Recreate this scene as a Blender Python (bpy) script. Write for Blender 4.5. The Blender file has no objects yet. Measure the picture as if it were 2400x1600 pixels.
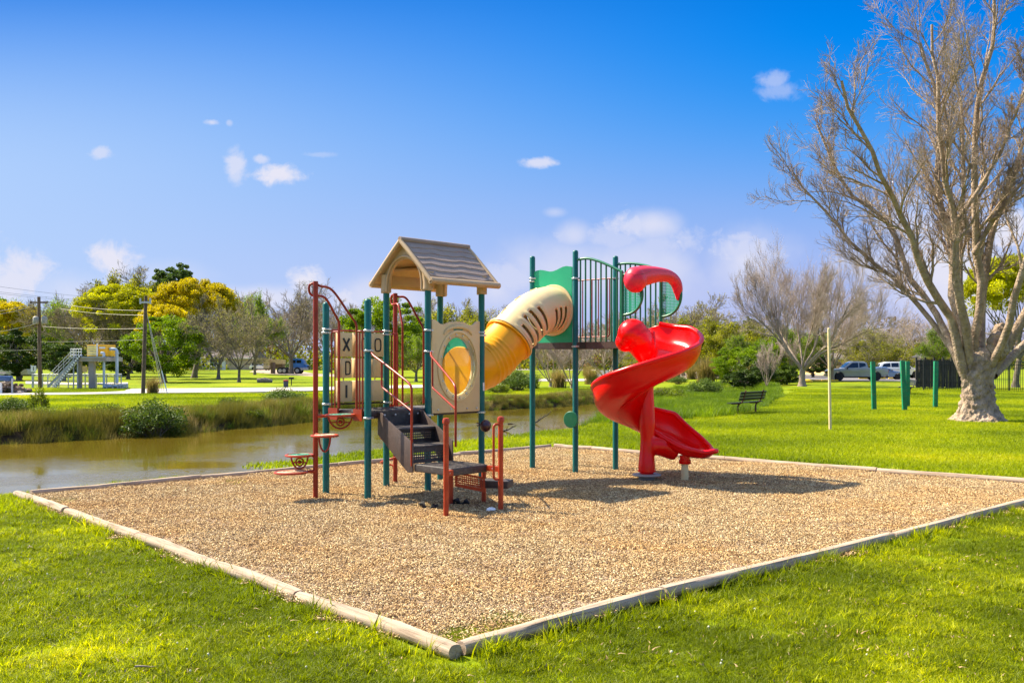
import bpy, bmesh, math, random
import numpy as np
from mathutils import Vector, Matrix

sc = bpy.context.scene
COL = sc.collection
R = math.radians
PI = math.pi

# ---------------------------------------------------------------- camera
CAMZ, F, HY = 2.0, 2300.0, 845.0
cam_d = bpy.data.cameras.new("camera")
cam = bpy.data.objects.new("camera", cam_d)
COL.objects.link(cam)
cam.location = (0, 0, CAMZ)
cam.rotation_euler = (R(90), 0, 0)
cam_d.sensor_width = 36.0
cam_d.lens = 36.0 * F / 2400.0
cam_d.shift_y = 0.019
cam_d.clip_end = 6000
cam_d.clip_start = 0.1
sc.camera = cam

# ---------------------------------------------------------------- view
sc.view_settings.view_transform = 'Standard'
sc.view_settings.look = 'None'
sc.view_settings.exposure = 1.58
sc.view_settings.gamma = 1.0
sc.view_settings.use_curve_mapping = False
sc.cycles.max_bounces = 6
sc.cycles.transparent_max_bounces = 12
sc.cycles.use_denoising = True

# ---------------------------------------------------------------- sun (from the left, a little behind the playground)
SUNDIR = Vector((-0.80, 0.36, 1.0)).normalized()
sl = bpy.data.lights.new("sun", 'SUN')
sl.energy = 4.2
sl.angle = R(0.53)
sl.color = (1.0, 0.90, 0.70)
so = bpy.data.objects.new("sun", sl)
COL.objects.link(so)
so.rotation_euler = SUNDIR.to_track_quat('Z', 'Y').to_euler()
so.location = SUNDIR * 60

# ---------------------------------------------------------------- world
world = bpy.data.worlds.new("World")
sc.world = world
world.use_nodes = True
nt = world.node_tree
for n in list(nt.nodes): nt.nodes.remove(n)
def N(tree, typ, **kw):
    n = tree.nodes.new(typ)
    for k, v in kw.items():
        if k.startswith('i_'):
            n.inputs[int(k[2:])].default_value = v
        else:
            setattr(n, k, v)
    return n
def build_world():
    L = nt.links.new
    sky = N(nt, 'ShaderNodeTexSky', sky_type='NISHITA', sun_disc=False)
    sky.sun_elevation = math.asin(SUNDIR.z)
    sky.sun_rotation = math.atan2(SUNDIR.x, SUNDIR.y)
    sky.air_density = 1.0; sky.dust_density = 0.6; sky.ozone_density = 2.2; sky.altitude = 0
    tc = N(nt, 'ShaderNodeTexCoord')
    sep = N(nt, 'ShaderNodeSeparateXYZ'); L(tc.outputs['Generated'], sep.inputs[0])
    ay = N(nt, 'ShaderNodeMath', operation='ABSOLUTE'); L(sep.outputs[1], ay.inputs[0])
    am = N(nt, 'ShaderNodeMath', operation='MAXIMUM', i_1=0.05); L(ay.outputs[0], am.inputs[0])
    u = N(nt, 'ShaderNodeMath', operation='DIVIDE'); L(sep.outputs[0], u.inputs[0]); L(am.outputs[0], u.inputs[1])
    v = N(nt, 'ShaderNodeMath', operation='DIVIDE'); L(sep.outputs[2], v.inputs[0]); L(am.outputs[0], v.inputs[1])
    uv = N(nt, 'ShaderNodeCombineXYZ'); L(u.outputs[0], uv.inputs[0]); L(v.outputs[0], uv.inputs[1])
    # graded air: deeper blue up high, pale lavender near the horizon
    hs = N(nt, 'ShaderNodeHueSaturation'); hs.inputs['Saturation'].default_value = SKY_SAT
    hs.inputs['Value'].default_value = 1.0; hs.inputs['Hue'].default_value = SKY_HUE
    L(sky.outputs[0], hs.inputs['Color'])
    gm = N(nt, 'ShaderNodeGamma'); gm.inputs[1].default_value = SKY_GAM
    L(hs.outputs[0], gm.inputs[0])
    # graded air in front of the lens; plain sky takes over higher up
    cr = N(nt, 'ShaderNodeValToRGB'); cr.color_ramp.interpolation = 'B_SPLINE'
    el = cr.color_ramp.elements
    while len(el) < len(GRAD): el.new(0.5)
    for i_, (p_, c_) in enumerate(GRAD):
        el[i_].position = p_; el[i_].color = (c_[0], c_[1], c_[2], 1)
    L(v.outputs[0], cr.inputs[0])
    k_ = 1.0 / (SKY_STR * 2 ** sc.view_settings.exposure)
    # paler towards the sun side (left)
    hx = N(nt, 'ShaderNodeMapRange', interpolation_type='SMOOTHSTEP'); hx.inputs[1].default_value = -0.70; hx.inputs[2].default_value = 0.36
    hx.inputs[3].default_value = 0.85; hx.inputs[4].default_value = 0.0
    L(u.outputs[0], hx.inputs[0])
    hv = N(nt, 'ShaderNodeMapRange', interpolation_type='SMOOTHSTEP')
    hv.inputs[1].default_value = 0.18; hv.inputs[2].default_value = 0.44; hv.inputs[3].default_value = 1.0; hv.inputs[4].default_value = 0.0
    L(v.outputs[0], hv.inputs[0])
    hxx = N(nt, 'ShaderNodeMath', operation='MULTIPLY'); L(hx.outputs[0], hxx.inputs[0]); L(hv.outputs[0], hxx.inputs[1])
    mixl = N(nt, 'ShaderNodeMix', data_type='RGBA'); L(hxx.outputs[0], mixl.inputs['Factor']); L(cr.outputs[0], mixl.inputs['A'])
    mixl.inputs['B'].default_value = (0.50, 0.68, 1.0, 1)
    sc_ = N(nt, 'ShaderNodeVectorMath', operation='SCALE'); L(mixl.outputs['Result'], sc_.inputs[0]); sc_.inputs['Scale'].default_value = k_
    wv = N(nt, 'ShaderNodeMapRange', interpolation_type='SMOOTHSTEP')
    wv.inputs[1].default_value = 0.42; wv.inputs[2].default_value = 1.1; wv.inputs[3].default_value = 1.0; wv.inputs[4].default_value = 0.15
    L(v.outputs[0], wv.inputs[0])
    mixh = N(nt, 'ShaderNodeMix', data_type='RGBA')
    L(wv.outputs[0], mixh.inputs['Factor']); L(gm.outputs[0], mixh.inputs['A']); L(sc_.outputs[0], mixh.inputs['B'])
    # clouds
    nz = N(nt, 'ShaderNodeTexNoise'); nz.inputs['Scale'].default_value = 34; nz.inputs['Detail'].default_value = 8
    nz.inputs['Roughness'].default_value = 0.66; nz.inputs['Distortion'].default_value = 0.35
    L(uv.outputs[0], nz.inputs['Vector'])
    nz2 = N(nt, 'ShaderNodeTexNoise'); nz2.inputs['Scale'].default_value = 7; nz2.inputs['Detail'].default_value = 6
    nz2.inputs['Roughness'].default_value = 0.55
    L(uv.outputs[0], nz2.inputs['Vector'])
    def group(blobs, noise, k, soft, grow, sg):
        last = None
        for (bx, by, rx, ry, st) in blobs:
            rx, ry, st = rx*grow, ry*grow, min(1, st*sg)
            a = N(nt, 'ShaderNodeVectorMath', operation='SUBTRACT')
            a.inputs[1].default_value = ((bx - 1200) / F, (HY - by) / F, 0); L(uv.outputs[0], a.inputs[0])
            b = N(nt, 'ShaderNodeVectorMath', operation='MULTIPLY')
            b.inputs[1].default_value = (F / rx, F / ry, 0); L(a.outputs[0], b.inputs[0])
            c = N(nt, 'ShaderNodeVectorMath', operation='LENGTH'); L(b.outputs[0], c.inputs[0])
            d = N(nt, 'ShaderNodeMapRange'); d.inputs[1].default_value = 0; d.inputs[2].default_value = 1.5
            d.inputs[3].default_value = 0.9; d.inputs[4].default_value = -0.6
            L(c.outputs['Value'], d.inputs[0])
            e = N(nt, 'ShaderNodeMath', operation='MULTIPLY_ADD'); L(noise.outputs[0], e.inputs[0])
            e.inputs[1].default_value = k; L(d.outputs[0], e.inputs[2])
            g = N(nt, 'ShaderNodeMapRange', interpolation_type='SMOOTHSTEP')
            g.inputs[1].default_value = k * 0.5; g.inputs[2].default_value = k * 0.5 + soft
            g.inputs[3].default_value = 0; g.inputs[4].default_value = st
            L(e.outputs[0], g.inputs[0])
            if last is None: last = g
            else:
                m = N(nt, 'ShaderNodeMath', operation='MAXIMUM'); L(last.outputs[0], m.inputs[0]); L(g.outputs[0], m.inputs[1]); last = m
        return last
    crisp = [(262,612,48,44,.95),(20,650,95,60,.75),(662,408,46,20,.9),(552,385,24,36,.62),(552,410,16,24,.5),(612,372,18,9,.55),
             (497,287,18,8,.6),(537,287,8,7,.35),(237,358,22,12,.5),(745,362,34,6,.22),(1268,381,40,12,.7),(1815,188,34,22,.38),(1835,212,50,22,.3),
             (718,660,40,34,.9),(815,700,40,26,.7),(1738,556,40,14,.5),(1590,566,14,9,.5),(2370,545,40,60,.9),(2240,600,60,90,.6),(1495,528,62,32,.62),(1440,560,90,26,.4),(1560,575,90,40,.42),(1745,590,80,42,.55),(1335,552,36,24,.42),(1190,650,80,40,.45),(2120,520,70,60,.6),(2080,620,110,50,.5),(1400,640,180,40,.35)]
    wispy = [(1530,525,75,42,.5),(1345,552,48,34,.4),(1300,497,26,12,.25),(1400,640,300,90,.45),(1750,610,120,90,.5),(2230,640,190,170,.6),
             (600,700,180,30,.5),(880,700,150,50,.4),(180,690,160,60,.35),(1160,680,70,70,.45),(350,640,150,40,.25)]
    g1 = group(crisp, nz, 2.0, 0.7, 1.6, 1.15)
    g2 = group(wispy, nz2, 1.6, 0.9, 1.45, 1.6)
    gg = N(nt, 'ShaderNodeMath', operation='MAXIMUM'); L(g1.outputs[0], gg.inputs[0]); L(g2.outputs[0], gg.inputs[1])
    # cloud only above the horizon
    up = N(nt, 'ShaderNodeMapRange'); up.inputs[1].default_value = 0.0; up.inputs[2].default_value = 0.03; L(sep.outputs[2], up.inputs[0])
    ca = N(nt, 'ShaderNodeMath', operation='MULTIPLY'); L(gg.outputs[0], ca.inputs[0]); L(up.outputs[0], ca.inputs[1])
    mixc = N(nt, 'ShaderNodeMix', data_type='RGBA'); L(ca.outputs[0], mixc.inputs['Factor']); L(mixh.outputs['Result'], mixc.inputs['A'])
    mixc.inputs['B'].default_value = tuple(c * k_ for c in CLOUD) + (1,)
    bg = N(nt, 'ShaderNodeBackground'); bg.inputs[1].default_value = SKY_STR
    L(mixc.outputs['Result'], bg.inputs[0])
    out = N(nt, 'ShaderNodeOutputWorld'); L(bg.outputs[0], out.inputs[0])
SKY_STR = 0.15
SKY_SAT, SKY_HUE, SKY_GAM = 0.85, 0.5, 1.0
GRAD = [(0.0, (0.56, 0.58, 0.88)), (0.08, (0.44, 0.53, 0.90)), (0.16, (0.22, 0.44, 0.92)), (0.23, (0.06, 0.35, 0.93)), (0.30, (0.0, 0.27, 0.90)), (0.36, (0.0, 0.235, 0.86)), (0.5, (0.0, 0.16, 0.68)), (1.0, (0.02, 0.12, 0.5))]
CLOUD = (0.80, 0.80, 0.93)
build_world()

# ---------------------------------------------------------------- helpers
def gp(x, y, z=0.0):
    "a point on the level z seen at photograph pixel x, y"
    d = F * (CAMZ - z) / (y - HY)
    return ((x - 1200) * d / F, d)
def zp(y, Y): return CAMZ - (y - HY) * Y / F
def xp(x, Y): return (x - 1200) * Y / F
def P(x, y, Y): return Vector((xp(x, Y), Y, zp(y, Y)))

def props(o, label=None, cat=None, group=None, kind=None):
    if label: o['label'] = label
    if cat: o['category'] = cat
    if group: o['group'] = group
    if kind: o['kind'] = kind
    return o
def thing(name, label, cat, loc=(0, 0, 0), rz=0.0, group=None):
    o = bpy.data.objects.new(name, None); COL.objects.link(o)
    o.empty_display_size = 0.2
    o.location = loc; o.rotation_euler = (0, 0, rz)
    return props(o, label, cat, group)
def root_of(o):
    v = Vector((0, 0, 0))
    while o is not None:
        v += o.location; o = o.parent
    return v
def link(name, me, parent=None, loc=None, rot=None, scale=None, mat=None, world=True):
    o = bpy.data.objects.new(name, me); COL.objects.link(o)
    if mat is not None and len(me.materials) == 0: me.materials.append(mat)
    if parent is not None: o.parent = parent
    if loc is not None:
        o.location = Vector(loc) - (root_of(parent) if (parent and world) else Vector((0, 0, 0)))
    if rot is not None: o.rotation_euler = rot
    if scale is not None: o.scale = scale
    return o
def copy_tree(o, parent=None):
    c = o.copy(); COL.objects.link(c)
    if parent is not None: c.parent = parent
    for ch in list(o.children): copy_tree(ch, c)
    return c

def arrays_mesh(name, V, Fc, smooth=False, mats=None, midx=None):
    "V (n,3); Fc list of arrays (m,k)"
    me = bpy.data.meshes.new(name)
    V = np.asarray(V, dtype=np.float32)
    if isinstance(Fc, np.ndarray): Fc = [Fc]
    loops = np.concatenate([f.reshape(-1) for f in Fc]).astype(np.int32)
    tot = np.concatenate([np.full(len(f), f.shape[1], dtype=np.int32) for f in Fc])
    st = np.concatenate([[0], np.cumsum(tot)[:-1]]).astype(np.int32)
    me.vertices.add(len(V)); me.vertices.foreach_set('co', V.reshape(-1))
    me.loops.add(len(loops)); me.loops.foreach_set('vertex_index', loops)
    me.polygons.add(len(tot)); me.polygons.foreach_set('loop_start', st); me.polygons.foreach_set('loop_total', tot)
    if midx is not None: me.polygons.foreach_set('material_index', np.asarray(midx, dtype=np.int32))
    if smooth: me.polygons.foreach_set('use_smooth', np.ones(len(tot), dtype=bool))
    for m in (mats or []): me.materials.append(m)
    me.update(calc_edges=True)
    return me

class MB:
    "collects simple shapes and links them as one mesh object; coordinates are world coordinates"
    def __init__(s): s.v = []; s.f = []
    def add(s, vs, fs):
        o = len(s.v); s.v += [tuple(v) for v in vs]; s.f += [tuple(i + o for i in f) for f in fs]; return s
    def box(s, c, size, rz=0.0, rx=0.0, ry=0.0):
        hx, hy, hz = size[0] / 2, size[1] / 2, size[2] / 2
        m = Matrix.Translation(Vector(c)) @ Matrix.Rotation(rz, 4, 'Z') @ Matrix.Rotation(ry, 4, 'Y') @ Matrix.Rotation(rx, 4, 'X')
        vs = [m @ Vector((x, y, z)) for z in (-hz, hz) for y in (-hy, hy) for x in (-hx, hx)]
        return s.add(vs, [(0, 2, 3, 1), (4, 5, 7, 6), (0, 1, 5, 4), (2, 6, 7, 3), (0, 4, 6, 2), (1, 3, 7, 5)])
    def beam(s, a, b, w, h, up=(0, 0, 1)):
        a = Vector(a); b = Vector(b); t = (b - a).normalized()
        up = Vector(up); n = t.cross(up)
        if n.length < 1e-4: n = t.cross(Vector((1, 0, 0)))
        n.normalize(); u = n.cross(t).normalized()
        vs = []
        for p in (a, b):
            for (i, j) in ((-1, -1), (1, -1), (1, 1), (-1, 1)):
                vs.append(p + n * (i * w / 2) + u * (j * h / 2))
        return s.add(vs, [(0, 1, 2, 3)[::-1], (4, 5, 6, 7), (0, 1, 5, 4), (1, 2, 6, 5), (2, 3, 7, 6), (3, 0, 4, 7)])
    def tube(s, pts, r, n=10, closed=False, cap=True, sy=1.0, upv=None):
        pts = [Vector(p) for p in pts]; k = len(pts)
        rr = r if isinstance(r, (list, tuple)) else [r] * k
        rings = []; nrm = None
        for i in range(k):
            if closed: t = pts[(i + 1) % k] - pts[i - 1]
            else: t = pts[min(i + 1, k - 1)] - pts[max(i - 1, 0)]
            if t.length < 1e-9: t = Vector((0, 0, 1))
            t.normalize()
            if upv is not None:
                nrm = (Vector(upv) - t * t.dot(Vector(upv)))
            elif nrm is None:
                ref = Vector((0, 0, 1)) if abs(t.z) < 0.9 else Vector((1, 0, 0))
                nrm = ref - t * t.dot(ref)
            else:
                nrm = nrm - t * t.dot(nrm)
            nrm.normalize(); b = t.cross(nrm)
            rings.append([pts[i] + (nrm * math.cos(2 * PI * j / n) * sy + b * math.sin(2 * PI * j / n)) * rr[i] for j in range(n)])
        vs = [v for rg in rings for v in rg]; fs = []
        for i in range(k if closed else k - 1):
            a = i * n; c = ((i + 1) % k) * n
            for j in range(n):
                fs.append((a + j, a + (j + 1) % n, c + (j + 1) % n, c + j))
        if cap and not closed:
            fs.append(tuple(range(n))[::-1]); fs.append(tuple((k - 1) * n + j for j in range(n)))
        return s.add(vs, fs)
    def cyl(s, c, r, h, n=18, axis='Z', r2=None):
        c = Vector(c); d = {'X': Vector((h, 0, 0)), 'Y': Vector((0, h, 0)), 'Z': Vector((0, 0, h))}[axis] if isinstance(axis, str) else Vector(axis).normalized() * h
        return s.tube([c, c + d], [r, r if r2 is None else r2], n)
    def lathe(s, c, prof, n=20, axis=None):
        "profile (r, h) along z from c, or along axis"
        c = Vector(c); q = Matrix.Identity(3) if axis is None else Vector(axis).to_track_quat('Z', 'Y').to_matrix()
        vs = []; fs = []
        for (r, h) in prof:
            for j in range(n):
                a = 2 * PI * j / n
                vs.append(c + q @ Vector((r * math.cos(a), r * math.sin(a), h)))
        k = len(prof)
        for i in range(k - 1):
            for j in range(n):
                fs.append((i * n + j, i * n + (j + 1) % n, (i + 1) * n + (j + 1) % n, (i + 1) * n + j))
        fs.append(tuple(range(n))[::-1]); fs.append(tuple((k - 1) * n + j for j in range(n)))
        return s.add(vs, fs)
    def sphere(s, c, r, nu=16, nv=10, scale=(1, 1, 1), rz=0.0):
        c = Vector(c); vs = []; fs = []; m = Matrix.Rotation(rz, 3, 'Z')
        for i in range(nv + 1):
            ph = PI * i / nv
            for j in range(nu):
                a = 2 * PI * j / nu
                vs.append(c + m @ Vector((r * math.sin(ph) * math.cos(a) * scale[0], r * math.sin(ph) * math.sin(a) * scale[1], r * math.cos(ph) * scale[2])))
        for i in range(nv):
            for j in range(nu):
                q = (i * nu + j, (i + 1) * nu + j, (i + 1) * nu + (j + 1) % nu, i * nu + (j + 1) % nu)
                fs.append(q)
        return s.add(vs, fs)
    def prism(s, poly, vec):
        "poly: list of 3d points (planar), extruded by vec"
        poly = [Vector(p) for p in poly]; vec = Vector(vec); n = len(poly)
        vs = poly + [p + vec for p in poly]
        fs = [tuple(range(n))[::-1], tuple(range(n, 2 * n))]
        for i in range(n): fs.append((i, (i + 1) % n, n + (i + 1) % n, n + i))
        return s.add(vs, fs)
    def mesh(s, name='m', smooth=False, bevel=0.0, off=(0, 0, 0), mat=None, fix=True, seg=2, autos=None):
        me = bpy.data.meshes.new(name)
        me.from_pydata([(v[0] - off[0], v[1] - off[1], v[2] - off[2]) for v in s.v], [], s.f)
        bm = bmesh.new(); bm.from_mesh(me)
        if fix: 
            bmesh.ops.remove_doubles(bm, verts=bm.verts, dist=1e-6)
            bmesh.ops.recalc_face_normals(bm, faces=bm.faces)
        if bevel > 0:
            es = [e for e in bm.edges if len(e.link_faces) == 2 and e.calc_face_angle(0) > R(28)]
            bmesh.ops.bevel(bm, geom=es, offset=bevel, segments=seg, affect='EDGES', profile=0.6, clamp_overlap=True)
        if smooth or bevel > 0:
            for f in bm.faces: f.smooth = True
            lim = R(40)
            for e in bm.edges:
                if len(e.link_faces) == 2 and e.calc_face_angle(0) > lim: e.smooth = False
        bm.to_mesh(me); bm.free()
        if mat is not None: me.materials.append(mat)
        return me
    def build(s, name, mat, parent=None, smooth=False, bevel=0.0, seg=2, mods=None):
        off = root_of(parent) if parent is not None else Vector((0, 0, 0))
        me = s.mesh(name, smooth, bevel, off, mat, seg=seg)
        o = bpy.data.objects.new(name, me); COL.objects.link(o)
        if parent is not None: o.parent = parent
        return o

def fillet(pts, rad, seg=6):
    pts = [Vector(p) for p in pts]; out = [pts[0]]
    for i in range(1, len(pts) - 1):
        a, b, c = pts[i - 1], pts[i], pts[i + 1]
        u = (a - b); v = (c - b)
        r = min(rad, u.length * 0.48, v.length * 0.48)
        p0 = b + u.normalized() * r; p1 = b + v.normalized() * r
        for k in range(seg + 1):
            t = k / seg
            out.append(p0 * (1 - t) ** 2 + b * 2 * t * (1 - t) + p1 * t * t)
    out.append(pts[-1]); return out
def catmull(pts, n=6):
    pts = [Vector(p) for p in pts]; q = [2 * pts[0] - pts[1]] + pts + [2 * pts[-1] - pts[-2]]; out = []
    for i in range(1, len(q) - 2):
        for k in range(n):
            t = k / n; a, b, c, d = q[i - 1], q[i], q[i + 1], q[i + 2]
            out.append(0.5 * ((2 * b) + (c - a) * t + (2 * a - 5 * b + 4 * c - d) * t * t + (3 * b - a - 3 * c + d) * t ** 3))
    out.append(pts[-1]); return out
def interp(xs, ys, x): return float(np.interp(x, xs, ys))

# polygons in numpy
def inside(poly, X, Y):
    poly = np.asarray(poly); r = np.zeros(X.shape, bool); j = len(poly) - 1
    for i in range(len(poly)):
        xi, yi = poly[i]; xj, yj = poly[j]
        c = ((yi > Y) != (yj > Y)) & (X < (xj - xi) * (Y - yi) / (yj - yi + 1e-12) + xi)
        r ^= c; j = i
    return r
def sdist(poly, X, Y):
    "positive inside"
    poly = np.asarray(poly, float); d = np.full(X.shape, 1e9); n = len(poly)
    for i in range(n):
        a = poly[i]; b = poly[(i + 1) % n]; ab = b - a
        t = np.clip(((X - a[0]) * ab[0] + (Y - a[1]) * ab[1]) / (ab @ ab), 0, 1)
        d = np.minimum(d, np.hypot(X - a[0] - t * ab[0], Y - a[1] - t * ab[1]))
    return np.where(inside(poly, X, Y), d, -d)
def snoise(X, Y, s, seed=0):
    "cheap smooth noise from a few sines"
    r = np.random.RandomState(seed); o = 0
    for k in range(6):
        a = r.uniform(0, 2 * PI); f = s * r.uniform(0.6, 1.7); ph = r.uniform(0, 2 * PI)
        o = o + np.sin((X * math.cos(a) + Y * math.sin(a)) * f + ph)
    return o / 6

# ---------------------------------------------------------------- materials
def newmat(name):
    m = bpy.data.materials.new(name); m.use_nodes = True
    t = m.node_tree
    for n in list(t.nodes): t.nodes.remove(n)
    out = N(t, 'ShaderNodeOutputMaterial')
    return m, t, out
def pm(name, col, rough=0.5, var=0.12, scale=6.0, bump=0.0, bscale=60.0, metal=0.0, bdist=.01, coat=0.0, col2=None, spec=0.5, dirt=None, dirt_amt=0.3, island=0.0, trans=0.0):
    m, t, out = newmat(name); L = t.links.new
    b = N(t, 'ShaderNodeBsdfPrincipled')
    b.inputs['Roughness'].default_value = rough; b.inputs['Metallic'].default_value = metal
    b.inputs['Coat Weight'].default_value = coat; b.inputs['Specular IOR Level'].default_value = spec
    geo = N(t, 'ShaderNodeNewGeometry')
    nz = N(t, 'ShaderNodeTexNoise'); nz.inputs['Scale'].default_value = scale; nz.inputs['Detail'].default_value = 5
    L(geo.outputs['Position'], nz.inputs['Vector'])
    c1 = tuple(max(0, c * (1 - var)) for c in col); c2 = tuple(min(1, c * (1 + var)) for c in col) if col2 is None else col2
    mx = N(t, 'ShaderNodeMix', data_type='RGBA'); mx.inputs['A'].default_value = (*c1, 1); mx.inputs['B'].default_value = (*c2, 1)
    mr = N(t, 'ShaderNodeMapRange'); mr.inputs[1].default_value = 0.3; mr.inputs[2].default_value = 0.7
    L(nz.outputs[0], mr.inputs[0]); L(mr.outputs[0], mx.inputs['Factor']); last = mx.outputs['Result']
    if island > 0:
        mi = N(t, 'ShaderNodeMapRange'); mi.inputs[3].default_value = 1 - island; mi.inputs[4].default_value = 1 + island
        L(geo.outputs['Random Per Island'], mi.inputs[0])
        mm = N(t, 'ShaderNodeMix', data_type='RGBA', blend_type='MULTIPLY'); mm.inputs['Factor'].default_value = 1
        L(last, mm.inputs['A']); cb = N(t, 'ShaderNodeCombineColor'); 
        for i in range(3): L(mi.outputs[0], cb.inputs[i])
        L(cb.outputs[0], mm.inputs['B']); last = mm.outputs['Result']
    if dirt is not None:
        n2 = N(t, 'ShaderNodeTexNoise'); n2.inputs['Scale'].default_value = scale * 2.3; n2.inputs['Detail'].default_value = 8; n2.inputs['Roughness'].default_value = 0.7
        L(geo.outputs['Position'], n2.inputs['Vector'])
        m2 = N(t, 'ShaderNodeMapRange'); m2.inputs[1].default_value = 0.52; m2.inputs[2].default_value = 0.72; m2.inputs[4].default_value = dirt_amt
        L(n2.outputs[0], m2.inputs[0])
        md = N(t, 'ShaderNodeMix', data_type='RGBA'); L(m2.outputs[0], md.inputs['Factor']); L(last, md.inputs['A']); md.inputs['B'].default_value = (*dirt, 1)
        last = md.outputs['Result']
    L(last, b.inputs['Base Color'])
    if bump > 0:
        n3 = N(t, 'ShaderNodeTexNoise'); n3.inputs['Scale'].default_value = bscale; n3.inputs['Detail'].default_value = 4
        L(geo.outputs['Position'], n3.inputs['Vector'])
        bp = N(t, 'ShaderNodeBump'); bp.inputs['Strength'].default_value = bump; bp.inputs['Distance'].default_value = bdist
        L(n3.outputs[0], bp.inputs['Height']); L(bp.outputs[0], b.inputs['Normal'])
    L(b.outputs[0], out.inputs[0])
    return m
def leafmat(name, cols, rough=0.6, transl=0.35, island=0.35, pscale=0.6, tcol=None):
    "foliage: colour mixed from large noise and per-leaf randomness, with some light passing through"
    m, t, out = newmat(name); L = t.links.new
    geo = N(t, 'ShaderNodeNewGeometry'); oi = N(t, 'ShaderNodeObjectInfo')
    nz = N(t, 'ShaderNodeTexNoise'); nz.inputs['Scale'].default_value = pscale; nz.inputs['Detail'].default_value = 3
    L(geo.outputs['Position'], nz.inputs['Vector'])
    a = N(t, 'ShaderNodeMath', operation='MULTIPLY_ADD'); L(geo.outputs['Random Per Island'], a.inputs[0]); a.inputs[1].default_value = island
    s = N(t, 'ShaderNodeMath', operation='SUBTRACT'); L(nz.outputs[0], s.inputs[0]); s.inputs[1].default_value = island / 2
    st = N(t, 'ShaderNodeMapRange'); st.inputs[1].default_value = 0.30; st.inputs[2].default_value = 0.70; L(s.outputs[0], st.inputs[0])
    st.clamp = False
    L(st.outputs[0], a.inputs[2])
    cr = N(t, 'ShaderNodeValToRGB'); L(a.outputs[0], cr.inputs[0])
    el = cr.color_ramp.elements
    while len(el) < len(cols): el.new(0.5)
    for i, c in enumerate(cols):
        el[i].position = i / (len(cols) - 1); el[i].color = (*c, 1)
    hv = N(t, 'ShaderNodeHueSaturation'); L(cr.outputs[0], hv.inputs['Color'])
    vr = N(t, 'ShaderNodeMapRange'); vr.inputs[3].default_value = 0.86; vr.inputs[4].default_value = 1.14; L(oi.outputs['Random'], vr.inputs[0]); L(vr.outputs[0], hv.inputs['Value'])
    b = N(t, 'ShaderNodeBsdfPrincipled'); b.inputs['Roughness'].default_value = rough; b.inputs['Specular IOR Level'].default_value = 0.25
    L(hv.outputs[0], b.inputs['Base Color'])
    if transl > 0:
        tr = N(t, 'ShaderNodeBsdfTranslucent'); 
        hs = N(t, 'ShaderNodeHueSaturation'); hs.inputs['Value'].default_value = 1.5; hs.inputs['Saturation'].default_value = 1.1
        L(hv.outputs[0], hs.inputs['Color']); L(hs.outputs[0], tr.inputs[0])
        ms = N(t, 'ShaderNodeMixShader'); ms.inputs[0].default_value = transl
        L(b.outputs[0], ms.inputs[1]); L(tr.outputs[0], ms.inputs[2]); L(ms.outputs[0], out.inputs[0])
    else: L(b.outputs[0], out.inputs[0])
    return m

M = {}
M['post'] = pm('post_teal', (0.002, 0.115, 0.105), 0.38, 0.10, 3, spec=.35, bump=0.1, bscale=220, dirt=(0.10, 0.17, 0.16), dirt_amt=0.30)
M['green'] = pm('green_paint', (0.004, 0.135, 0.055), 0.38, 0.12, 4, coat=0.15, dirt=(0.10, 0.22, 0.12), dirt_amt=.25)
M['green_panel'] = pm('green_plastic', (0.0, 0.34, 0.15), 0.5, 0.05, 3, bump=0.12, bscale=300, dirt=(0.12, 0.34, 0.22), dirt_amt=.3)
M['redbrown'] = pm('redbrown_paint', (0.27, 0.020, 0.006), 0.33, 0.2, 5, spec=.35, dirt=(0.36, 0.09, 0.03), dirt_amt=.3)
M['orange_red'] = pm('orange_red_paint', (0.36, 0.038, 0.008), 0.38, 0.2, 5, spec=.35, dirt=(0.46, 0.14, 0.05), dirt_amt=.35)
M['tan'] = pm('tan_plastic', (0.70, 0.50, 0.235), 0.5, 0.06, 2.2, bump=0.10, bscale=260, dirt=(0.36, 0.25, 0.12), dirt_amt=.35)
M['beige'] = pm('beige_plastic', (0.70, 0.54, 0.27), 0.42, 0.06, 1.8, bump=0.10, bscale=260, dirt=(0.50, 0.36, 0.17), dirt_amt=.4)
M['roof'] = pm('roof_plastic', (0.29, 0.205, 0.16), 0.62, 0.10, 5, bump=0.5, bscale=240, dirt=(0.24, 0.17, 0.12), dirt_amt=.5)
M['rooftrim'] = pm('roof_trim_plastic', (0.47, 0.315, 0.17), 0.5, 0.08, 2.5, bump=0.15, bscale=260, dirt=(0.27, 0.18, 0.10), dirt_amt=.4)
M['yellow'] = pm('yellow_plastic', (0.85, 0.37, 0.0), 0.35, 0.05, 1.5, spec=.35, dirt=(0.55, 0.18, 0.01), dirt_amt=.45)
M['orange'] = pm('orange_plastic', (0.82, 0.20, 0.0), 0.35, 0.05, 1.5, coat=0.2)
M['red'] = pm('red_plastic', (0.78, 0.0, 0.0), 0.26, 0.06, 1.6, coat=0.0, spec=.35, bump=0.06, bscale=180, dirt=(0.42, 0.01, 0.008), dirt_amt=.35)
M['rimred'] = pm('worn_pinkish_red_rim', (0.52, 0.004, 0.03), 0.30, 0.10, 3.0, spec=.5)
M['fadedred'] = pm('sun_faded_red_plastic', (0.72, 0.02, 0.05), 0.36, 0.10, 2.0, coat=0.0, spec=.4, bump=0.06, bscale=180, dirt=(0.55, 0.01, 0.02), dirt_amt=.6)
M['deck'] = pm('deck_vinyl', (0.040, 0.030, 0.025), 0.55, 0.25, 8, bump=0.5, bscale=150, dirt=(0.15, 0.12, 0.09), dirt_amt=.55)
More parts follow.
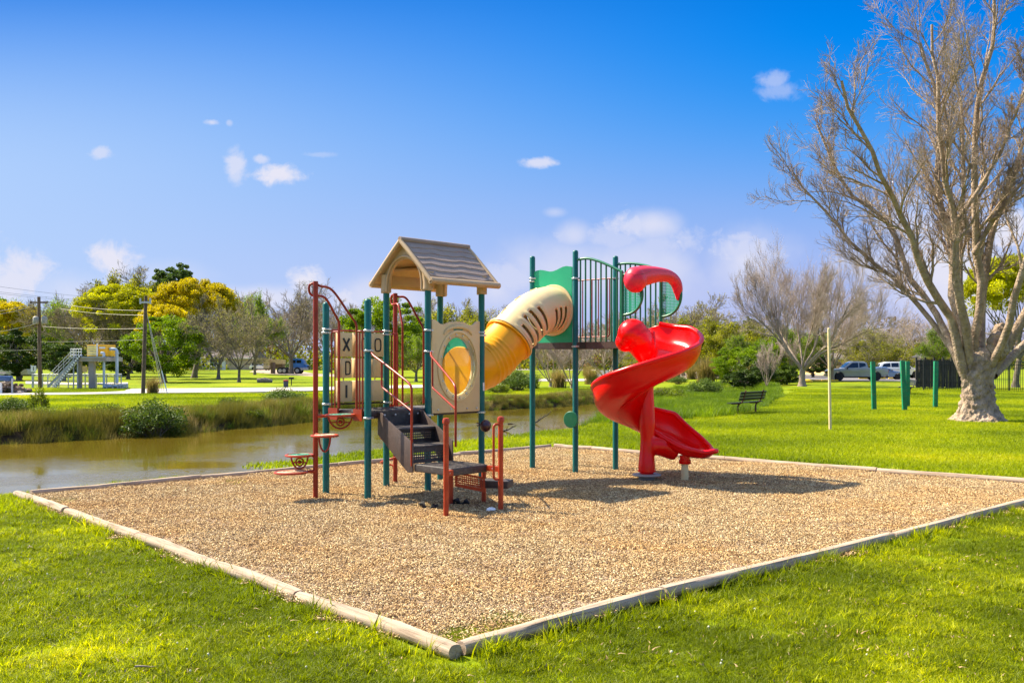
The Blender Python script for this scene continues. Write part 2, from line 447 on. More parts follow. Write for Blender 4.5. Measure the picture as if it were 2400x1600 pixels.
M['deck_edge'] = pm('deck_edge_vinyl', (0.060, 0.036, 0.027), 0.55, 0.2, 8, bump=0.4, bscale=150, dirt=(0.14, 0.10, 0.08), dirt_amt=.45)
M['galv'] = pm('galvanised_metal', (0.52, 0.53, 0.52), 0.36, 0.25, 30, metal=0.85, dirt=(0.18, 0.17, 0.15), dirt_amt=.5)
M['bolt'] = pm('steel_bolt', (0.6, 0.58, 0.54), 0.3, 0.1, 30, metal=0.9)
M['black'] = pm('black_paint', (0.012, 0.012, 0.013), 0.5, 0.2, 8)
M['rubber'] = pm('black_rubber', (0.018, 0.018, 0.018), 0.85, 0.3, 20, bump=.4)
M['cream_post'] = pm('cream_pole_paint', (0.74, 0.58, 0.28), 0.5, 0.1, 6, dirt=(0.35, 0.28, 0.14), dirt_amt=.4)
M['grey_plastic'] = pm('grey_plastic', (0.30, 0.28, 0.24), 0.6, 0.1, 8, dirt=(0.16, 0.14, 0.12), dirt_amt=.4)
M['white'] = pm('white_paint', (0.78, 0.77, 0.74), 0.5, 0.05, 5, dirt=(0.5, 0.47, 0.42), dirt_amt=.3)
M['letter'] = pm('black_letter_plastic', (0.01, 0.01, 0.012), 0.5, 0.1, 5)
# ================================================================ ground, creek, roads
CREEK = [(-90,-8),(-30,6.6),(-14,11.6),(-9,13.7),(-7.9,14.35),(-7.35,15.0),(-5.6,17.0),(-4.2,18.9),(-3.6,19.9),(-2.8,21.5),(-0.8,24.2),(0.45,26.1),(1.72,28.0),
         (3.2,31.5),(5.3,33.8),(7.0,35.6),(8.3,38.2),(10.6,44),(13.4,52.5),(17,66),(19.6,78),
         (19,82),(13,75.5),(9,68),(5.3,60),(2.3,53.6),(-1,50.4),(-5,46.5),(-8.3,42.6),(-9.7,38.6),(-12.1,33.6),(-15,30.2),(-28,26.5),(-90,21)]
MARSH = [(3.3,31.2),(2.7,35.2),(3.0,40),(4.4,46),(6.6,54),(9,63),(12.5,74.5),(19.4,83),(20.5,78),(17.6,66),(14,52.4),(8.9,38),(7.2,35)]
BED = [gp(1055,1540), gp(50,1166), gp(1295,1050), gp(2545,1149)]
def gpoly(pts): return [gp(*p) for p in pts]
ROADS = {
 'road': gpoly([(-420,934),(0,927.5),(160,925.5),(331,922.5),(600,919),(720,916.5),(900,911),(1180,904),(1180,899.5),(900,904),(720,908.5),(600,909.5),(420,911),(310,911.5),(296,914.5),(292,917.5),(240,920),(160,921.3),(0,922.5),(-420,926)]),
 'driveway': gpoly([(60,899),(160,901.5),(300,899.5),(300,896.5),(160,897.5),(60,894)]),
 'path': gpoly([(1190,893),(1262,893.2),(1345,893.5),(1460,891),(1580,883),(1580,880.5),(1460,887),(1345,888.2),(1262,888),(1190,888.5)]),
}
def terrain_h(X, Y):
    d = sdist(CREEK, X, Y); mr = sdist(MARSH, X, Y)
    t = np.clip((d + 0.25) / 1.25, 0, 1); t = t * t * (3 - 2 * t)
    depth = 0.98
    h = -t * depth
    tm = np.clip((mr + 0.3) / 1.2, 0, 1)
    h = np.where(mr > -0.3, np.maximum(h, -depth + (depth - 0.40) * tm), h)
    bd = sdist(BED, X, Y)
    lawn = (1 - np.clip((bd + 0.9) / 0.9, 0, 1)) * (1 - t)
    h = h + lawn * (0.035 * snoise(X, Y, 0.9, 3) + 0.05 * snoise(X, Y, 0.23, 4) * np.clip(Y / 25, 0, 1))
    far = np.clip((Y - 40) / 60, 0, 1) * np.clip((X - 10) / 10, 0, 1)
    h = h + 0.0 * far
    return h
def th(x, y): return float(terrain_h(np.array([float(x)]), np.array([float(y)]))[0])

def ground_mat():
    m, t, out = newmat('ground'); L = t.links.new
    geo = N(t, 'ShaderNodeNewGeometry'); sep = N(t, 'ShaderNodeSeparateXYZ'); L(geo.outputs['Position'], sep.inputs[0])
    def noise(s, d=4, r=.55):
        n = N(t, 'ShaderNodeTexNoise'); n.inputs['Scale'].default_value = s; n.inputs['Detail'].default_value = d; n.inputs['Roughness'].default_value = r
        L(geo.outputs['Position'], n.inputs['Vector']); return n
    n1 = noise(0.16); n2 = noise(2.2, 6, .7); n3 = noise(28, 3)
    cr = N(t, 'ShaderNodeValToRGB'); el = cr.color_ramp.elements
    el.new(0.5)
    el[0].position = .36; el[0].color = (0.115, 0.17, 0.002, 1)
    el[1].position = .52; el[1].color = (0.19, 0.24, 0.002, 1)
    el[2].position = .68; el[2].color = (0.25, 0.26, 0.004, 1)
    L(n1.outputs[0], cr.inputs[0])
    cr2 = N(t, 'ShaderNodeMapRange'); cr2.inputs[1].default_value = .3; cr2.inputs[2].default_value = .72; cr2.inputs[3].default_value = .72; cr2.inputs[4].default_value = 1.22
    L(n2.outputs[0], cr2.inputs[0])
    v = N(t, 'ShaderNodeHueSaturation'); L(cr.outputs[0], v.inputs['Color']); L(cr2.outputs[0], v.inputs['Value'])
    # soil on the banks
    so_ = N(t, 'ShaderNodeMapRange'); so_.inputs[1].default_value = -0.02; so_.inputs[2].default_value = -0.10
    L(sep.outputs[2], so_.inputs[0])
    mx = N(t, 'ShaderNodeMix', data_type='RGBA'); L(so_.outputs[0], mx.inputs['Factor']); L(v.outputs[0], mx.inputs['A']); mx.inputs['B'].default_value = (0.045, 0.030, 0.016, 1)
    b = N(t, 'ShaderNodeBsdfPrincipled'); b.inputs['Roughness'].default_value = 0.95; b.inputs['Specular IOR Level'].default_value = 0.1
    L(mx.outputs['Result'], b.inputs['Base Color'])
    bp = N(t, 'ShaderNodeBump'); bp.inputs['Strength'].default_value = .5; bp.inputs['Distance'].default_value = .04
    L(n3.outputs[0], bp.inputs['Height']); L(bp.outputs[0], b.inputs['Normal'])
    L(b.outputs[0], out.inputs[0]); return m
M['ground'] = ground_mat()

def build_ground():
    xs = np.concatenate([[-3000, -1200, -500, -250, -160, -120], np.arange(-90, -16, 1.2), np.arange(-16, 26, 0.4), np.arange(26, 70, 1.5), [80, 120, 200, 400, 1200, 3000]])
    ys = np.concatenate([[-400, -60, -20, -6], np.arange(0, 60, 0.4), np.arange(60, 100, 0.9), [102, 106, 112, 120, 135, 160, 200, 260, 400, 900, 1800, 4000]])
    X, Y = np.meshgrid(xs, ys)
    Z = terrain_h(X, Y)
    V = np.stack([X, Y, Z], -1).reshape(-1, 3)
    nx, ny = len(xs), len(ys)
    i = np.arange(ny - 1)[:, None] * nx + np.arange(nx - 1)[None, :]
    Fq = np.stack([i, i + 1, i + nx + 1, i + nx], -1).reshape(-1, 4)
    o = link('ground', arrays_mesh('ground', V, Fq, True, [M['ground']])); props(o, kind='structure')
build_ground()

def sheet(name, poly, z, mat, kind='structure', thick=0.0):
    mb = MB()
    if thick > 0: mb.prism([(p[0], p[1], z - thick) for p in poly], (0, 0, thick))
    else: mb.add([(p[0], p[1], z) for p in poly], [tuple(range(len(poly)))])
    me = mb.mesh(name, mat=mat)
    bm = bmesh.new(); bm.from_mesh(me)
    if thick == 0:
        for f in bm.faces:
            if f.normal.z < 0: f.normal_flip()
    bmesh.ops.triangulate(bm, faces=bm.faces, ngon_method='EAR_CLIP'); bm.to_mesh(me); bm.free()
    o = link(name, me); props(o, kind=kind); return o

def water_mat():
    m, t, out = newmat('creek_water'); L = t.links.new
    geo = N(t, 'ShaderNodeNewGeometry')
    mp = N(t, 'ShaderNodeMapping'); mp.inputs['Scale'].default_value = (1.0, 2.2, 1); mp.inputs['Rotation'].default_value = (0, 0, R(-38)); L(geo.outputs['Position'], mp.inputs[0])
    n1 = N(t, 'ShaderNodeTexNoise'); n1.inputs['Scale'].default_value = 3.2; n1.inputs['Detail'].default_value = 6; n1.inputs['Roughness'].default_value = .6; L(mp.outputs[0], n1.inputs['Vector'])
    n2 = N(t, 'ShaderNodeTexNoise'); n2.inputs['Scale'].default_value = 0.35; n2.inputs['Detail'].default_value = 4; L(geo.outputs['Position'], n2.inputs['Vector'])
    # calmer and more ruffled patches
    pr = N(t, 'ShaderNodeMapRange'); pr.inputs[1].default_value = .42; pr.inputs[2].default_value = .62; pr.inputs[3].default_value = 0.02; pr.inputs[4].default_value = .12
    L(n2.outputs[0], pr.inputs[0])
    bp = N(t, 'ShaderNodeBump'); bp.inputs['Distance'].default_value = .05; L(pr.outputs[0], bp.inputs['Strength']); L(n1.outputs[0], bp.inputs['Height'])
    mu = N(t, 'ShaderNodeMix', data_type='RGBA'); mu.inputs['A'].default_value = (0.095, 0.068, 0.004, 1); mu.inputs['B'].default_value = (0.13, 0.095, 0.012, 1); L(n2.outputs[0], mu.inputs['Factor'])
    # floating scum near the left, along the bank
    sep = N(t, 'ShaderNodeSeparateXYZ'); L(geo.outputs['Position'], sep.inputs[0])
    vs = N(t, 'ShaderNodeVectorMath', operation='SUBTRACT'); vs.inputs[1].default_value = (-9.5, 20.9, -.5); L(geo.outputs['Position'], vs.inputs[0])
    rt = N(t, 'ShaderNodeVectorRotate', rotation_type='Z_AXIS'); rt.inputs['Angle'].default_value = R(-28); L(vs.outputs[0], rt.inputs['Vector'])
    sl_ = N(t, 'ShaderNodeVectorMath', operation='MULTIPLY'); sl_.inputs[1].default_value = (1 / 3.6, 1 / .9, 0); L(rt.outputs[0], sl_.inputs[0])
    ln = N(t, 'ShaderNodeVectorMath', operation='LENGTH'); L(sl_.outputs[0], ln.inputs[0])
    mk = N(t, 'ShaderNodeMapRange'); mk.inputs[1].default_value = 1.25; mk.inputs[2].default_value = .55; L(ln.outputs['Value'], mk.inputs[0])
    n4 = N(t, 'ShaderNodeTexNoise'); n4.inputs['Scale'].default_value = 9; n4.inputs['Detail'].default_value = 8; n4.inputs['Roughness'].default_value = .75; L(mp.outputs[0], n4.inputs['Vector'])
    m4 = N(t, 'ShaderNodeMapRange'); m4.inputs[1].default_value = .44; m4.inputs[2].default_value = .56; L(n4.outputs[0], m4.inputs[0])
    ms = N(t, 'ShaderNodeMath', operation='MULTIPLY'); L(mk.outputs[0], ms.inputs[0]); L(m4.outputs[0], ms.inputs[1])
    ms2 = N(t, 'ShaderNodeMath', operation='MULTIPLY'); L(ms.outputs[0], ms2.inputs[0]); ms2.inputs[1].default_value = .8
    mc = N(t, 'ShaderNodeMix', data_type='RGBA'); L(ms2.outputs[0], mc.inputs['Factor']); L(mu.outputs['Result'], mc.inputs['A']); mc.inputs['B'].default_value = (0.085, 0.080, 0.075, 1)
    rr = N(t, 'ShaderNodeMapRange'); rr.inputs[3].default_value = .05; rr.inputs[4].default_value = .5; L(ms2.outputs[0], rr.inputs[0])
    b = N(t, 'ShaderNodeBsdfPrincipled'); b.inputs['IOR'].default_value = 1.33; b.inputs['Specular IOR Level'].default_value = .6
    L(mc.outputs['Result'], b.inputs['Base Color']); L(rr.outputs[0], b.inputs['Roughness']); L(bp.outputs[0], b.inputs['Normal'])
    L(b.outputs[0], out.inputs[0]); return m
M['water'] = water_mat()
wp = [(-90, -2), (-30, 8), (-12, 11), (-6, 14), (-3, 18), (0, 23), (4, 31), (9, 36), (16, 52), (22, 80), (20, 86), (10, 76), (2, 56), (-6, 49), (-12, 41), (-20, 31), (-90, 26)]
sheet('creek_water', wp, -0.5, M['water'])

M['concrete'] = pm('pale_concrete', (0.47, 0.40, 0.34), 0.85, 0.12, 0.8, bump=.3, bscale=30, dirt=(0.35, 0.29, 0.23), dirt_amt=.4)
M['asphalt'] = pm('asphalt', (0.15, 0.135, 0.13), 0.85, 0.15, 1.5, bump=.4, bscale=40)
M['dirt'] = pm('bare_dirt', (0.36, 0.27, 0.19), 0.95, 0.2, 0.6, bump=.4, bscale=8, dirt=(0.16, 0.13, 0.06), dirt_amt=.5)
for k, pl in ROADS.items():
    sheet(k, pl, 0.06, M['concrete'], thick=0.2)
sheet('parking_lot', gpoly([(1880,897),(1905,892.5),(2150,893.5),(2150,884),(2150,872),(1900,874),(1868,882)]), 0.05, M['asphalt'], thick=0.2)
sheet('dirt_yard', gpoly([(585,871),(650,877),(735,881.5),(835,883),(835,878),(735,875),(690,866.5),(600,865.5)]), 0.05, M['dirt'], thick=0.2)
sheet('brick_plaza', gpoly([(1610,888),(1700,884),(1740,879),(1740,871),(1640,871),(1560,878)]), 0.05, pm('pink_paving', (0.50, 0.38, 0.31), .85, .12, 1), thick=0.2)
sheet('side_path', gpoly([(1210,867),(1300,866),(1480,869.5),(1480,867),(1300,863.5),(1210,864)]), 0.05, M['concrete'], thick=0.2)

# ---------------------------------------------------------------- mulch bed
def chip_mat(name, dark=1.08):
    m, t, out = newmat(name); L = t.links.new
    geo = N(t, 'ShaderNodeNewGeometry'); oi = N(t, 'ShaderNodeObjectInfo')
    cr = N(t, 'ShaderNodeValToRGB'); el = cr.color_ramp.elements
    cols = [(0, (0.085, 0.045, 0.022)), (.25, (0.24, 0.14, 0.068)), (.5, (0.40, 0.265, 0.115)), (.78, (0.60, 0.44, 0.215)), (1, (0.80, 0.65, 0.40))]
    while len(el) < len(cols): el.new(.5)
    for i, (p, c) in enumerate(cols): el[i].position = p; el[i].color = (*[x * dark for x in c], 1)
    ad = N(t, 'ShaderNodeMath', operation='ADD'); L(geo.outputs['Random Per Island'], ad.inputs[0]); L(oi.outputs['Random'], ad.inputs[1])
    fr = N(t, 'ShaderNodeMath', operation='FRACT'); L(ad.outputs[0], fr.inputs[0]); L(fr.outputs[0], cr.inputs[0])
    # warmer orange drifts
    nz = N(t, 'ShaderNodeTexNoise'); nz.inputs['Scale'].default_value = .55; nz.inputs['Detail'].default_value = 5; nz.inputs['Roughness'].default_value = .6; L(geo.outputs['Position'], nz.inputs['Vector'])
    mr = N(t, 'ShaderNodeMapRange'); mr.inputs[1].default_value = .45; mr.inputs[2].default_value = .65; mr.inputs[4].default_value = .5; L(nz.outputs[0], mr.inputs[0])
    mx = N(t, 'ShaderNodeMix', data_type='RGBA', blend_type='MULTIPLY'); L(mr.outputs[0], mx.inputs['Factor']); L(cr.outputs[0], mx.inputs['A']); mx.inputs['B'].default_value = (1.1, .86, .52, 1)
    # damp darker hollows
    nd = N(t, 'ShaderNodeTexNoise'); nd.inputs['Scale'].default_value = 1.7; nd.inputs['Detail'].default_value = 6; nd.inputs['Roughness'].default_value = .7; L(geo.outputs['Position'], nd.inputs['Vector'])
    mdk = N(t, 'ShaderNodeMapRange'); mdk.inputs[1].default_value = .50; mdk.inputs[2].default_value = .68; mdk.inputs[4].default_value = .55; L(nd.outputs[0], mdk.inputs[0])
    my = N(t, 'ShaderNodeMix', data_type='RGBA', blend_type='MULTIPLY'); L(mdk.outputs[0], my.inputs['Factor']); L(mx.outputs['Result'], my.inputs['A']); my.inputs['B'].default_value = (.62, .52, .44, 1)
    b = N(t, 'ShaderNodeBsdfPrincipled'); b.inputs['Roughness'].default_value = .8; b.inputs['Specular IOR Level'].default_value = .2
    L(my.outputs['Result'], b.inputs['Base Color']); L(b.outputs[0], out.inputs[0]); return m
M['chip'] = chip_mat('wood_chip')
def mulch_h(X, Y):
    return 0.035 + 0.03 * snoise(X, Y, 1.1, 11) + 0.012 * snoise(X, Y, 4.5, 12)
def mulch_bed():
    m, t, out = newmat('mulch'); L = t.links.new
    geo = N(t, 'ShaderNodeNewGeometry')
    vo = N(t, 'ShaderNodeTexVoronoi'); vo.inputs['Scale'].default_value = 60; L(geo.outputs['Position'], vo.inputs['Vector'])
    cr = N(t, 'ShaderNodeValToRGB'); el = cr.color_ramp.elements
    el[0].color = (0.10, 0.06, 0.035, 1); el[1].color = (0.38, 0.26, 0.16, 1)
    sp = N(t, 'ShaderNodeSeparateColor'); L(vo.outputs['Color'], sp.inputs[0]); L(sp.outputs[0], cr.inputs[0])
    b = N(t, 'ShaderNodeBsdfPrincipled'); b.inputs['Roughness'].default_value = .9; L(cr.outputs[0], b.inputs['Base Color'])
    L(b.outputs[0], out.inputs[0])
    a = np.array(BED); n = 90
    u, v = np.meshgrid(np.linspace(0, 1, n), np.linspace(0, 1, n))
    X = (1-u)*(1-v)*a[0][0] + u*(1-v)*a[1][0] + u*v*a[2][0] + (1-u)*v*a[3][0]
    Y = (1-u)*(1-v)*a[0][1] + u*(1-v)*a[1][1] + u*v*a[2][1] + (1-u)*v*a[3][1]
    V = np.stack([X, Y, mulch_h(X, Y)], -1).reshape(-1, 3)
    i = np.arange(n - 1)[:, None] * n + np.arange(n - 1)[None, :]
    Fq = np.stack([i, i + n, i + n + 1, i + 1], -1).reshape(-1, 4)
    props(link('mulch_bed', arrays_mesh('mulch_bed', V, Fq, True, [m])), kind='structure')
mulch_bed()

# ---------------------------------------------------------------- instanced ground cover
def points_instancer(name, pts, rot, scl, variants, mat_unused=None):
    me = bpy.data.meshes.new(name)
    me.vertices.add(len(pts)); me.vertices.foreach_set('co', np.asarray(pts, np.float32).reshape(-1))
    a = me.attributes.new('rotv', 'FLOAT_VECTOR', 'POINT'); a.data.foreach_set('vector', np.asarray(rot, np.float32).reshape(-1))
    a = me.attributes.new('sclv', 'FLOAT_VECTOR', 'POINT'); a.data.foreach_set('vector', np.asarray(scl, np.float32).reshape(-1))
    a = me.attributes.new('pick', 'INT', 'POINT'); a.data.foreach_set('value', np.random.RandomState(len(pts)).randint(0, 1000, len(pts)).astype(np.int32))
    me.update()
    coll = bpy.data.collections.new(name + '_pieces')
    for i, vm in enumerate(variants): coll.objects.link(bpy.data.objects.new(name + '_piece', vm))
    o = bpy.data.objects.new(name, me); COL.objects.link(o)
    ng = bpy.data.node_groups.new(name, 'GeometryNodeTree')
    ng.interface.new_socket('Geometry', in_out='INPUT', socket_type='NodeSocketGeometry')
    ng.interface.new_socket('Geometry', in_out='OUTPUT', socket_type='NodeSocketGeometry')
    gi = ng.nodes.new('NodeGroupInput'); go = ng.nodes.new('NodeGroupOutput')
    m2p = ng.nodes.new('GeometryNodeMeshToPoints')
    iop = ng.nodes.new('GeometryNodeInstanceOnPoints')
    ci = ng.nodes.new('GeometryNodeCollectionInfo'); ci.inputs['Collection'].default_value = coll
    ci.inputs['Separate Children'].default_value = True; ci.inputs['Reset Children'].default_value = True
    def attr(nm, typ):
        n = ng.nodes.new('GeometryNodeInputNamedAttribute'); n.data_type = typ; n.inputs['Name'].default_value = nm
        return n
    ar = attr('rotv', 'FLOAT_VECTOR'); as_ = attr('sclv', 'FLOAT_VECTOR'); ap = attr('pick', 'INT')
    l = ng.links.new
    l(gi.outputs[0], m2p.inputs['Mesh']); l(m2p.outputs[0], iop.inputs['Points'])
    l(ci.outputs[0], iop.inputs['Instance']); iop.inputs['Pick Instance'].default_value = True
    e2r = ng.nodes.new('FunctionNodeEulerToRotation')
    l(ar.outputs['Attribute'], e2r.inputs[0]); l(e2r.outputs[0], iop.inputs['Rotation'])
    l(as_.outputs['Attribute'], iop.inputs['Scale']); l(ap.outputs['Attribute'], iop.inputs['Instance Index'])
    l(iop.outputs[0], go.inputs[0])
    md = o.modifiers.new('scatter', 'NODES'); md.node_group = ng
    return props(o, kind='stuff')

def blade_patch(name, n, rad, h0, h1, w, lean, mat, seed, seg=2, clump=0.0):
    r = np.random.RandomState(seed)
    a = r.uniform(0, 2*PI, n); q = rad * np.sqrt(r.uniform(0, 1, n))
    if clump > 0: q = np.abs(r.normal(0, clump, n))
    bx, by = q*np.cos(a), q*np.sin(a)
    h = r.uniform(h0, h1, n); ld = r.uniform(0, 2*PI, n); ll = h * r.uniform(0.1, lean, n); fa = r.uniform(0, 2*PI, n); ww = w * r.uniform(.6, 1.3, n)
    rows = []
    ts = np.linspace(0, 1, seg + 1)
    for t in ts:
        cx = bx + np.cos(ld)*ll*t**1.8; cy = by + np.sin(ld)*ll*t**1.8; cz = h*t*(1 - .25*t*(ll/h))
        wd = ww*(1 - t**1.5)*.5 + (.0004 if t == 1 else 0)
        rows.append(np.stack([cx - np.cos(fa)*wd, cy - np.sin(fa)*wd, cz], -1)); rows.append(np.stack([cx + np.cos(fa)*wd, cy + np.sin(fa)*wd, cz], -1))
    k = len(rows); V = np.stack(rows, 1).reshape(-1, 3)
    base = np.arange(n)[:, None]*k
    Fs = [np.stack([base[:, 0]+2*i, base[:, 0]+2*i+1, base[:, 0]+2*i+3, base[:, 0]+2*i+2], -1) for i in range(seg)]
    return arrays_mesh(name, V, np.concatenate(Fs), False, [mat])

M['grass'] = leafmat('lawn_grass', [(0.13, 0.165, 0.001), (0.40, 0.425, 0.001), (0.62, 0.575, 0.002), (0.84, 0.68, 0.016)], .5, .5, .75, .55)
M['grass_far'] = leafmat('lawn_grass_distant', [(0.15, 0.20, 0.001), (0.27, 0.32, 0.001), (0.39, 0.40, 0.002), (0.55, 0.47, 0.008)], .6, .45, .4, .16)
M['strawgrass'] = leafmat('straw_grass', [(0.10, 0.13, 0.01), (0.22, 0.20, 0.04), (0.36, 0.28, 0.10)], .6, .4, .7, .8)

def clearance(X, Y):
    ok = (sdist(CREEK, X, Y) < -0.12) & (sdist(BED, X, Y) < -0.13)
    for k, pl in ROADS.items(): ok &= ~inside(pl, X, Y)
    return ok
def lawn():
    r = np.random.RandomState(5)
    v1 = [blade_patch('grass_patch', 210, .17, .015, .043, .0056, 1.8, M['grass'], 100+i) for i in range(6)]
    v1 += [blade_patch('grass_tuft', 60, .12, .04, .095, .008, 1.5, M['grass'], 120+i, 3, .05) for i in range(2)]
    n = 26000
    Y = 3.2 + 13.3*r.uniform(0, 1, n)**.85; X = r.uniform(-1, 1, n)*(.60*Y+2.6)
    ok = clearance(X, Y); X, Y = X[ok], Y[ok]
    Z = terrain_h(X, Y); n = len(X)
    s = r.uniform(.75, 1.2, n) * (1 + .25*snoise(X, Y, 1.3, 8))
    points_instancer('lawn_grass', np.stack([X, Y, Z], -1), np.stack([r.uniform(-.1, .1, n), r.uniform(-.1, .1, n), r.uniform(0, 6.28, n)], -1), np.stack([s, s, s], -1), v1)
    # long ragged grass hugging the timbers
    a = []
    for (p, q, dens) in ((BED[0], BED[1], 75), (BED[0], BED[3], 130)):
        p = np.array(p); q = np.array(q); d = q - p; nn = np.array([-d[1], d[0]]); nn /= np.linalg.norm(nn)
        if nn[1] > 0: nn = -nn
        k = dens; t = r.uniform(.01, 1, k)**1.1; off = np.abs(r.normal(0, .10, k)) + .10
        a.append(p + d*t[:, None] + nn*off[:, None])
    a = np.concatenate(a); n = len(a)
    v3 = [blade_patch('edge_tuft', 26, .1, .07, .17, .010, 1.1, M['grass'], 160+i, 3, .045) for i in range(4)]
    s = r.uniform(.6, 1.3, n)
    points_instancer('edge_grass', np.stack([a[:, 0], a[:, 1], terrain_h(a[:, 0], a[:, 1])], -1), np.stack([r.uniform(-.2, .2, n), r.uniform(-.2, .2, n), r.uniform(0, 6.28, n)], -1), np.stack([s, s, s], -1), v3)
    # farther lawns
    v2 = [blade_patch('far_patch', 420, .75, .04, .11, .020, 1.0, M['grass_far'], 200+i) for i in range(5)]
    n = 12500
    Y = 13 + 57*r.uniform(0, 1, n)**1.25; X = r.uniform(-1, 1, n)*(.58*Y+4)
    dc = sdist(CREEK, X, Y); ok = (dc < -.1) & (sdist(BED, X, Y) < -.85) & ~((dc > -2.3) & (Y > 28) & (X < .9*(Y-31)-8))
    for k, pl in ROADS.items(): ok &= sdist(pl, X, Y) < -.7
    ok &= ~((Y < 22) & (X < 0) & False)
    X, Y = X[ok], Y[ok]; n = len(X); s = r.uniform(.8, 1.25, n)
    points_instancer('distant_lawn_grass', np.stack([X, Y, terrain_h(X, Y)], -1), np.stack([np.zeros(n), np.zeros(n), r.uniform(0, 6.28, n)], -1), np.stack([s, s, s], -1), v2)
    # yellow-green weeds growing through the mulch
    w = []
    for (cx, cy, sx, sy, k) in ((1230,1075,60,6,34),(1330,1068,40,5,26),(1120,1080,50,6,22),(150,1180,22,6,9),(415,1150,10,4,5),(540,1135,30,4,8),(1120,1492,60,9,60),(1180,1465,40,8,30),(1090,1505,20,8,25),(1000,1185,16,6,8),(2290,1120,90,6,10)):
        for _ in range(k): w.append(gp(cx + r.normal(0, sx*.5), cy + r.normal(0, sy*.7)))
    w = np.array(w); w = w[sdist(BED, w[:, 0], w[:, 1]) > .1]; n = len(w); s = r.uniform(.35, .9, n)
    points_instancer('weeds', np.stack([w[:, 0], w[:, 1], mulch_h(w[:, 0], w[:, 1])], -1), np.stack([np.zeros(n), np.zeros(n), r.uniform(0, 6.28, n)], -1), np.stack([s, s, s*.8], -1), v1[:6])
lawn()

def clover():
    r = np.random.RandomState(31); mb = MB(); mb.sphere((0, 0, .05), .011, 6, 4); mb.beam((0, 0, 0), (0, 0, .045), .002, .002)
    w = pm('clover_white', (.62, .60, .42), .8, .2, 30); me = mb.mesh('clover_flower', mat=w); pts = []
    for (cx, cy, sx, sy, k) in ((70,1320,50,30,26),(470,1540,90,40,16),(760,1500,60,30,8),(1690,1440,120,50,18),(1500,1420,100,50,10),(250,1250,120,60,14),(2250,1400,160,90,14),(1900,1560,200,40,12),(2330,975,60,12,22)):
        for _ in range(k): pts.append(gp(cx + r.normal(0, sx), cy + r.normal(0, sy)))
    pts = np.array(pts)[::2]; ok = clearance(pts[:, 0], pts[:, 1]); pts = pts[ok]; n = len(pts); s = r.uniform(.5, .9, n)
    points_instancer('clover_flowers', np.stack([pts[:, 0], pts[:, 1], terrain_h(pts[:, 0], pts[:, 1])], -1), r.uniform(-.3, .3, (n, 3)), np.stack([s, s, s], -1), [me])
    # dry straw and dead leaves lying in the lawn
    dl = [blade_patch('dry_litter', 7, .22, .012, .03, .012, 3.0, LITTER, 500+i, 2) for i in range(3)]
    n = 900; Y = 5.2 + 11*r.uniform(0, 1, n); X = r.uniform(-1, 1, n)*(.57*Y+.5); ok = clearance(X, Y); X, Y = X[ok], Y[ok]; n = len(X); s = np.ones(n)
    points_instancer('dry_leaf_litter', np.stack([X, Y, terrain_h(X, Y)+.02], -1), np.stack([r.uniform(-.3, .3, n), r.uniform(-.3, .3, n), r.uniform(0, 6.28, n)], -1), np.stack([s, s, s], -1), dl)
LITTER = pm('dry_straw', (.50, .36, .16), .8, .3, 3, col2=(.34, .20, .09), island=.4)
clover()
def bed_leaves():
    r = np.random.RandomState(41); dl = [blade_patch('dead_leaf', 3, .10, .012, .02, .022, 2.0, LITTER, 520+i, 2) for i in range(3)]
    a = np.array(BED); X = r.uniform(a[:, 0].min(), a[:, 0].max(), 900); Y = r.uniform(a[:, 1].min(), a[:, 1].max(), 900); ok = sdist(BED, X, Y) > .15; X, Y = X[ok][:260], Y[ok][:260]; n = len(X)
    points_instancer('leaves_on_mulch', np.stack([X, Y, mulch_h(X, Y)+.02], -1), np.stack([r.uniform(-.3, .3, n), r.uniform(-.3, .3, n), r.uniform(0, 6.28, n)], -1), np.ones((n, 3)), dl)
bed_leaves()
def chips():
    r = np.random.RandomState(9); vs = []
    for k in range(5):
        n = 760; L_ = r.uniform(.008, .042, n) * r.uniform(.4, 1, n); W = r.uniform(.0025, .0080, n); T = r.uniform(.002, .006, n)
        px_ = r.uniform(-.3, .3, n); py_ = r.uniform(-.3, .3, n); pz_ = r.uniform(-.004, .024, n)
        ya = r.uniform(0, 2*PI, n); pi_ = r.normal(0, .30, n)
        c, s = np.cos(ya), np.sin(ya); cp, sp = np.cos(pi_), np.sin(pi_)
        ax = np.stack([c*cp, s*cp, sp], -1); ay = np.stack([-s, c, np.zeros(n)], -1); az = np.cross(ax, ay)
        V = []
        for (i, j, l) in ((-1,-1,-1),(1,-1,-1),(1,1,-1),(-1,1,-1),(-1,-1,1),(1,-1,1),(1,1,1),(-1,1,1)):
            V.append(np.stack([px_, py_, pz_], -1) + ax*(i*L_/2)[:, None] + ay*(j*W/2)[:, None] + az*(l*T/2)[:, None])
        V = np.stack(V, 1).reshape(-1, 3); b = np.arange(n)[:, None]*8
        Fq = np.concatenate([b + np.array(f) for f in ((4,5,6,7),(0,1,5,4),(1,2,6,5),(2,3,7,6),(3,0,4,7))])
        vs.append(arrays_mesh('chip_patch', V, Fq, False, [M['chip']]))
    a = np.array(BED); lo = a.min(0); hi = a.max(0)
    st = .32
    X, Y = np.meshgrid(np.arange(lo[0], hi[0], st), np.arange(lo[1], hi[1], st)); X = X.ravel(); Y = Y.ravel()
    X = X + r.uniform(-.12, .12, len(X)); Y = Y + r.uniform(-.12, .12, len(Y))
    ok = sdist(BED, X, Y) > .12; X, Y = X[ok], Y[ok]; n = len(X)
    points_instancer('wood_chips', np.stack([X, Y, mulch_h(X, Y)], -1), np.stack([r.uniform(-.03, .03, n), r.uniform(-.03, .03, n), r.uniform(0, 6.28, n)], -1), np.ones((n, 3)), vs)
chips()

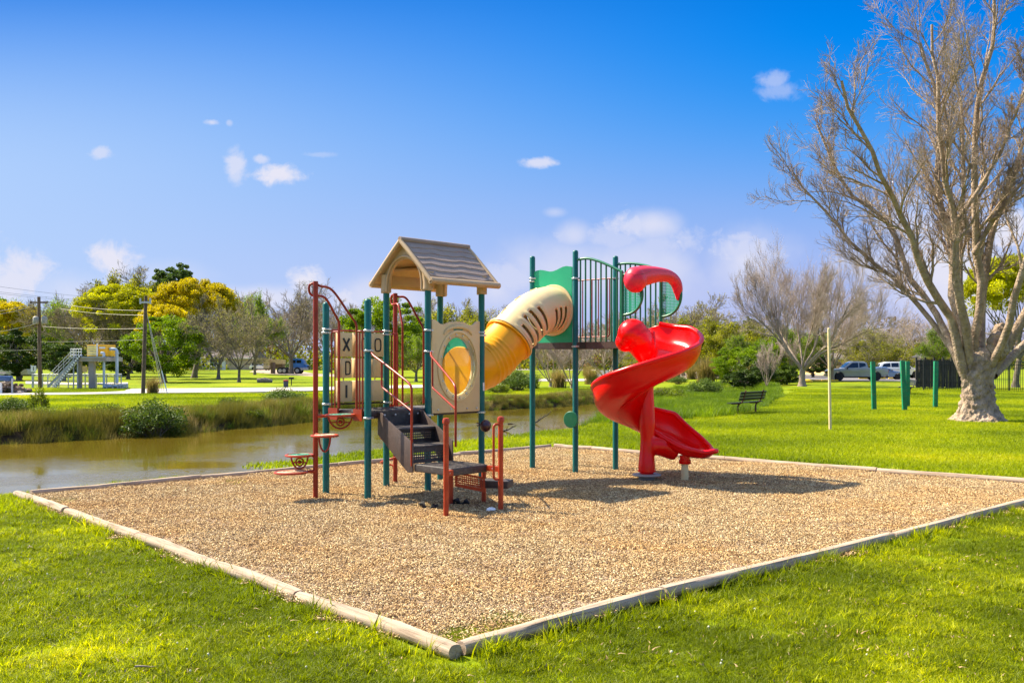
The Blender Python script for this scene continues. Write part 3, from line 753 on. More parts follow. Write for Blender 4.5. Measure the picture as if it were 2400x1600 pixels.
# ---------------------------------------------------------------- landscape timbers
def timber_mat():
    m, t, out = newmat('weathered_timber'); L = t.links.new
    tc = N(t, 'ShaderNodeTexCoord'); oi = N(t, 'ShaderNodeObjectInfo')
    mp = N(t, 'ShaderNodeMapping'); mp.inputs['Scale'].default_value = (.9, 14, 14); L(tc.outputs['Object'], mp.inputs[0])
    ad = N(t, 'ShaderNodeVectorMath', operation='ADD'); L(mp.outputs[0], ad.inputs[0])
    cb = N(t, 'ShaderNodeCombineXYZ'); ml = N(t, 'ShaderNodeMath', operation='MULTIPLY'); ml.inputs[1].default_value = 37; L(oi.outputs['Random'], ml.inputs[0]); L(ml.outputs[0], cb.inputs[0]); L(cb.outputs[0], ad.inputs[1])
    n = N(t, 'ShaderNodeTexNoise'); n.inputs['Scale'].default_value = 2; n.inputs['Detail'].default_value = 8; n.inputs['Roughness'].default_value = .65; L(ad.outputs[0], n.inputs['Vector'])
    cr = N(t, 'ShaderNodeValToRGB'); el = cr.color_ramp.elements; el.new(.5)
    el[0].position = .30; el[0].color = (0.16, 0.11, 0.075, 1); el[1].position = .47; el[1].color = (0.36, 0.265, 0.185, 1); el[2].position = .72; el[2].color = (0.50, 0.39, 0.285, 1)
    L(n.outputs[0], cr.inputs[0])
    b = N(t, 'ShaderNodeBsdfPrincipled'); b.inputs['Roughness'].default_value = .85; b.inputs['Specular IOR Level'].default_value = .2; L(cr.outputs[0], b.inputs['Base Color'])
    bp = N(t, 'ShaderNodeBump'); bp.inputs['Strength'].default_value = .7; bp.inputs['Distance'].default_value = .012; L(n.outputs[0], bp.inputs['Height']); L(bp.outputs[0], b.inputs['Normal'])
    L(b.outputs[0], out.inputs[0]); return m
M['timber'] = timber_mat()
def timber(a, b, label, seed, rad=.066, sag=(0, 0)):
    r = random.Random(seed); a = Vector((a[0], a[1], 0)); b = Vector((b[0], b[1], 0)); d = b - a; Ln = d.length - .012
    n = 26; m_ = 14; vs = []; fs = []; ph = r.uniform(0, 6); ph2 = r.uniform(0, 6)
    for i in range(n + 1):
        t = i / n; rr = rad * (1 + .05*math.sin(t*9+ph) + .03*math.sin(t*23+ph2)) * (.90 if i in (0, n) else 1)
        for j in range(m_):
            an = 2*PI*j/m_; y = rr*math.cos(an)*1.05; z = rr*math.sin(an)
            z = max(min(z, rad*.80), -rad*.9); z *= 1 + .04*math.sin(an*3+t*11+ph)
            vs.append((t*Ln - Ln/2, y + .012*math.sin(t*5+ph), z + .008*math.sin(t*4+ph2) + sag[0]*(1-t) + sag[1]*t))
    for i in range(n):
        for j in range(m_): fs.append((i*m_+j, i*m_+(j+1)%m_, (i+1)*m_+(j+1)%m_, (i+1)*m_+j))
    fs.append(tuple(range(m_))[::-1]); fs.append(tuple(n*m_+j for j in range(m_)))
    mb = MB(); mb.add(vs, fs)
    me = mb.mesh('landscape_timber', smooth=True, mat=M['timber'])
    c = (a + b) / 2
    o = link('landscape_timber', me, loc=(c.x, c.y, .050)); o.rotation_euler = (0, 0, math.atan2(d.y, d.x))
    props(o, label, 'timber', 'timbers edging the mulch bed')
def timbers():
    def on(p, q, xs):
        "points on the line p-q (pixels) at given pixel x"
        return [gp(x, p[1] + (q[1]-p[1])*(x-p[0])/(q[0]-p[0])) for x in xs]
    Np, Lp, Fp, Rp = (1055,1540), (50,1166), (1295,1050), (2545,1149)
    a = on(Lp, Np, [40,156,325,505,703,1068])
    lab = ['short pale timber at the far left corner of the mulch bed beside the creek', 'pale timber second from the left corner on the front left edge',
           'middle pale timber of the front left edge of the mulch bed', 'pale timber on the front left edge just left of the cracked long one',
           'longest pale weathered timber ending at the nearest corner of the mulch bed']
    for i in range(5): timber(a[i], a[i+1], lab[i], 20+i, .058)
    a = on(Np, Rp, [1080,1552,2090,2545])
    lab = ['grey timber from the nearest corner with moss on its near end', 'long grey timber in the middle of the front right edge with tall grass along it', 'grey timber at the far end of the front right edge']
    for i in range(3): timber(a[i], a[i+1], lab[i], 40+i, .060, ((0,.02),(.02,.015),(-.0,.01))[i])
    a = on(Lp, Fp, [72,470,790,1075,1290])
    lab = ['brown shaded timber along the creek from the far left corner', 'brown timber along the creek edge behind the red stepping pod pole', 'brown timber along the creek behind the stairs', 'short brown timber on the creek side ending at the back corner of the bed']
    for i in range(4): timber(a[i], a[i+1], lab[i], 60+i, .058, (.01, .01))
    a = on(Fp, Rp, [1300,1388,1700,2056,2545])
    lab = ['shortest pale timber at the back corner of the mulch bed', 'pale timber on the back right edge behind the spiral slide', 'pale timber on the back right edge right of the spiral slide', 'pale timber on the back right edge running out of the picture']
    for i in range(4): timber(a[i], a[i+1], lab[i], 80+i, .058, (.02, .02))
timbers()
# ================================================================ playground
PG = thing('playground_structure', 'red, green and tan playground set with a spiral slide, tube and shingled roof', 'playground set', (0, 15.5, 0))
def part(mb, name, mat, parent=None, smooth=False, bevel=0.0, label=None, seg=2, kind=None):
    o = mb.build(name, M[mat] if isinstance(mat, str) else mat, parent or PG, smooth, bevel, seg)
    return props(o, label=label, kind=kind)
V3 = Vector
H_ = V3((-1.271, 14.84, 0)); U_ = V3((.70, -.55, 0)); W_ = V3((.784, .85, 0))
G_ = H_ - U_; E_ = H_ - W_; F_ = E_ - U_; I_ = H_ + W_; J_ = I_ - U_
A_ = V3((.371, 17.79, 0)); B_ = V3((1.111, 17.19, 0)); C_ = V3((1.863, 17.66, 0)); D_ = V3((1.185, 18.26, 0))
B2 = V3((1.860, 16.57, 0)); C2 = V3((2.590, 17.07, 0))
uh = U_.normalized(); wh = W_.normalized(); Zv = V3((0, 0, 1))
DK1, DK2 = 1.28, 2.33
def at(p, z): return V3((p.x, p.y, z))
def lerp(a, b, t): return a + (b - a) * t
PR = .0495
def post(p, top, dome=True, name='post', mat='post', r=PR):
    mb = MB()
    prof = [(r, -.15), (r, top - r*.8)]
    if dome: prof += [(r*1.0, top-r*.8), (r*.9, top-r*.35), (r*.6, top-r*.08), (r*.15, top)]
    else: prof += [(r, top)]
    mb.lathe(at(p, 0), prof, 24); return part(mb, name, mat, smooth=True)
for p, tp in ((E_, 2.885), (F_, 2.87)): post(p, tp)
for p in (G_, H_, I_, J_): post(p, 3.15, False)
for p, tp in ((A_, 3.90), (B_, 3.94), (C_, 3.89), (D_, 2.4)): post(p, tp)

# clamps
def clamp_mesh():
    mb = MB(); n = 22
    mb.lathe((0, 0, -.016), [(PR+.001, 0), (PR+.013, .002), (PR+.013, .03), (PR+.001, .032)], n)
    mb.box((PR+.022, 0, 0), (.035, .05, .028)); mb.box((-PR-.016, 0, 0), (.02, .03, .024))
    mb.cyl((PR+.03, -.035, 0), .008, .07, 8, 'Y')
    return mb.mesh('clamp', smooth=False, bevel=.003, mat=M['galv'], seg=1)
CL = clamp_mesh()
def clamp(p, z, ang=0): link('clamp', CL, PG, (p.x, p.y, z), rot=(0, 0, ang))
aU = math.atan2(U_.y, U_.x); aW = math.atan2(W_.y, W_.x)
for p, zs in ((E_, ((774, aW), (821, aU), (979, aW))), (F_, ((771, aU), (779, aW), (946, aU))), (G_, ((775, aW), (783, aW), (942, aU))),
              (H_, ((773, aW), (823, aU), (972, aW))), (I_, ((778, aW+PI), (785, aW), (965, aW+PI))), (J_, ((778, aU),)), (A_, ((652, aU), (659, aW))),
              (B_, ((652, aU), (811, aU))), (C_, ((652, aW+PI),))):
    for (y, a) in zs: clamp(p, zp(y, p.y), a)

# decks
def deckpoly(pts, z, name='deck'):
    mb = MB(); mb.prism([at(p, z-.012) for p in pts], (0, 0, .012)); return part(mb, name, 'deck')
def deck(c0, u, w, z, nm='deck'):
    "deck plate with a grid of planks edge-lipped, rim boards around it"
    o = 0.05
    e = MB(); ps = [c0, c0+u, c0+u+w, c0+w]
    ctr = (ps[0]+ps[2])/2
    q = [p + (p-ctr).normalized()*-0.045 for p in ps]
    mb = MB(); mb.prism([at(p, z-.03) for p in q], (0, 0, .03))
    # raised drain ribs on top
    un = u.normalized(); k = int(w.length/.09)
    for i in range(1, k):
        t = i/k; a_ = lerp(q[0], q[3], t); b_ = lerp(q[1], q[2], t); mb.beam(at(a_ + un*.03, z+.002), at(b_ - un*.03, z+.002), .05, .006)
    d = part(mb, nm, 'deck', bevel=.003, seg=1)
    for i in range(4):
        r_ = MB(); a_, b_ = q[i], q[(i+1) % 4]; r_.beam(at(a_, z-.055), at(b_, z-.055), .02, .105); part(r_, 'rim_board', 'deck_edge', d)
deck(E_, U_*-1, W_, DK1); deck(H_, U_*-1, W_, DK1)

# ---- roof
RF = MB(); E0 = zp(653, 14.75) + .02
gap_f, gap_b, ovh = -.13*wh, .16*wh, .20
front_m = (G_ + H_)/2 - wh*.13; back_m = (I_ + J_)/2 + wh*.17
ridge_z = 3.85; half = U_.length/2 + ovh; eave_z = 3.20
def rp(t, s, k, dz=0.0):
    "roof point: t along ridge 0..1, s -1..1 across, k height above slope"
    base = lerp(front_m, back_m, t); a = abs(s)
    z = ridge_z - (ridge_z - eave_z)*(a**1.04) + k
    return at(base + uh*(s*half), z + dz)
th_ = .05
for sgn in (1, -1):
    vs = []; fs = []; nt_, ns = 2, 8
    for k in (0, -th_):
        for i in range(nt_):
            for j in range(ns+1): vs.append(rp(i, sgn*j/ns, k))
    n1 = nt_*(ns+1)
    for j in range(ns):
        fs.append((j, j+1, ns+1+j+1, ns+1+j)); fs.append((n1+j, n1+ns+1+j, n1+ns+1+j+1, n1+j+1))
        fs.append((j, n1+j, n1+j+1, j+1)); fs.append((ns+1+j, ns+1+j+1, n1+ns+1+j+1, n1+ns+1+j))
    fs.append((ns, n1+ns, n1+2*ns+1, 2*ns+1))
    RF.add(vs, fs)
roof = part(RF, 'roof', 'rooftrim')
for sgn in (1, -1):
    nr = 6
    for r_i in range(nr):
        s0 = .05 + (r_i)/nr*.86; s1 = .05 + (r_i+1)/nr*.86
        vs = []; n = 30
        for i in range(n+1):
            t = .035 + .93*i/n
            wv = .016*math.sin(t*13 + r_i*.9) + .008*math.sin(t*29+r_i*2)
            up_ = s0 + (0 if r_i == 0 else .016*math.sin(t*13 + (r_i-1)*.9) + .008*math.sin(t*29+(r_i-1)*2)) - .01
            vs += [rp(t, sgn*up_, .004), rp(t, sgn*(s1+wv), .019), rp(t, sgn*(s1+wv), .0)]
        fs = []
        for i in range(n):
            a = i*3; fs += [(a, a+3, a+4, a+1), (a+1, a+4, a+5, a+2)]
        m_ = MB().add(vs, fs); part(m_, 'shingle_row', 'roof', roof)
rr = MB(); rr.tube([rp(-.01, 0, .012), rp(1.01, 0, .012)], .042, 12); part(rr, 'ridge_cap', 'roof', roof, smooth=True)
for sgn in (1, -1):
    rr = MB(); rr.tube([rp(-.01, sgn*.985, -.008), rp(1.01, sgn*.985, -.008)], .05, 12); part(rr, 'eave_roll', 'rooftrim', roof, smooth=True)
for t in (0.0, 1.0):
    for sgn in (1, -1):
        rr = MB(); rr.tube([rp(t, sgn*s, -.012) for s in (0, .2, .4, .6, .8, 1.0)], .036, 10); part(rr, 'barge_roll', 'rooftrim', roof, smooth=True)
# gables with a round arch and post sockets
def gable(m, inward):
    t0 = 0
    pts = []; hw = U_.length/2 + .075; aw = U_.length/2 - .10; az0 = 3.10
    base = m; out = []
    # outer outline, right foot -> up slope -> left foot -> arch
    prof = [(hw, 3.06), (hw, 3.33), (0, 3.805), (-hw, 3.33), (-hw, 3.06), (-aw, 3.06)]
    arch = [(-aw*math.cos(a), 3.17 + .40*math.sin(a)) for a in np.linspace(0, PI, 15)]
    prof = prof + [(-aw, 3.17)][:0] + arch + [(aw, 3.06)]
    poly = [at(base + uh*a, z) for (a, z) in prof]
    mb = MB(); mb.prism(poly, inward*.05); part(mb, 'gable_panel', 'rooftrim', roof, bevel=.008)
    # moulded rib round the arch
    mb = MB(); mb.tube([at(base - inward*.012 + uh*(-a), z) for (a, z) in [(-aw-.03, 3.08)] + [((-(aw+.03))*math.cos(q), 3.17 + .435*math.sin(q)) for q in np.linspace(0, PI, 18)] + [(aw+.03, 3.08)]], .020, 8)
    part(mb, 'arch_rib', 'rooftrim', roof, smooth=True)
gable((G_ + H_)/2 - wh*.045, wh); gable((I_ + J_)/2 + wh*.045, -wh)
for p in (G_, H_, I_, J_):
    mb = MB(); mb.lathe(at(p, 3.065), [(.066, 0), (.078, .015), (.078, .03), (.076, .12), (.095, .28)], 18); part(mb, 'post_socket', 'rooftrim', roof, smooth=True)
# side valances under the eaves
for (p, q, s) in ((H_, I_, 1), (G_, J_, -1)):
    mb = MB(); a_ = p + uh*(.03*s); b_ = q + uh*(.03*s); mb.beam(at(a_, 3.27), at(b_, 3.27), .03, .16); part(mb, 'eave_beam', 'rooftrim', roof, bevel=.006)
# ceiling moulding seen through the arch
mb = MB(); mb.beam(rp(.1, -.55, -.09), rp(.9, -.35, -.09), .10, .04); part(mb, 'ceiling_rib', 'rooftrim', roof, bevel=.01)

# ---- bubble window panel between H and I
def bubble():
    a0 = H_ + wh*.062; L_ = W_.length - .124; un = wh; nrm = uh  # outward to the right-front
    zb, zt = zp(969, 14.95), zp(750, 14.9)
    cx, cz = L_*.53, zp(857, 15.25); rx, rz = .325, .445
    outline = [(0, zb+.01), (L_, zb+.01), (L_, zt+.015)]
    outline += [(L_*.94, zt+.01), (L_*.86, zt-.045), (L_*.78, zt-.055), (L_*.66, zt-.01), (L_*.5, zt+.0), (L_*.36, zt-.015), (L_*.24, zt-.06), (L_*.16, zt-.045), (L_*.07, zt+.01), (0, zt+.02)]
    n = 40
    # face as ring between outline and ellipse
    def ray(th):
        # intersect outline polygon with a ray from the ellipse centre
        best = None; dx, dz = math.cos(th), math.sin(th)
        for i in range(len(outline)):
            x1, z1 = outline[i]; x2, z2 = outline[(i+1) % len(outline)]
            ex, ez = x2-x1, z2-z1; det = dx*(-ez) + ex*dz
            if abs(det) < 1e-9: continue
            bx, bz = x1-cx, z1-cz
            t = (bx*(-ez) + ex*bz)/det; s = (dx*bz - dz*bx)/det
            if t > 0 and -1e-6 <= s <= 1+1e-6 and (best is None or t < best): best = t
        return (cx + dx*best, cz + dz*best)
    angs = sorted(set([2*PI*i/n for i in range(n)] + [math.atan2(z-cz, x-cx) % (2*PI) for x, z in outline]))
    def p3(x, z, d): return at(a0 + un*x + nrm*d, z)
    rings = []
    for th in angs:
        ox, oz = ray(th); ex, ez = cx + rx*math.cos(th)*1.0, cz + rz*math.sin(th)
        e2 = (cx + (rx+.115)*math.cos(th), cz + (rz+.115)*math.sin(th))
        e3 = (cx + (rx+.075)*math.cos(th), cz + (rz+.075)*math.sin(th))
        # keep the moulded ring inside the panel
        def lim(e):
            if math.hypot(e[0]-cx, e[1]-cz) > math.hypot(ox-cx, oz-cz)*.97: 
                f = math.hypot(ox-cx, oz-cz)*.97/math.hypot(e[0]-cx, e[1]-cz); return (cx+(e[0]-cx)*f, cz+(e[1]-cz)*f)
            return e
        e2 = lim(e2); e3 = lim(e3)
        rings.append([p3(ox, oz, -.02), p3(ox, oz, .022), p3(*e2, .022), p3(*e2, .04), p3(*e3, .045), p3(*e3, .018), p3(ex, ez, .015), p3(ex, ez, -.02)])
    k = len(rings); m_ = 8; vs = [v for r_ in rings for v in r_]; fs = []
    for i in range(k):
        for j in range(m_): fs.append((i*m_+j, ((i+1)%k)*m_+j, ((i+1)%k)*m_+(j+1)%m_, i*m_+(j+1)%m_))
    bp = part(MB().add(vs, fs), 'bubble_panel', 'tan', bevel=.006)
    # raised brow over the window
    mb = MB(); mb.tube([p3(cx + .30*math.cos(q), cz + .47 + .145*math.sin(q), .03) for q in np.linspace(.1, PI-.1, 16)], [.012+.024*math.sin(q) for q in np.linspace(.1, PI-.1, 16)], 8)
    part(mb, 'moulded_brow', 'tan', bp, smooth=True)
    mb = MB(); mb.tube([p3(cx + .12*math.cos(q), cz + .575 + .038*math.sin(q), .024) for q in np.linspace(0, 2*PI, 25)[:-1]], .006, 6, closed=True)
    part(mb, 'handle_rim', 'tan', bp, smooth=True)
    mb = MB(); vs = [p3(cx + .118*math.cos(q), cz + .575 + .036*math.sin(q), .0235) for q in np.linspace(0, 2*PI, 25)[:-1]]; mb.add(vs, [tuple(range(24))])
    part(mb, 'handle_slot', pm('teal_shade', (0.0, .20, .15), .5), bp)
    bm_ = MB(); bm_.lathe((0, 0, 0), [(.016, 0), (.016, .008), (.010, .014), (.002, .016)], 10); bolt = bm_.mesh('bolt', smooth=True, mat=M['bolt'])
    rot = nrm.to_track_quat('Z', 'Y').to_euler()
    for i in range(16):
        th = 2*PI*i/16 + .1
        p = p3(cx + (rx+.045)*math.cos(th), cz + (rz+.045)*math.sin(th), .022); link('bolt', bolt, bp, p, rot=rot)
    for x in (.12, .38, .72, .93): link('bolt', bolt, bp, p3(L_*x, zb+.06, .022), rot=rot)
    for x, z in ((.30, .47), (.74, .47)): link('bolt', bolt, bp, p3(L_*x, cz+z+.06, .022), rot=rot, scale=(.6,.6,.6))
    # blown clear dome
    gm, t, out = newmat('clear_polycarbonate')
    g = N(t, 'ShaderNodeBsdfGlossy'); g.inputs['Roughness'].default_value = .06; g.inputs[0].default_value = (.9, .95, .95, 1)
    tr = N(t, 'ShaderNodeBsdfTransparent'); tr.inputs[0].default_value = (.90, .94, .92, 1)
    fz = N(t, 'ShaderNodeFresnel'); fz.inputs[0].default_value = 1.4
    mx = N(t, 'ShaderNodeMixShader'); t.links.new(fz.outputs[0], mx.inputs[0]); t.links.new(tr.outputs[0], mx.inputs[1]); t.links.new(g.outputs[0], mx.inputs[2]); t.links.new(mx.outputs[0], out.inputs[0])
    vs = []; fs = []; nr_, na = 10, 40
    for i in range(nr_+1):
        q = i/nr_
        for j in range(na):
            a = 2*PI*j/na; vs.append(p3(cx + rx*1.03*q*math.cos(a), cz + rz*1.03*q*math.sin(a), .018 + .20*math.sqrt(max(0, 1-q*q))))
    for i in range(1, nr_):
        for j in range(na): fs.append((i*na+j, i*na+(j+1)%na, (i+1)*na+(j+1)%na, (i+1)*na+j))
    fs.append(tuple(na+j for j in range(na)))
    mb = MB(); mb.add(vs, fs); part(mb, 'bubble_window', gm, bp, smooth=True)
bubble()
# lower green tube panel between J and I, with a round opening
TC1 = (I_ + J_)/2; TC1 = at(TC1, 1.84); tn1 = V3((-U_.y, U_.x, 0)); tn1 = (wh - uh*wh.dot(uh)).normalized()
def holed_panel(a, b, z0, z1, c, r, thick, nrm, wavy=0.0, name='tube_panel'):
    un = (b - a).normalized(); L_ = (b-a).length; cx = (V3((c.x, c.y, 0)) - V3((a.x, a.y, 0))).dot(un); cz = c.z; n = 64
    def ray(th):
        dx, dz = math.cos(th), math.sin(th); ts = []
        if dx > 1e-9: ts.append((L_-cx)/dx)
        if dx < -1e-9: ts.append(-cx/dx)
        if dz > 1e-9: ts.append((z1-cz)/dz)
        if dz < -1e-9: ts.append((z0-cz)/dz)
        t = min(ts); return [cx+dx*t, cz+dz*t]
    angs = sorted(set([2*PI*i/n for i in range(n)] + [math.atan2(z-cz, x-cx) % (2*PI) for x in (0, L_) for z in (z0, z1)]))
    vs = []; fs = []
    for th in angs:
        o = ray(th)
        if abs(o[1]-z1) < 1e-6 and wavy: o[1] += wavy*math.sin(o[0]/L_*9+.4) + .05*o[0]/L_
        for d in (-thick/2, thick/2):
            vs.append(at(V3((a.x, a.y, 0)) + un*o[0] + nrm*d, o[1])); vs.append(at(V3((a.x, a.y, 0)) + un*(cx+r*math.cos(th)) + nrm*d, cz+r*math.sin(th)))
    k = len(angs)
    for i in range(k):
        p = i*4; q = ((i+1) % k)*4
        fs += [(p, q, q+1, p+1), (p+2, p+3, q+3, q+2), (p, p+2, q+2, q), (p+1, q+1, q+3, p+3)]
    return part(MB().add(vs, fs), name, 'green_panel')
holed_panel(J_ + uh*.07, I_ - uh*.03, 1.24, 2.42, TC1, .36, .02, tn1)
TC2 = at((A_ + B_)/2, 2.90); ABn = (B_ - A_).normalized(); tn2 = V3((-.683, -.73, 0)); tn2 = (tn2 - ABn*tn2.dot(ABn)).normalized()
holed_panel(A_ + ABn*.05 + tn2*.0, B_ - ABn*.07, zp(809, 17.5), 3.60, TC2, .36, .02, tn2, .03)

# ---- tube
def bez(a, b, c, d, t): return a*(1-t)**3 + b*3*t*(1-t)**2 + c*3*t*t*(1-t) + d*t**3
P0 = TC2 + tn2*.012; P3 = TC1 + tn1*.012
P1 = P0 + tn2*1.02 + V3((0, 0, .03)); P2 = P3 + tn1*.95 + V3((0.06, 0, -.02))
TR = .405
def tube_section(t0, t1, name, mat, slots=(), ribs=(), nu=64, nv=56, holes_sky=None):
    vs = []; fs = []
    frames = []
    for i in range(nu+1):
        t = t0 + (t1-t0)*i/nu; p = bez(P0, P1, P2, P3, t); tg = (bez(P0, P1, P2, P3, t+.01) - bez(P0, P1, P2, P3, t-.01)).normalized()
        side = tg.cross(Zv); side.normalize(); up = side.cross(tg).normalized(); frames.append((p, side, up))
        for j in range(nv):
            a = 2*PI*j/nv; r_ = TR
            tt = i/nu
            for (rt, ra0, ra1, amp) in ribs:
                if abs(tt-rt) < .016:
                    da = (a-ra0) % (2*PI)
                    if da < (ra1-ra0): r_ += amp
            # moulded seam ridges at top and bottom
            if min(abs(a-PI/2), abs(a-3*PI/2)) < .10: r_ += .010
            vs.append(p + side*(r_*math.cos(a)) + up*(r_*math.sin(a)))
    for i in range(nu):
        for j in range(nv):
            tt = (i+.5)/nu; a = 2*PI*(j+.5)/nv; hole = False
            for (s0, s1, a0, a1) in slots:
                if s0 <= tt <= s1 and ((a-a0) % (2*PI)) <= (a1-a0): hole = True
            if not hole: fs.append((i*nv+j, i*nv+(j+1)%nv, (i+1)*nv+(j+1)%nv, (i+1)*nv+j))
    o = part(MB().add(vs, fs), name, mat, smooth=True)
    md = o.modifiers.new('shell', 'SOLIDIFY'); md.thickness = .018; md.offset = -1
    return o, frames
# a: 0 = right of travel direction (towards camera side), PI/2 = top
def flange(t, parent, mat, r=.045, w=.028):
    p = bez(P0, P1, P2, P3, t); tg = (bez(P0, P1, P2, P3, min(1, t+.01)) - bez(P0, P1, P2, P3, max(0, t-.01))).normalized()
    mb = MB(); mb.lathe(p - tg*w/2, [(TR-.01, 0), (TR+r, 0), (TR+r, w), (TR-.01, w), (TR-.01, 0)], 48, axis=tg); return part(mb, 'flange', mat, parent, bevel=.004, seg=1)
camside = 1
TJ = .50
def slots_for(cs):
    out = []
    for k in range(4): out.append((.13+.085*k, .13+.085*k+.035, cs-.95, cs+.05))
    return out
PG_tube = []
# which angle faces the camera: right of travel (tn2 direction is left/front) -> side = tg x Z
_sec, _fr = tube_section(0.0, TJ, 'tube_elbow', 'beige',
    slots=[(.08, .125, PI-.1, PI+1.15), (.17, .215, PI-.15, PI+1.15), (.26, .305, PI-.1, PI+1.1),
           (.50, .545, PI-.60, PI+.62), (.62, .665, PI-.66, PI+.80), (.74, .785, PI-.62, PI+.92), (.86, .905, PI-.45, PI+.95),
           (.10, .135, PI*2-1.15, PI*2-.15), (.19, .225, PI*2-1.15, PI*2-.15), (.56, .60, PI*2-.5, PI*2+.5), (.68, .72, PI*2-.5, PI*2+.5), (.8, .84, PI*2-.5, PI*2+.5)],
    ribs=[(.58, PI-.72, PI+.85, .016), (.70, PI-.76, PI+.95, .016), (.82, PI-.72, PI+1.0, .016), (.94, PI-.6, PI+1.0, .016), (.46, PI-.6, PI+.7, .016)])
flange(.005, _sec, 'beige', .05); flange(TJ-.004, _sec, 'beige', .05)
_sec2, _ = tube_section(TJ, 1.0, 'tube_chute', 'yellow', ribs=[(.30+.085*k, PI-1.0, PI+1.3, .012) for k in range(5)])
flange(TJ+.014, _sec2, 'yellow', .045); flange(.995, _sec2, 'orange', .04)
# finger dimples on top of the beige elbow
for t in (.13, .26, .39):
    p = bez(P0, P1, P2, P3, t); tg = (bez(P0, P1, P2, P3, t+.01) - bez(P0, P1, P2, P3, t-.01)).normalized(); side = tg.cross(Zv).normalized(); up = side.cross(tg).normalized()
    c = p + up*(TR+.004) + side*.06
    mb = MB(); mb.tube([c + tg*(.07*math.cos(q)) + side*(.045*math.sin(q)) - up*.012*abs(math.sin(q)) for q in np.linspace(0, 2*PI, 20)[:-1]], .010, 6, closed=True)
    part(mb, 'oval_dimple', 'beige', _sec, smooth=True)
# orange inside end as seen through the bubble window
mb = MB(); 
mb.lathe(TC1 - tn1*.045, [(.30, 0), (.385, 0), (.395, .02), (.385, .04), (.30, .05), (.30, 0)], 40, axis=tn1); part(mb, 'tube_mouth_ring', 'yellow', smooth=True)

# ---- bars and small rails
def rail(pts, r=.014, mat='redbrown', name='rail', fil=.08, parent=None, n=10, label=None):
    mb = MB(); mb.tube(fillet(pts, fil) if fil else pts, r, n); return part(mb, name, mat, parent, smooth=True, label=label)

# letter blocks between F and G
def letter(ch, c, xd, zd, nd, s, parent):
    mb = MB(); w = .018
    def seg(a, b):
        A = c + xd*a[0]*s + zd*a[1]*s; B = c + xd*b[0]*s + zd*b[1]*s
        mb.beam(A, B, w, w*1.9, up=nd) if False else mb.beam(A, B, .012, w*1.6, up=(xd if abs((B-A).normalized().dot(xd)) < .5 else zd))
    if ch == 'X': seg((-.5, .9), (.5, -.9)); seg((.5, .9), (-.5, -.9))
    if ch == 'I': seg((0, .9), (0, -.9))
    if ch in 'OD':
        n = 20; pts = []
        for i in range(n):
            q = 2*PI*i/n; x = math.cos(q); z = math.sin(q)
            k = .55
            x = math.copysign(abs(x)**k, x)*.5; z = math.copysign(abs(z)**k, z)*.9
            if ch == 'D' and x < 0: x = -.5; z = math.copysign(.9, z) if abs(z) > .45 else z
            pts.append(c + xd*x*s + zd*z*s)
        mb.tube(pts, .011, 6, closed=True)
    return part(mb, 'letter', 'letter', parent)
def ttt():
    un = wh; L_ = W_.length; z_top = zp(775, 15.0); z_bot = zp(944, 15.0)
    fr = MB()
    a = at(F_, z_top); b = at(G_, z_top)
    frm = rail([at(F_, z_top), at(G_, z_top)], .014, name='panel_rail', fil=0)
    rail([at(F_, z_bot), at(G_, z_bot)], .014, 'black', name='panel_rail', fil=0)
    rows = [(780, 835), (839, 884), (891, 939)]
    chars = {(0, 0): 'X', (0, 2): 'O', (1, 0): 'D', (2, 0): 'I', (0, 1): 'O'}
    for ri, (y0, y1) in enumerate(rows):
        for ci, fr_ in enumerate((.275, .54, .80)):
            p = lerp(F_, G_, fr_); z1, z0 = zp(y0, 15.0), zp(y1, 15.0); h = z1 - z0
            hw = .135; ang = aW + (.25 if (ri+ci) % 2 else -.1)
            mb = MB(); mb.lathe(at(p, z0), [(hw*.93, 0), (hw, .012), (hw, h-.012), (hw*.93, h)], 4 if False else 28)
            # rounded square block
            vs = []; n = 32; m_ = 4
            prof = [(.94, 0), (1, .012), (1, h-.012), (.94, h)]
            for (k, hz) in prof:
                for j in range(n):
                    q = 2*PI*j/n; x = math.copysign(abs(math.cos(q))**.42, math.cos(q)); y = math.copysign(abs(math.sin(q))**.42, math.sin(q))
                    v = Matrix.Rotation(ang, 3, 'Z') @ V3((x*hw*.95*k, y*hw*.62*k, 0)); vs.append(at(p, z0+hz) + v)
            fs = [(i*n+j, i*n+(j+1)%n, (i+1)*n+(j+1)%n, (i+1)*n+j) for i in range(3) for j in range(n)] + [tuple(range(n))[::-1], tuple(3*n+j for j in range(n))]
            blk = part(MB().add(vs, fs), 'letter_block', 'tan', frm, smooth=False, bevel=0)
            for f_ in blk.data.polygons: f_.use_smooth = True
            blk.data.set_sharp_from_angle(angle=R(35)) if hasattr(blk.data, 'set_sharp_from_angle') else None
            if (ri, ci) in chars:
                xd = V3((math.cos(ang), math.sin(ang), 0)); nd = V3((math.sin(ang), -math.cos(ang), 0))
                # letters sit on the block face; thing > part > sub-part is the limit, so they hang from the rail
                letter(chars[(ri, ci)], at(p, (z0+z1)/2) + nd*(hw*.62+.004), xd, Zv, nd, .105, frm)
            mb = MB(); mb.cyl(at(p, z0-.03), .012, .03, 8); part(mb, 'spindle', 'tan', frm)
        # spindle rods
    for fr_ in (.275, .54, .80):
        p = lerp(F_, G_, fr_); mb = MB(); mb.cyl(at(p, z_bot), .008, z_top-z_bot, 8); part(mb, 'spindle', 'bolt', frm)
ttt()

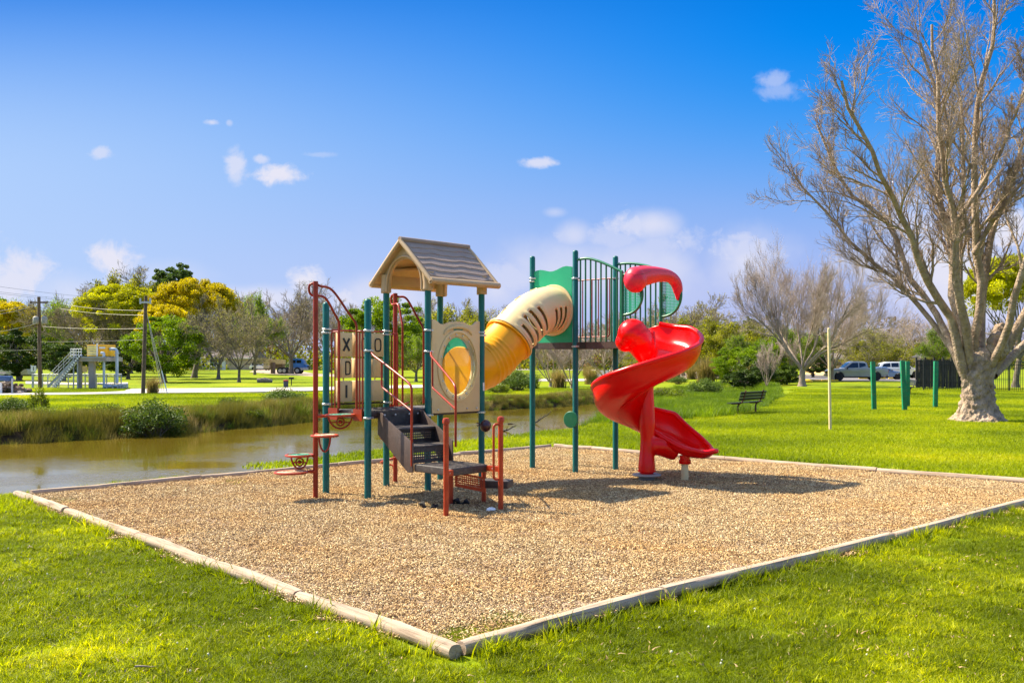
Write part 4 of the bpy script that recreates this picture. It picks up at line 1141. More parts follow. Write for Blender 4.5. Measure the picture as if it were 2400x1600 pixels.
# entrance side bars between E and F and between G and J, with tall climbing poles
def entrance(a, b, out, pole, ztop, t1, t2, near_t1=(.05, .12, .19), near_t2=(.81, .88, .95), rails=True):
    zt = zp(776, 14.2); zb = DK1 - .04
    for ts in (near_t1, near_t2):
        pr = rail([at(lerp(a, b, ts[0] if ts[0] < .5 else ts[-1]), zt), at(lerp(a, b, ts[-1] if ts[0] < .5 else ts[0]), zt)], .013, name='side_rail', fil=0)
        for t in ts:
            p = lerp(a, b, t); rail([at(p, zb), at(p, zt)], .0115, name='bar', fil=0, parent=pr)
        mb = MB(); p = lerp(a, b, sum(ts)/3) + out*.03; q = lerp(a, b, ts[0]-.03) + out*.03; q2 = lerp(a, b, ts[-1]+.03) + out*.03
        mb.prism([at(q, zb-.10), at(q2, zb-.10), at(q2, zb+.07), at(q, zb+.07)], out*.012); part(mb, 'bracket_plate', 'orange_red', pr)
zpole1 = 3.12
K1 = V3((-2.79, 13.94, 0)); outE = -wh
entrance(E_, F_, outE, K1, zpole1, 0, 1, (.12, .19, .26), (.70, .78, .86))
post(K1, 3.13, False, 'climber_pole', 'redbrown', .036)
def loop_rails(K, r1, r2, ztop, zdk, back):
    # one bent pipe: vertical at r1, up and over to the pole top, round it, and down to r2
    a1 = at(r1, zdk); b1 = at(r1, zdk + 1.22); k1 = at(K, ztop)
    a2 = at(r2, zdk); b2 = at(r2, zdk + 1.26)
    d1 = (K - r1); d2 = (K - r2)
    pts = [a1, b1, at(r1 + d1*.45, zdk+1.52), at(r1 + d1*.88, ztop-.03), k1 + Zv*.0]
    mb = MB(); c1 = fillet([a1, b1], .1) 
    path = [a1, lerp(a1, b1, .97)] + catmull([b1, at(r1+d1*.20, zdk+1.38), at(r1 + d1*.60, zdk+1.70), at(r1 + d1*.90, ztop-.035), at(K + V3((0, 0, 0)), ztop+.01)], 6)[1:]
    path2 = catmull([at(K, ztop+.01), at(K + back*.10, ztop-.03), at(K + back*.09 + (r2-K)*.05, ztop-.16), at(r2 + d2*.62, zdk+1.60), at(r2 + d2*.20, zdk+1.38), b2], 6)[1:] + [lerp(b2, a2, .03), a2]
    mb.tube(path + path2, .0175, 10); part(mb, 'loop_handrail', 'redbrown', smooth=True)
loop_rails(K1, lerp(E_, F_, .26), lerp(E_, F_, .68), 3.10, DK1+.03, V3((-.9, .1, 0)))
K2 = V3((-1.90, 15.98, 0))
entrance(G_, J_, -uh, K2, 3.08, 0, 1, (.09, .145, .20), (.80, .87, .94))
post(K2, 3.10, False, 'climber_pole', 'redbrown', .036)
loop_rails(K2, lerp(G_, J_, .68), lerp(G_, J_, .29), 3.08, DK1+.03, V3((-.7, .5, 0)))
# coil climber
pts = []
for i in range(90):
    q = i/89; a = q*2*PI*2.6 + 2.2; rr_ = .235*(1 if q > .06 else q/.06)
    pts.append(K2 + V3((rr_*math.cos(a), rr_*math.sin(a)*1.0, .28 + q*1.05)))
mb = MB(); mb.tube(pts, .016, 8); part(mb, 'coil_climber', 'orange_red', smooth=True)

# stepping pods on the front pole
def pod(c, r, mat, ringdir, label, tilt=0):
    rim = MB(); rim.tube([c + V3((r*math.cos(a), r*math.sin(a), 0)) for a in np.linspace(0, 2*PI, 33)[:-1]], .016, 8, closed=True)
    o = part(rim, 'stepping_pod', 'orange_red', smooth=True, label=label)
    mb = MB(); mb.lathe(c - Zv*.012, [(r*.98, 0), (r*.98, .014), (r*.8, .020), (r*.3, .022)], 28)
    for k in range(3):
        mb.tube([c + V3((r*(.25+.25*k)*math.cos(a), r*(.25+.25*k)*math.sin(a), .011)) for a in np.linspace(0, 2*PI, 25)[:-1]], .006, 5, closed=True)
    part(mb, 'pod_disc', mat, o, smooth=True)
    arm = MB(); d = (c - at(K1, c.z)); arm.tube([at(K1, c.z - .01), at(K1, c.z-.01) + d*(1 - r/d.length*.95)], [.030, .018], 10); part(arm, 'pod_arm', 'orange_red', o, smooth=True)
    return o
def hoop(c, w, h, d, parent, wheel=True):
    mb = MB(); pts = [c + d*(-w)] + [c + d*(w*-math.cos(a)) - Zv*(h*math.sin(a)) for a in np.linspace(.15, PI-.15, 14)] + [c + d*w]
    mb.tube(pts, .013, 8)
    if wheel:
        mb.tube([c - Zv*h*.5 + d*.055*math.cos(a) + Zv*.055*math.sin(a) for a in np.linspace(0, 2*PI, 15)[:-1]], .012, 6, closed=True)
        mb.sphere(c - Zv*h*.5, .03, 10, 6)
        mb.tube([c - Zv*h*.5, c + d*(-w*.8) - Zv*h*.55], .010, 6); mb.tube([c - Zv*h*.5, c + d*(w*.8) - Zv*h*.55], .010, 6)
    return part(mb, 'grab_ring', 'redbrown', parent, smooth=True)
M['pod_green'] = pm('green_pod_rubber', (0.0, .24, .13), .6, .3, 25, bump=.3, dirt=(.12, .45, .32), dirt_amt=.6)
M['pod_tan'] = pm('worn_pod_tread', (.55, .34, .20), .6, .3, 25, bump=.3, dirt=(.45, .12, .06), dirt_amt=.6)
c = V3((-2.45, 14.00, zp(972, 14.0))); o = pod(c, .20, 'pod_green', 0, 'highest stepping pod with a green disc'); hoop(c, .17, .19, V3((1, 0, 0)), o)
c = V3((xp(761, 13.62), 13.62, zp(1020, 13.62))); o = pod(c, .18, 'pod_tan', 0, 'middle stepping pod with a worn tan disc'); hoop(c, .08, .22, V3((1, 0, 0)), o, False)
c = V3((xp(702, 13.94), 13.94, zp(1066, 13.94))); o = pod(c, .19, 'pod_green', 0, 'low stepping pod with a green disc'); hoop(c, .12, .19, V3((1, 0, 0)), o)
c = V3((xp(682, 13.70), 13.70, zp(1106, 13.70))); o = pod(c, .22, 'pod_tan', 0, 'lowest stepping pod with a worn tan disc')

# ---- perforated sheet helper
def perf(p0, ux, uz, w, h, cell, test=None, border=2, thick=.004):
    "quads with square holes; p0 corner, ux/uz unit directions"
    nx, ny = int(w/cell), int(h/cell); vs = []; fs = []; idx = {}
    def vid(i, j):
        if (i, j) not in idx: idx[(i, j)] = len(vs); vs.append(p0 + ux*(i*w/nx) + uz*(j*h/ny))
        return idx[(i, j)]
    for i in range(nx):
        for j in range(ny):
            if test and not test((i+.5)*w/nx, (j+.5)*h/ny): continue
            edge = i < border or j < border or i >= nx-border or j >= ny-border
            if test and not edge:
                for (di, dj) in ((-border, 0), (border, 0), (0, -border), (0, border)):
                    if not test((i+.5+di)*w/nx, (j+.5+dj)*h/ny): edge = True
            if not edge and (i % 2 == 1 and j % 2 == 1): continue
            fs.append((vid(i, j), vid(i+1, j), vid(i+1, j+1), vid(i, j+1)))
    return vs, fs

# ---- stairs
T1, T2 = V3((-1.91, 14.14, 0)), V3((-1.38, 14.72, 0)); S1, S2 = V3((-1.307, 13.07, 0)), V3((-.823, 13.52, 0))
def L1(s): return lerp(T1, S1, s)
def L2(s): return lerp(T2, S2, s)
prof = [(-.02, 1.262), (.10, 1.262), (.20, 1.20), (1.0, .905), (1.0, .52), (.86, .50), (0, .93), (-.02, .94)]
sd = (T1-T2).normalized()
st_parts = []
stair = None
for (L__, off) in ((L1, sd*.0), (L2, sd*-.0)):
    mb = MB(); mb.prism([at(L__(s) + off, z) for s, z in prof], (sd if L__ is L1 else -sd)*.022); o = part(mb, 'stringer', 'deck_edge', bevel=.005)
    if stair is None: stair = o
def tread(s0, s1, z):
    mb = MB(); mb.prism([at(L1(s0), z-.035), at(L1(s1), z-.035), at(L2(s1), z-.035), at(L2(s0), z-.035)], (0, 0, .035)); part(mb, 'tread', 'deck', bevel=.008)
def riser(s, z0, z1, solid=False):
    a, b = L1(s), L2(s); ux = (b-a).normalized(); w = (b-a).length
    if solid:
        mb = MB(); mb.prism([at(a, z0), at(b, z0), at(b, z1), at(a, z1)], (ux.cross(Zv))*.012); part(mb, 'riser', 'deck')
    else:
        vs, fs = perf(at(a, z0), ux, Zv, w, z1-z0, .0165, border=3); part(MB().add(vs, fs), 'riser', 'deck')
tread(-.02, .50, 1.065); tread(.47, .90, .85); riser(-.015, 1.05, 1.262, True); riser(.47, .85, 1.04); riser(.90, .62, .83)
bm_ = MB(); bm_.lathe((0, 0, 0), [(.016, 0), (.016, .008), (.004, .016)], 8); BOLT = bm_.mesh('bolt', smooth=True, mat=M['bolt'])
_r = (uh).to_track_quat('Z', 'Y').to_euler()
for t in (.10, .36, .70, .92): link('bolt', BOLT, PG, at(lerp(T1, T2, t), 1.215) + uh*.02, rot=_r)

# transfer platform
PZ = .63
pc = [V3((-1.307, 13.07, 0)), V3((-.77, 12.50, 0)), V3((-.323, 13.02, 0)), V3((-.823, 13.52, 0))]
mb = MB(); mb.prism([at(p, PZ-.10) for p in pc], (0, 0, .10)); plat = part(mb, 'transfer_platform', 'deck', bevel=.014, seg=3)
mb = MB()
for i in range(9):
    t = (i+.5)/9; a = lerp(pc[0], pc[3], t); b = lerp(pc[1], pc[2], t); mb.beam(at(lerp(a, b, .05), PZ+.0025), at(lerp(a, b, .95), PZ+.0025), .035, .005)
part(mb, 'platform_rib', 'deck', plat)
Lp = V3((-.83, 12.36, 0)); Kp = V3((-.148, 12.885, 0)); R1p = V3((-.835, 13.50, 0)); R2p = V3((-.403, 14.0, 0))
for p, tz in ((Lp, 1.28), (Kp, 1.27)):
    mb = MB(); r_ = .034; mb.lathe(at(p, -.1), [(r_, 0), (r_, tz+.03), (r_*1.35, tz+.035), (r_*1.38, tz+.07), (r_*1.1, tz+.098), (r_*.3, tz+.105)], 20); part(mb, 'handrail_post', 'orange_red', smooth=True)
for p in (R1p - V3((0, .1, 0)), V3((-.39, 13.60, 0))):
    mb = MB(); mb.cyl(at(p, -.1), .033, .65, 16); part(mb, 'platform_leg', 'orange_red', smooth=True)
for (p, q) in ((Lp, pc[1]), (Kp, pc[2])):
    mb = MB(); mb.beam(at(p, PZ-.05), at(q, PZ-.05), .05, .07); part(mb, 'post_bracket', 'orange_red')
    link('bolt', BOLT, PG, at(lerp(p, q, .6), PZ-.05) + V3((0, -.03, 0)), rot=(R(90), 0, 0))
Kv = V3((-.24, 12.84, 0))
rail([at(Kp, zp(993, 12.87)), at(Kv, zp(993, 12.87)), at(Kv, zp(1122, 12.87)), at(Kp, zp(1122, 12.87))], .0165, 'orange_red', 'grab_handle', .09)
# lower transfer step and perforated red side plate
mb = MB(); a = V3((-.40, 13.45, .33)); b = V3((-.02, 13.35, .33)); mb.beam(a, b, .30, .10); part(mb, 'transfer_step', 'deck', bevel=.01)
ux = (V3((-.36, 13.12, 0)) - V3((-.775, 13.32, 0))).normalized()
vs, fs = perf(V3((-.775, 13.32, .30)), ux, (Zv - ux*.0).normalized(), .46, .20, .014, border=2)
for i, v in enumerate(vs): vs[i] = v + Zv*(-(v - V3((-.775, 13.32, 0))).dot(ux)*.12)
part(MB().add(vs, fs), 'perforated_plate', 'orange_red')
# stair handrails
eL = at(E_, zp(821, 13.95)); vL = V3((xp(965, 13.08), 13.08, 0)); eR = at(H_, zp(823, 14.8)); vR = V3((xp(1068, 13.5), 13.5, 0))
def stair_rail(e, v, zt, zb, lo_s, lo_z0, lo_z1, k0):
    a = lerp(e, at(v, zt), .0)
    path = catmull([e + V3((.05, -.04, 0)), e + (at(v, zt) - e)*.14 + Zv*-.005, lerp(e, at(v, zt), .36) + Zv*.0, lerp(e, at(v, zt), .9)], 5) + fillet([lerp(e, at(v, zt), .9), at(v, zt-.02), at(v, zt-.3)], .12)[1:] + [at(v, zb)]
    mb = MB(); mb.tube(path, .0165, 10); hr = part(mb, 'stair_handrail', 'redbrown', smooth=True)
    s = lerp(e, at(v, zt), lo_s); mb = MB(); mb.tube(fillet([s, at(s, lo_z0), at(v, lo_z1)], .05), .014, 10); part(mb, 'lower_rail', 'redbrown', hr, smooth=True)
stair_rail(eL, vL, 1.68, .60, .33, zp(906, 13.66), zp(962, 13.08), 0)
stair_rail(eR, vR, 1.66, .82, .18, zp(908, 14.56), zp(958, 13.5), 0)

# helmet-like turning bump, green disc, white sticker
c = V3((xp(1138, 15.45), 15.45, zp(997, 15.45)))
mb = MB(); mb.sphere(c, .085, 18, 12, (1.05, .9, 1.15)); k = part(mb, 'ball_spinner', pm('maroon_plastic', (.05, .008, .01), .3, coat=.3), smooth=True)
mb = MB(); mb.tube([c + V3((-.085, -.02, .03)), c + V3((-.14, -.03, .05)), c + V3((-.13, -.03, .0)), c + V3((-.09, -.02, .02))], .012, 8); part(mb, 'ball_handle', pm('maroon_plastic_dark', (.05, .008, .01), .3), k, smooth=True)
c = V3((xp(1339, 16.95), 17.05, zp(983, 16.95))); nd = V3((-.55, -.83, 0)).normalized()
mb = MB(); mb.lathe(c, [(.135, -.012), (.145, -.006), (.145, .008), (.135, .014), (.02, .016)], 30, axis=nd); part(mb, 'round_disc', 'green')
mb = MB(); mb.cyl(c - nd*.012, .022, .10, 10, -nd); part(mb, 'disc_bracket', 'galv')
mb = MB(); c = at(I_, zp(905, I_.y)) + V3((.035, -.042, 0)); mb.box(c, (.028, .004, .13), rz=.7); part(mb, 'sticker', 'white')

# ---- upper tower deck
mb = MB(); q = [A_, D_, C_, C2 - (C2-C_)*.02, B2 - (B2-B_)*.02, B_]
mb.prism([at(p, DK2-.03) for p in [A_, D_, C_, C2, B2, B_]], (0, 0, .03)); up_deck = part(mb, 'upper_deck', 'deck')
for (p, q) in ((A_, B_), (B_, B2), (B2, C2), (C2, C_), (C_, D_), (D_, A_)):
    m_ = MB(); m_.beam(at(p, DK2-.06), at(q, DK2-.06), .03, .11); part(m_, 'rim_board', 'deck_edge', up_deck)
mb = MB(); mb.beam(at(lerp(B_, B2, .10), DK2-.06)+V3((0,-.02,0)), at(lerp(B_, B2, .22), DK2-.06)+V3((0,-.02,0)), .02, .10); part(mb, 'deck_bracket', 'black', up_deck)
# red back barrier D-C
z1, z0 = 3.49, 2.44
a, b = lerp(D_, C_, -.02), lerp(D_, C_, .86)
br = rail([at(D_, z1), at(C_, z1)], .012, name='back_barrier', fil=0)
rail([at(D_, z0), at(b, z0), at(b, z1)], .012, name='bar', fil=.08, parent=br)
for t in (.18, .42, .58, .80): rail([at(lerp(D_, C_, t), z0), at(lerp(D_, C_, t), z1)], .010, name='bar', fil=0, parent=br)
rail([at(A_, z1), at(D_, z1)], .012, name='back_barrier', fil=0)

def arch_barrier(p, q, zs, nb, thick_r, name='arched_barrier'):
    n = len(zs); pts = catmull([at(lerp(p, q, i/(n-1)), z) for i, z in enumerate(zs)], 6)
    mb = MB(); mb.tube(pts, .024, 10); o = part(mb, name, 'green', smooth=True)
    ts = [(v_ - pts[0]).dot((q-p).normalized())/(q-p).length for v_ in pts]; zz = [v_.z for v_ in pts]
    for i in range(nb):
        t = (i+1)/(nb+1); c = lerp(p, q, t); rail([at(c, DK2-.0), at(c, interp(ts, zz, t))], .0155, 'green', 'bar', 0, o)
    rail([at(q, DK2-.02), at(q, zs[-1])], thick_r, 'green', 'end_bar', 0, o)
    return o
ab1 = arch_barrier(B_, B2, [zp(609, 17.2), zp(604.5, 17.0), zp(610, 16.8), zp(621, 16.6), zp(634, 16.4)], 8, .029)
ab2 = arch_barrier(C_, C2, [zp(619, 17.66), zp(616.5, 17.5), zp(618, 17.35), zp(624, 17.2), zp(634, 17.04)], 8, .029)
def leaf(p, d, yt, ym, yb, w, parent):
    "D-shaped perforated leaf from z top to z bottom along direction d"
    zt, zb = yt, yb; h = zt - zb; n = 26; pts = []
    zm = zb + h*.42
    for i in range(n+1):
        a = i/n*PI; x = w*math.sin(a)**.8; z = zb + h*(1-math.cos(a))/2; pts.append((x, z))
    def test(x, z):
        zz = z; 
        if zz <= 0 or zz >= h: return False
        c = 1 - 2*zz/h; a = math.acos(max(-1, min(1, c))); return x < w*math.sin(a)**.8
    vs, fs = perf(at(p, zb), d, Zv, w, h, .013, test, 2); lf = part(MB().add(vs, fs), 'perforated_leaf', 'green_panel', parent)
    mb = MB(); mb.tube([at(p, zb) + d*x + Zv*(z-zb) for x, z in pts], .024, 10); part(mb, 'leaf_rim', 'green', parent, smooth=True)
    return lf
dl = (B2 - B_).normalized()
leaf(B2, dl, zp(640, 16.3), 0, zp(736, 16.3), .40, ab1)
leaf(C2, dl, zp(640, 17.0), 0, zp(741, 17.0), .40, ab2)
rail([at(B2, zp(748, 16.4)), at(B2 + dl*.17, zp(772, 16.3))], .017, 'green', 'strut', 0, ab1)
rail([at(C2, zp(750, 17.0)), at(C2 + dl*.17, zp(774, 16.9))], .017, 'green', 'strut', 0, ab2)

# ---- hood above the slide mouth
hp = [(1484, 676, 16.25), (1483, 662, 16.25), (1492, 650, 16.28), (1515, 645, 16.4), (1545, 643, 16.55), (1570, 648, 16.72), (1584, 662, 16.82), (1589, 682, 16.85), (1588, 704, 16.85)]
hr_ = [.075, .16, .185, .165, .125, .105, .10, .085, .02]
pth = [P(*p) for p in hp]; k = 5
path = catmull(pth, k); rad = [interp(range(len(hr_)), hr_, i/k) for i in range(len(path))]
mb = MB(); mb.tube(path, rad, 20, sy=1.0)
mb.sphere(P(1489, 655, 16.25), .195, 24, 16, (1.0, 1.0, 1.12))
hood = part(mb, 'slide_hood', 'fadedred', smooth=True)
md = hood.modifiers.new('merge', 'REMESH'); md.mode = 'VOXEL'; md.voxel_size = .014; md.use_smooth_shade = True
md = hood.modifiers.new('soft', 'SMOOTH'); md.iterations = 14; md.factor = .6
mb = MB(); hl = catmull([P(1472, 640, 16.08), P(1495, 643, 16.06), P(1520, 637, 16.2), P(1540, 627.5, 16.5)], 5); mb.tube(hl, .004, 5); part(mb, 'hood_seam', pm('dark_red_line', (.25, .01, .02), .5), hood)

# ---- spiral slide
SC = V3((2.217, 16.14, 0))
mid = (B2 + C2)/2; ed = V3((.70, -.71, 0)).normalized()
def spiral_pts():
    out = []   # (pos, outward, zfloor, outer wall height, inner wall height, halfwidth)
    def th_pt(d, r=.50): return SC + V3((r*math.sin(R(d)), r*math.cos(R(d)), 0)), V3((math.sin(R(d)), math.cos(R(d)), 0))
    zc = ([20, 60, 90, 135, 180, 225, 270, 315, 360, 400, 430], [2.30, 2.17, 2.01, 1.80, 1.60, 1.385, 1.17, .97, .80, .67, .60])
    side0 = (C2 - B2).normalized()
    out.append((mid - ed*.12, side0, 2.345, .22, .22, .30)); out.append((mid + ed*.08, side0, 2.335, .30, .26, .32))
    for d in range(40, 401, 10):
        p, o = th_pt(d); 
        if d < 60:
            s = (d-20)/40; p = lerp(mid + ed*.20, p, s); o = lerp(side0, o, s).normalized()
        wo = interp([40, 70, 90, 120, 400], [.36, .40, .40, .40, .36], d)
        out.append((p, o, interp(*zc, d), interp([40, 70, 90, 120, 360, 400], [.36, .40, .40, .40, .42, .42], d), interp([40, 270, 340, 400], [.30, .30, .27, .20], d), .385))
    p, o = th_pt(400); tdir = V3((math.cos(R(400)), -math.sin(R(400)), 0)).normalized(); tdir = V3((.80, -.60, 0)).normalized()
    o2 = V3((-tdir.y, tdir.x, 0))
    for i, (s, z, h) in enumerate([(.11, .61, .41), (.23, .55, .38), (.36, .50, .34), (.49, .46, .29), (.61, .435, .23), (.72, .425, .17), (.80, .425, .10)]):
        oo = lerp(o, o2, min(1, (i+1)/3)).normalized(); wd = (.36, .345, .335, .33, .31, .26, .17)[i]
        out.append((p + tdir*s, oo, z, h, (.19, .18, .165, .15, .135, .12, .09)[i], wd))
    return out
SP = spiral_pts()
prof = [(-1.0, 1.0, 1), (-.99, .80, 1), (-.95, .50, 1), (-.86, .24, 1), (-.70, .08, 0), (-.45, .01, 0), (-.15, -.015, 0), (.15, -.01, 0), (.45, .03, 0), (.70, .12, 0), (.86, .30, 2), (.95, .56, 2), (.99, .82, 2), (1.0, 1.0, 2)]
vs = []; rimi = []; rimo = []
for (p, o, z, ho, hi, w) in SP:
    for (a, b, k) in prof:
        h = hi if a < 0 else ho
        vs.append(p + o*(a*w) + Zv*(z + b*h))
    rimi.append(p - o*w + Zv*(z + hi)); rimo.append(p + o*w + Zv*(z + ho))
m_ = len(prof); fs = []
for i in range(len(SP)-1):
    for j in range(m_-1): fs.append((i*m_+j, i*m_+j+1, (i+1)*m_+j+1, (i+1)*m_+j))
# close the exit lip
chute_mb = MB().add(vs, fs)
ch = part(chute_mb, 'slide_chute', 'red', smooth=True)
md = ch.modifiers.new('sub', 'SUBSURF'); md.levels = 2; md.render_levels = 2
md = ch.modifiers.new('shell', 'SOLIDIFY'); md.thickness = .030; md.offset = 1; md.use_even_offset = False
md.offset = 0
lastp = len(SP)-1
lip = [vs[lastp*m_ + j] for j in range(m_)]
e = SP[-1]; td = (SP[-1][0]-SP[-2][0]).normalized()
rimpath = catmull(rimo[1:], 3) + [e[0] + td*.10 + e[1]*e[5]*.75 + Zv*(e[2]+.12), e[0] + td*.155 + Zv*(e[2]+.11), e[0] + td*.10 - e[1]*e[5]*.75 + Zv*(e[2]+.12)] + catmull(rimi[1:], 3)[::-1]
rimpath = catmull(rimo[1:-1], 3)[:-1] + catmull([rimo[-2], rimo[-1] + td*.03, e[0] + td*.15 + e[1]*.05 + Zv*(e[2]+.11), e[0] + td*.15 - e[1]*.05 + Zv*(e[2]+.11), rimi[-1] + td*.03, rimi[-2]], 5)[:-1] + catmull(rimi[1:-1], 3)[::-1]
mb = MB(); mb.tube(rimpath, .042, 12); part(mb, 'rolled_rim', 'red', ch, smooth=True)
# nose of the exit
mb = MB(); fan = [e[0] + td*.02 + Zv*(e[2]-.01)] ; ring = [v for v in lip]
nose = [e[0] + td*(.16*math.cos(a)) + e[1]*(e[5]*math.sin(a)) + Zv*(e[2]+.10) for a in np.linspace(-PI/2, PI/2, m_)]
mb.add(ring + nose, [(j, j+1, m_+j+1, m_+j) for j in range(m_-1)])
ns = part(mb, 'exit_lip', 'red', ch, smooth=True); md = ns.modifiers.new('sub', 'SUBSURF'); md.levels = 1; md.render_levels = 1
md = ns.modifiers.new('shell', 'SOLIDIFY'); md.thickness = .03; md.offset = 0
# centre column with a bulb and a flared foot, webs joining it to the chute
mb = MB()
colp = [(0, 0, .17, .165), (0, 0, .30, .160), (0, 0, .50, .135), (0.01, 0, .70, .13), (0.01, 0, .95, .15), (0, 0, 1.2, .145), (0, 0, 1.5, .13), (0, 0, 1.80, .135), (.0, .0, 1.98, .155), (-.03, 0, 2.12, .19), (-.10, 0, 2.28, .235), (-.18, 0, 2.42, .25)]
mb.tube([SC + V3((x, y, z)) for x, y, z, r_ in colp], [r_*(.88 if i_ < 9 else 1) for i_, (*_, r_) in enumerate(colp)], 20)
mb.sphere(P(1483, 781, 16.12), .250, 26, 18, (1.0, .9, .98))
mb.sphere(P(1466, 800, 16.14), .17, 18, 12, (1.0, .9, 1.0))
mb.tube([SC + V3((.05, .0, .62)), SC + V3((.25, .05, .60)), SC + V3((.50, .10, .47))], [.15, .17, .13], 14)
col = part(mb, 'slide_column', 'red', smooth=True)
md = col.modifiers.new('merge', 'REMESH'); md.mode = 'VOXEL'; md.voxel_size = .016; md.use_smooth_shade = True
md = col.modifiers.new('soft', 'SMOOTH'); md.iterations = 12; md.factor = .6
# skirt under the chute joining it to the column
vs = []; n = 0
for (p, o, z, ho, hi, w) in SP[4:38]:
    c_ = SC + Zv*(z+.16); a_ = p - o*w*.2 + Zv*(z-.02); b_ = p - o*(w*.92) + Zv*(z+.22)
    vs += [at(SC, z-.10) + o*.11, p - o*w*.55 - Zv*0 + Zv*(z-.03), p - o*w*.1 + Zv*(z-.03)]
    n += 1
fs = []
for i in range(n-1):
    for j in range(2): fs.append((i*3+j, i*3+j+1, (i+1)*3+j+1, (i+1)*3+j))
wb = part(MB().add(vs, fs), 'column_web', 'red', ch, smooth=True); md = wb.modifiers.new('shell', 'SOLIDIFY'); md.thickness = .02; md.offset = 0
# feet
mb = MB(); mb.lathe(at(SC, -.05), [(.115, 0), (.125, .15), (.135, .16), (.225, .165), (.235, .172), (.235, .188), (.225, .195), (.05, .197)], 30); part(mb, 'column_base', 'grey_plastic', smooth=False, bevel=0)
mb = MB()
for i in range(22):
    a = 2*PI*i/22; mb.box(SC + V3((.127*math.cos(a), .127*math.sin(a), .05)), (.012, .012, .12), rz=a)
part(mb, 'base_rib', 'grey_plastic')
mb = MB(); mb.lathe(at(SC, .150), [(.11, 0), (.115, .03), (.15, .035), (.15, .06)], 24); part(mb, 'foot_collar', 'red', smooth=True)
XP = V3((2.836, 16.10, 0))
mb = MB(); mb.cyl(at(XP, -.1), .058, .46, 20); part(mb, 'exit_post', 'cream_post', smooth=True)
mb = MB(); mb.lathe(at(XP, .315), [(.095, 0), (.10, .01), (.10, .06), (.085, .07), (.085, .14)], 22); part(mb, 'exit_post_collar', 'red', smooth=True)
# ================================================================ trees
def norm(v): return v / np.maximum(np.linalg.norm(v, axis=-1, keepdims=True), 1e-9)
def walk(p, d, L_, Mn, wig, up, r):
    n = len(p); out = np.zeros((n, Mn, 3)); out[:, 0] = p; step = (L_/(Mn-1))[:, None]; d = norm(d)
    for i in range(1, Mn):
        d = norm(d + r.normal(0, wig, (n, 3)) + np.array([0, 0, up])); out[:, i] = out[:, i-1] + d*step
    return out
def radii(r0, r1, Mn, pw=1.0):
    t = np.linspace(0, 1, Mn)[None, :]**pw; return r0[:, None]*(1-t) + r1[:, None]*t
def children(Pp, Rp, Lp, n, t0, t1, ang, lr, rr, rend, Mn, wig, up, r, tr=.45, minr=0.0, out=0.0, center=None):
    Np, Mp = Rp.shape; idx = np.repeat(np.arange(Np), n); k = len(idx)
    base = np.tile(np.arange(n), Np)
    t = t0 + (t1-t0)*((base + r.uniform(0, 1, k))/n)
    f = t*(Mp-1); i = np.minimum(f.astype(int), Mp-2); fr = (f-i)[:, None]
    p = Pp[idx, i]*(1-fr) + Pp[idx, i+1]*fr; tan = norm(Pp[idx, i+1]-Pp[idx, i])
    rad = Rp[idx, i]*(1-fr[:, 0]) + Rp[idx, i+1]*fr[:, 0]
    q = norm(np.cross(tan, r.normal(0, 1, (k, 3)))); a = r.normal(ang, ang*.25, k)[:, None]
    d = tan*np.cos(a) + q*np.sin(a) + np.array([0, 0, up*1.2])
    if out: d = d + out*norm((p - center)*np.array([1, 1, 0]))
    L_ = Lp[idx]*lr*(1-tr*t)*r.uniform(.65, 1.25, k)
    P_ = walk(p, d, L_, Mn, wig, up, r); r0 = np.maximum(rad*rr, minr); R_ = radii(r0, np.maximum(r0*rend, minr*.7), Mn)
    return P_, R_, L_
def tubes(P_, R_, S, bump=0.0, r=None):
    n, Mn, _ = P_.shape; tg = np.gradient(P_, axis=1); tg = norm(tg)
    ref = np.where(np.abs(tg[:, :1, 2:3]) < .8, np.array([0, 0, 1.0]), np.array([1.0, 0, 0])); ref = np.broadcast_to(ref, P_.shape)
    n1 = norm(np.cross(tg, ref)); n2 = np.cross(tg, n1)
    a = np.arange(S)*2*PI/S
    V = P_[:, :, None, :] + R_[:, :, None, None]*(np.cos(a)[None, None, :, None]*n1[:, :, None, :] + np.sin(a)[None, None, :, None]*n2[:, :, None, :])
    if bump and r is not None: V = V + r.normal(0, 1, V.shape)*R_[:, :, None, None]*bump
    V = V.reshape(-1, 3)
    b = (np.arange(n)[:, None, None]*Mn + np.arange(Mn-1)[None, :, None])*S; j = np.arange(S)[None, None, :]; j2 = (j+1) % S
    Fq = np.stack([b+j, b+j2, b+S+j2, b+S+j], -1).reshape(-1, 4)
    return V, Fq
def merge(parts):
    Vs = []; Fs = []; o = 0
    for V, Fq in parts: Vs.append(V); Fs.append(Fq+o); o += len(V)
    return np.concatenate(Vs), np.concatenate(Fs)
def leaves(c, size, r, flat=0.0, asp=.6):
    n = len(c); nn = norm(r.normal(0, 1, (n, 3)) + np.array([0, 0, flat])); a = norm(np.cross(nn, r.normal(0, 1, (n, 3)))); b = np.cross(nn, a)
    s = (size*r.uniform(.5, 1.3, n))[:, None]
    V = np.stack([c - a*s - b*s*asp*.4, c + b*s*asp*.0 - b*s*asp, c + a*s, c + b*s*asp], 1)
    V = V.reshape(-1, 3); k = np.arange(n)[:, None]*4
    return V, np.concatenate([k, k+1, k+2, k+3], 1)

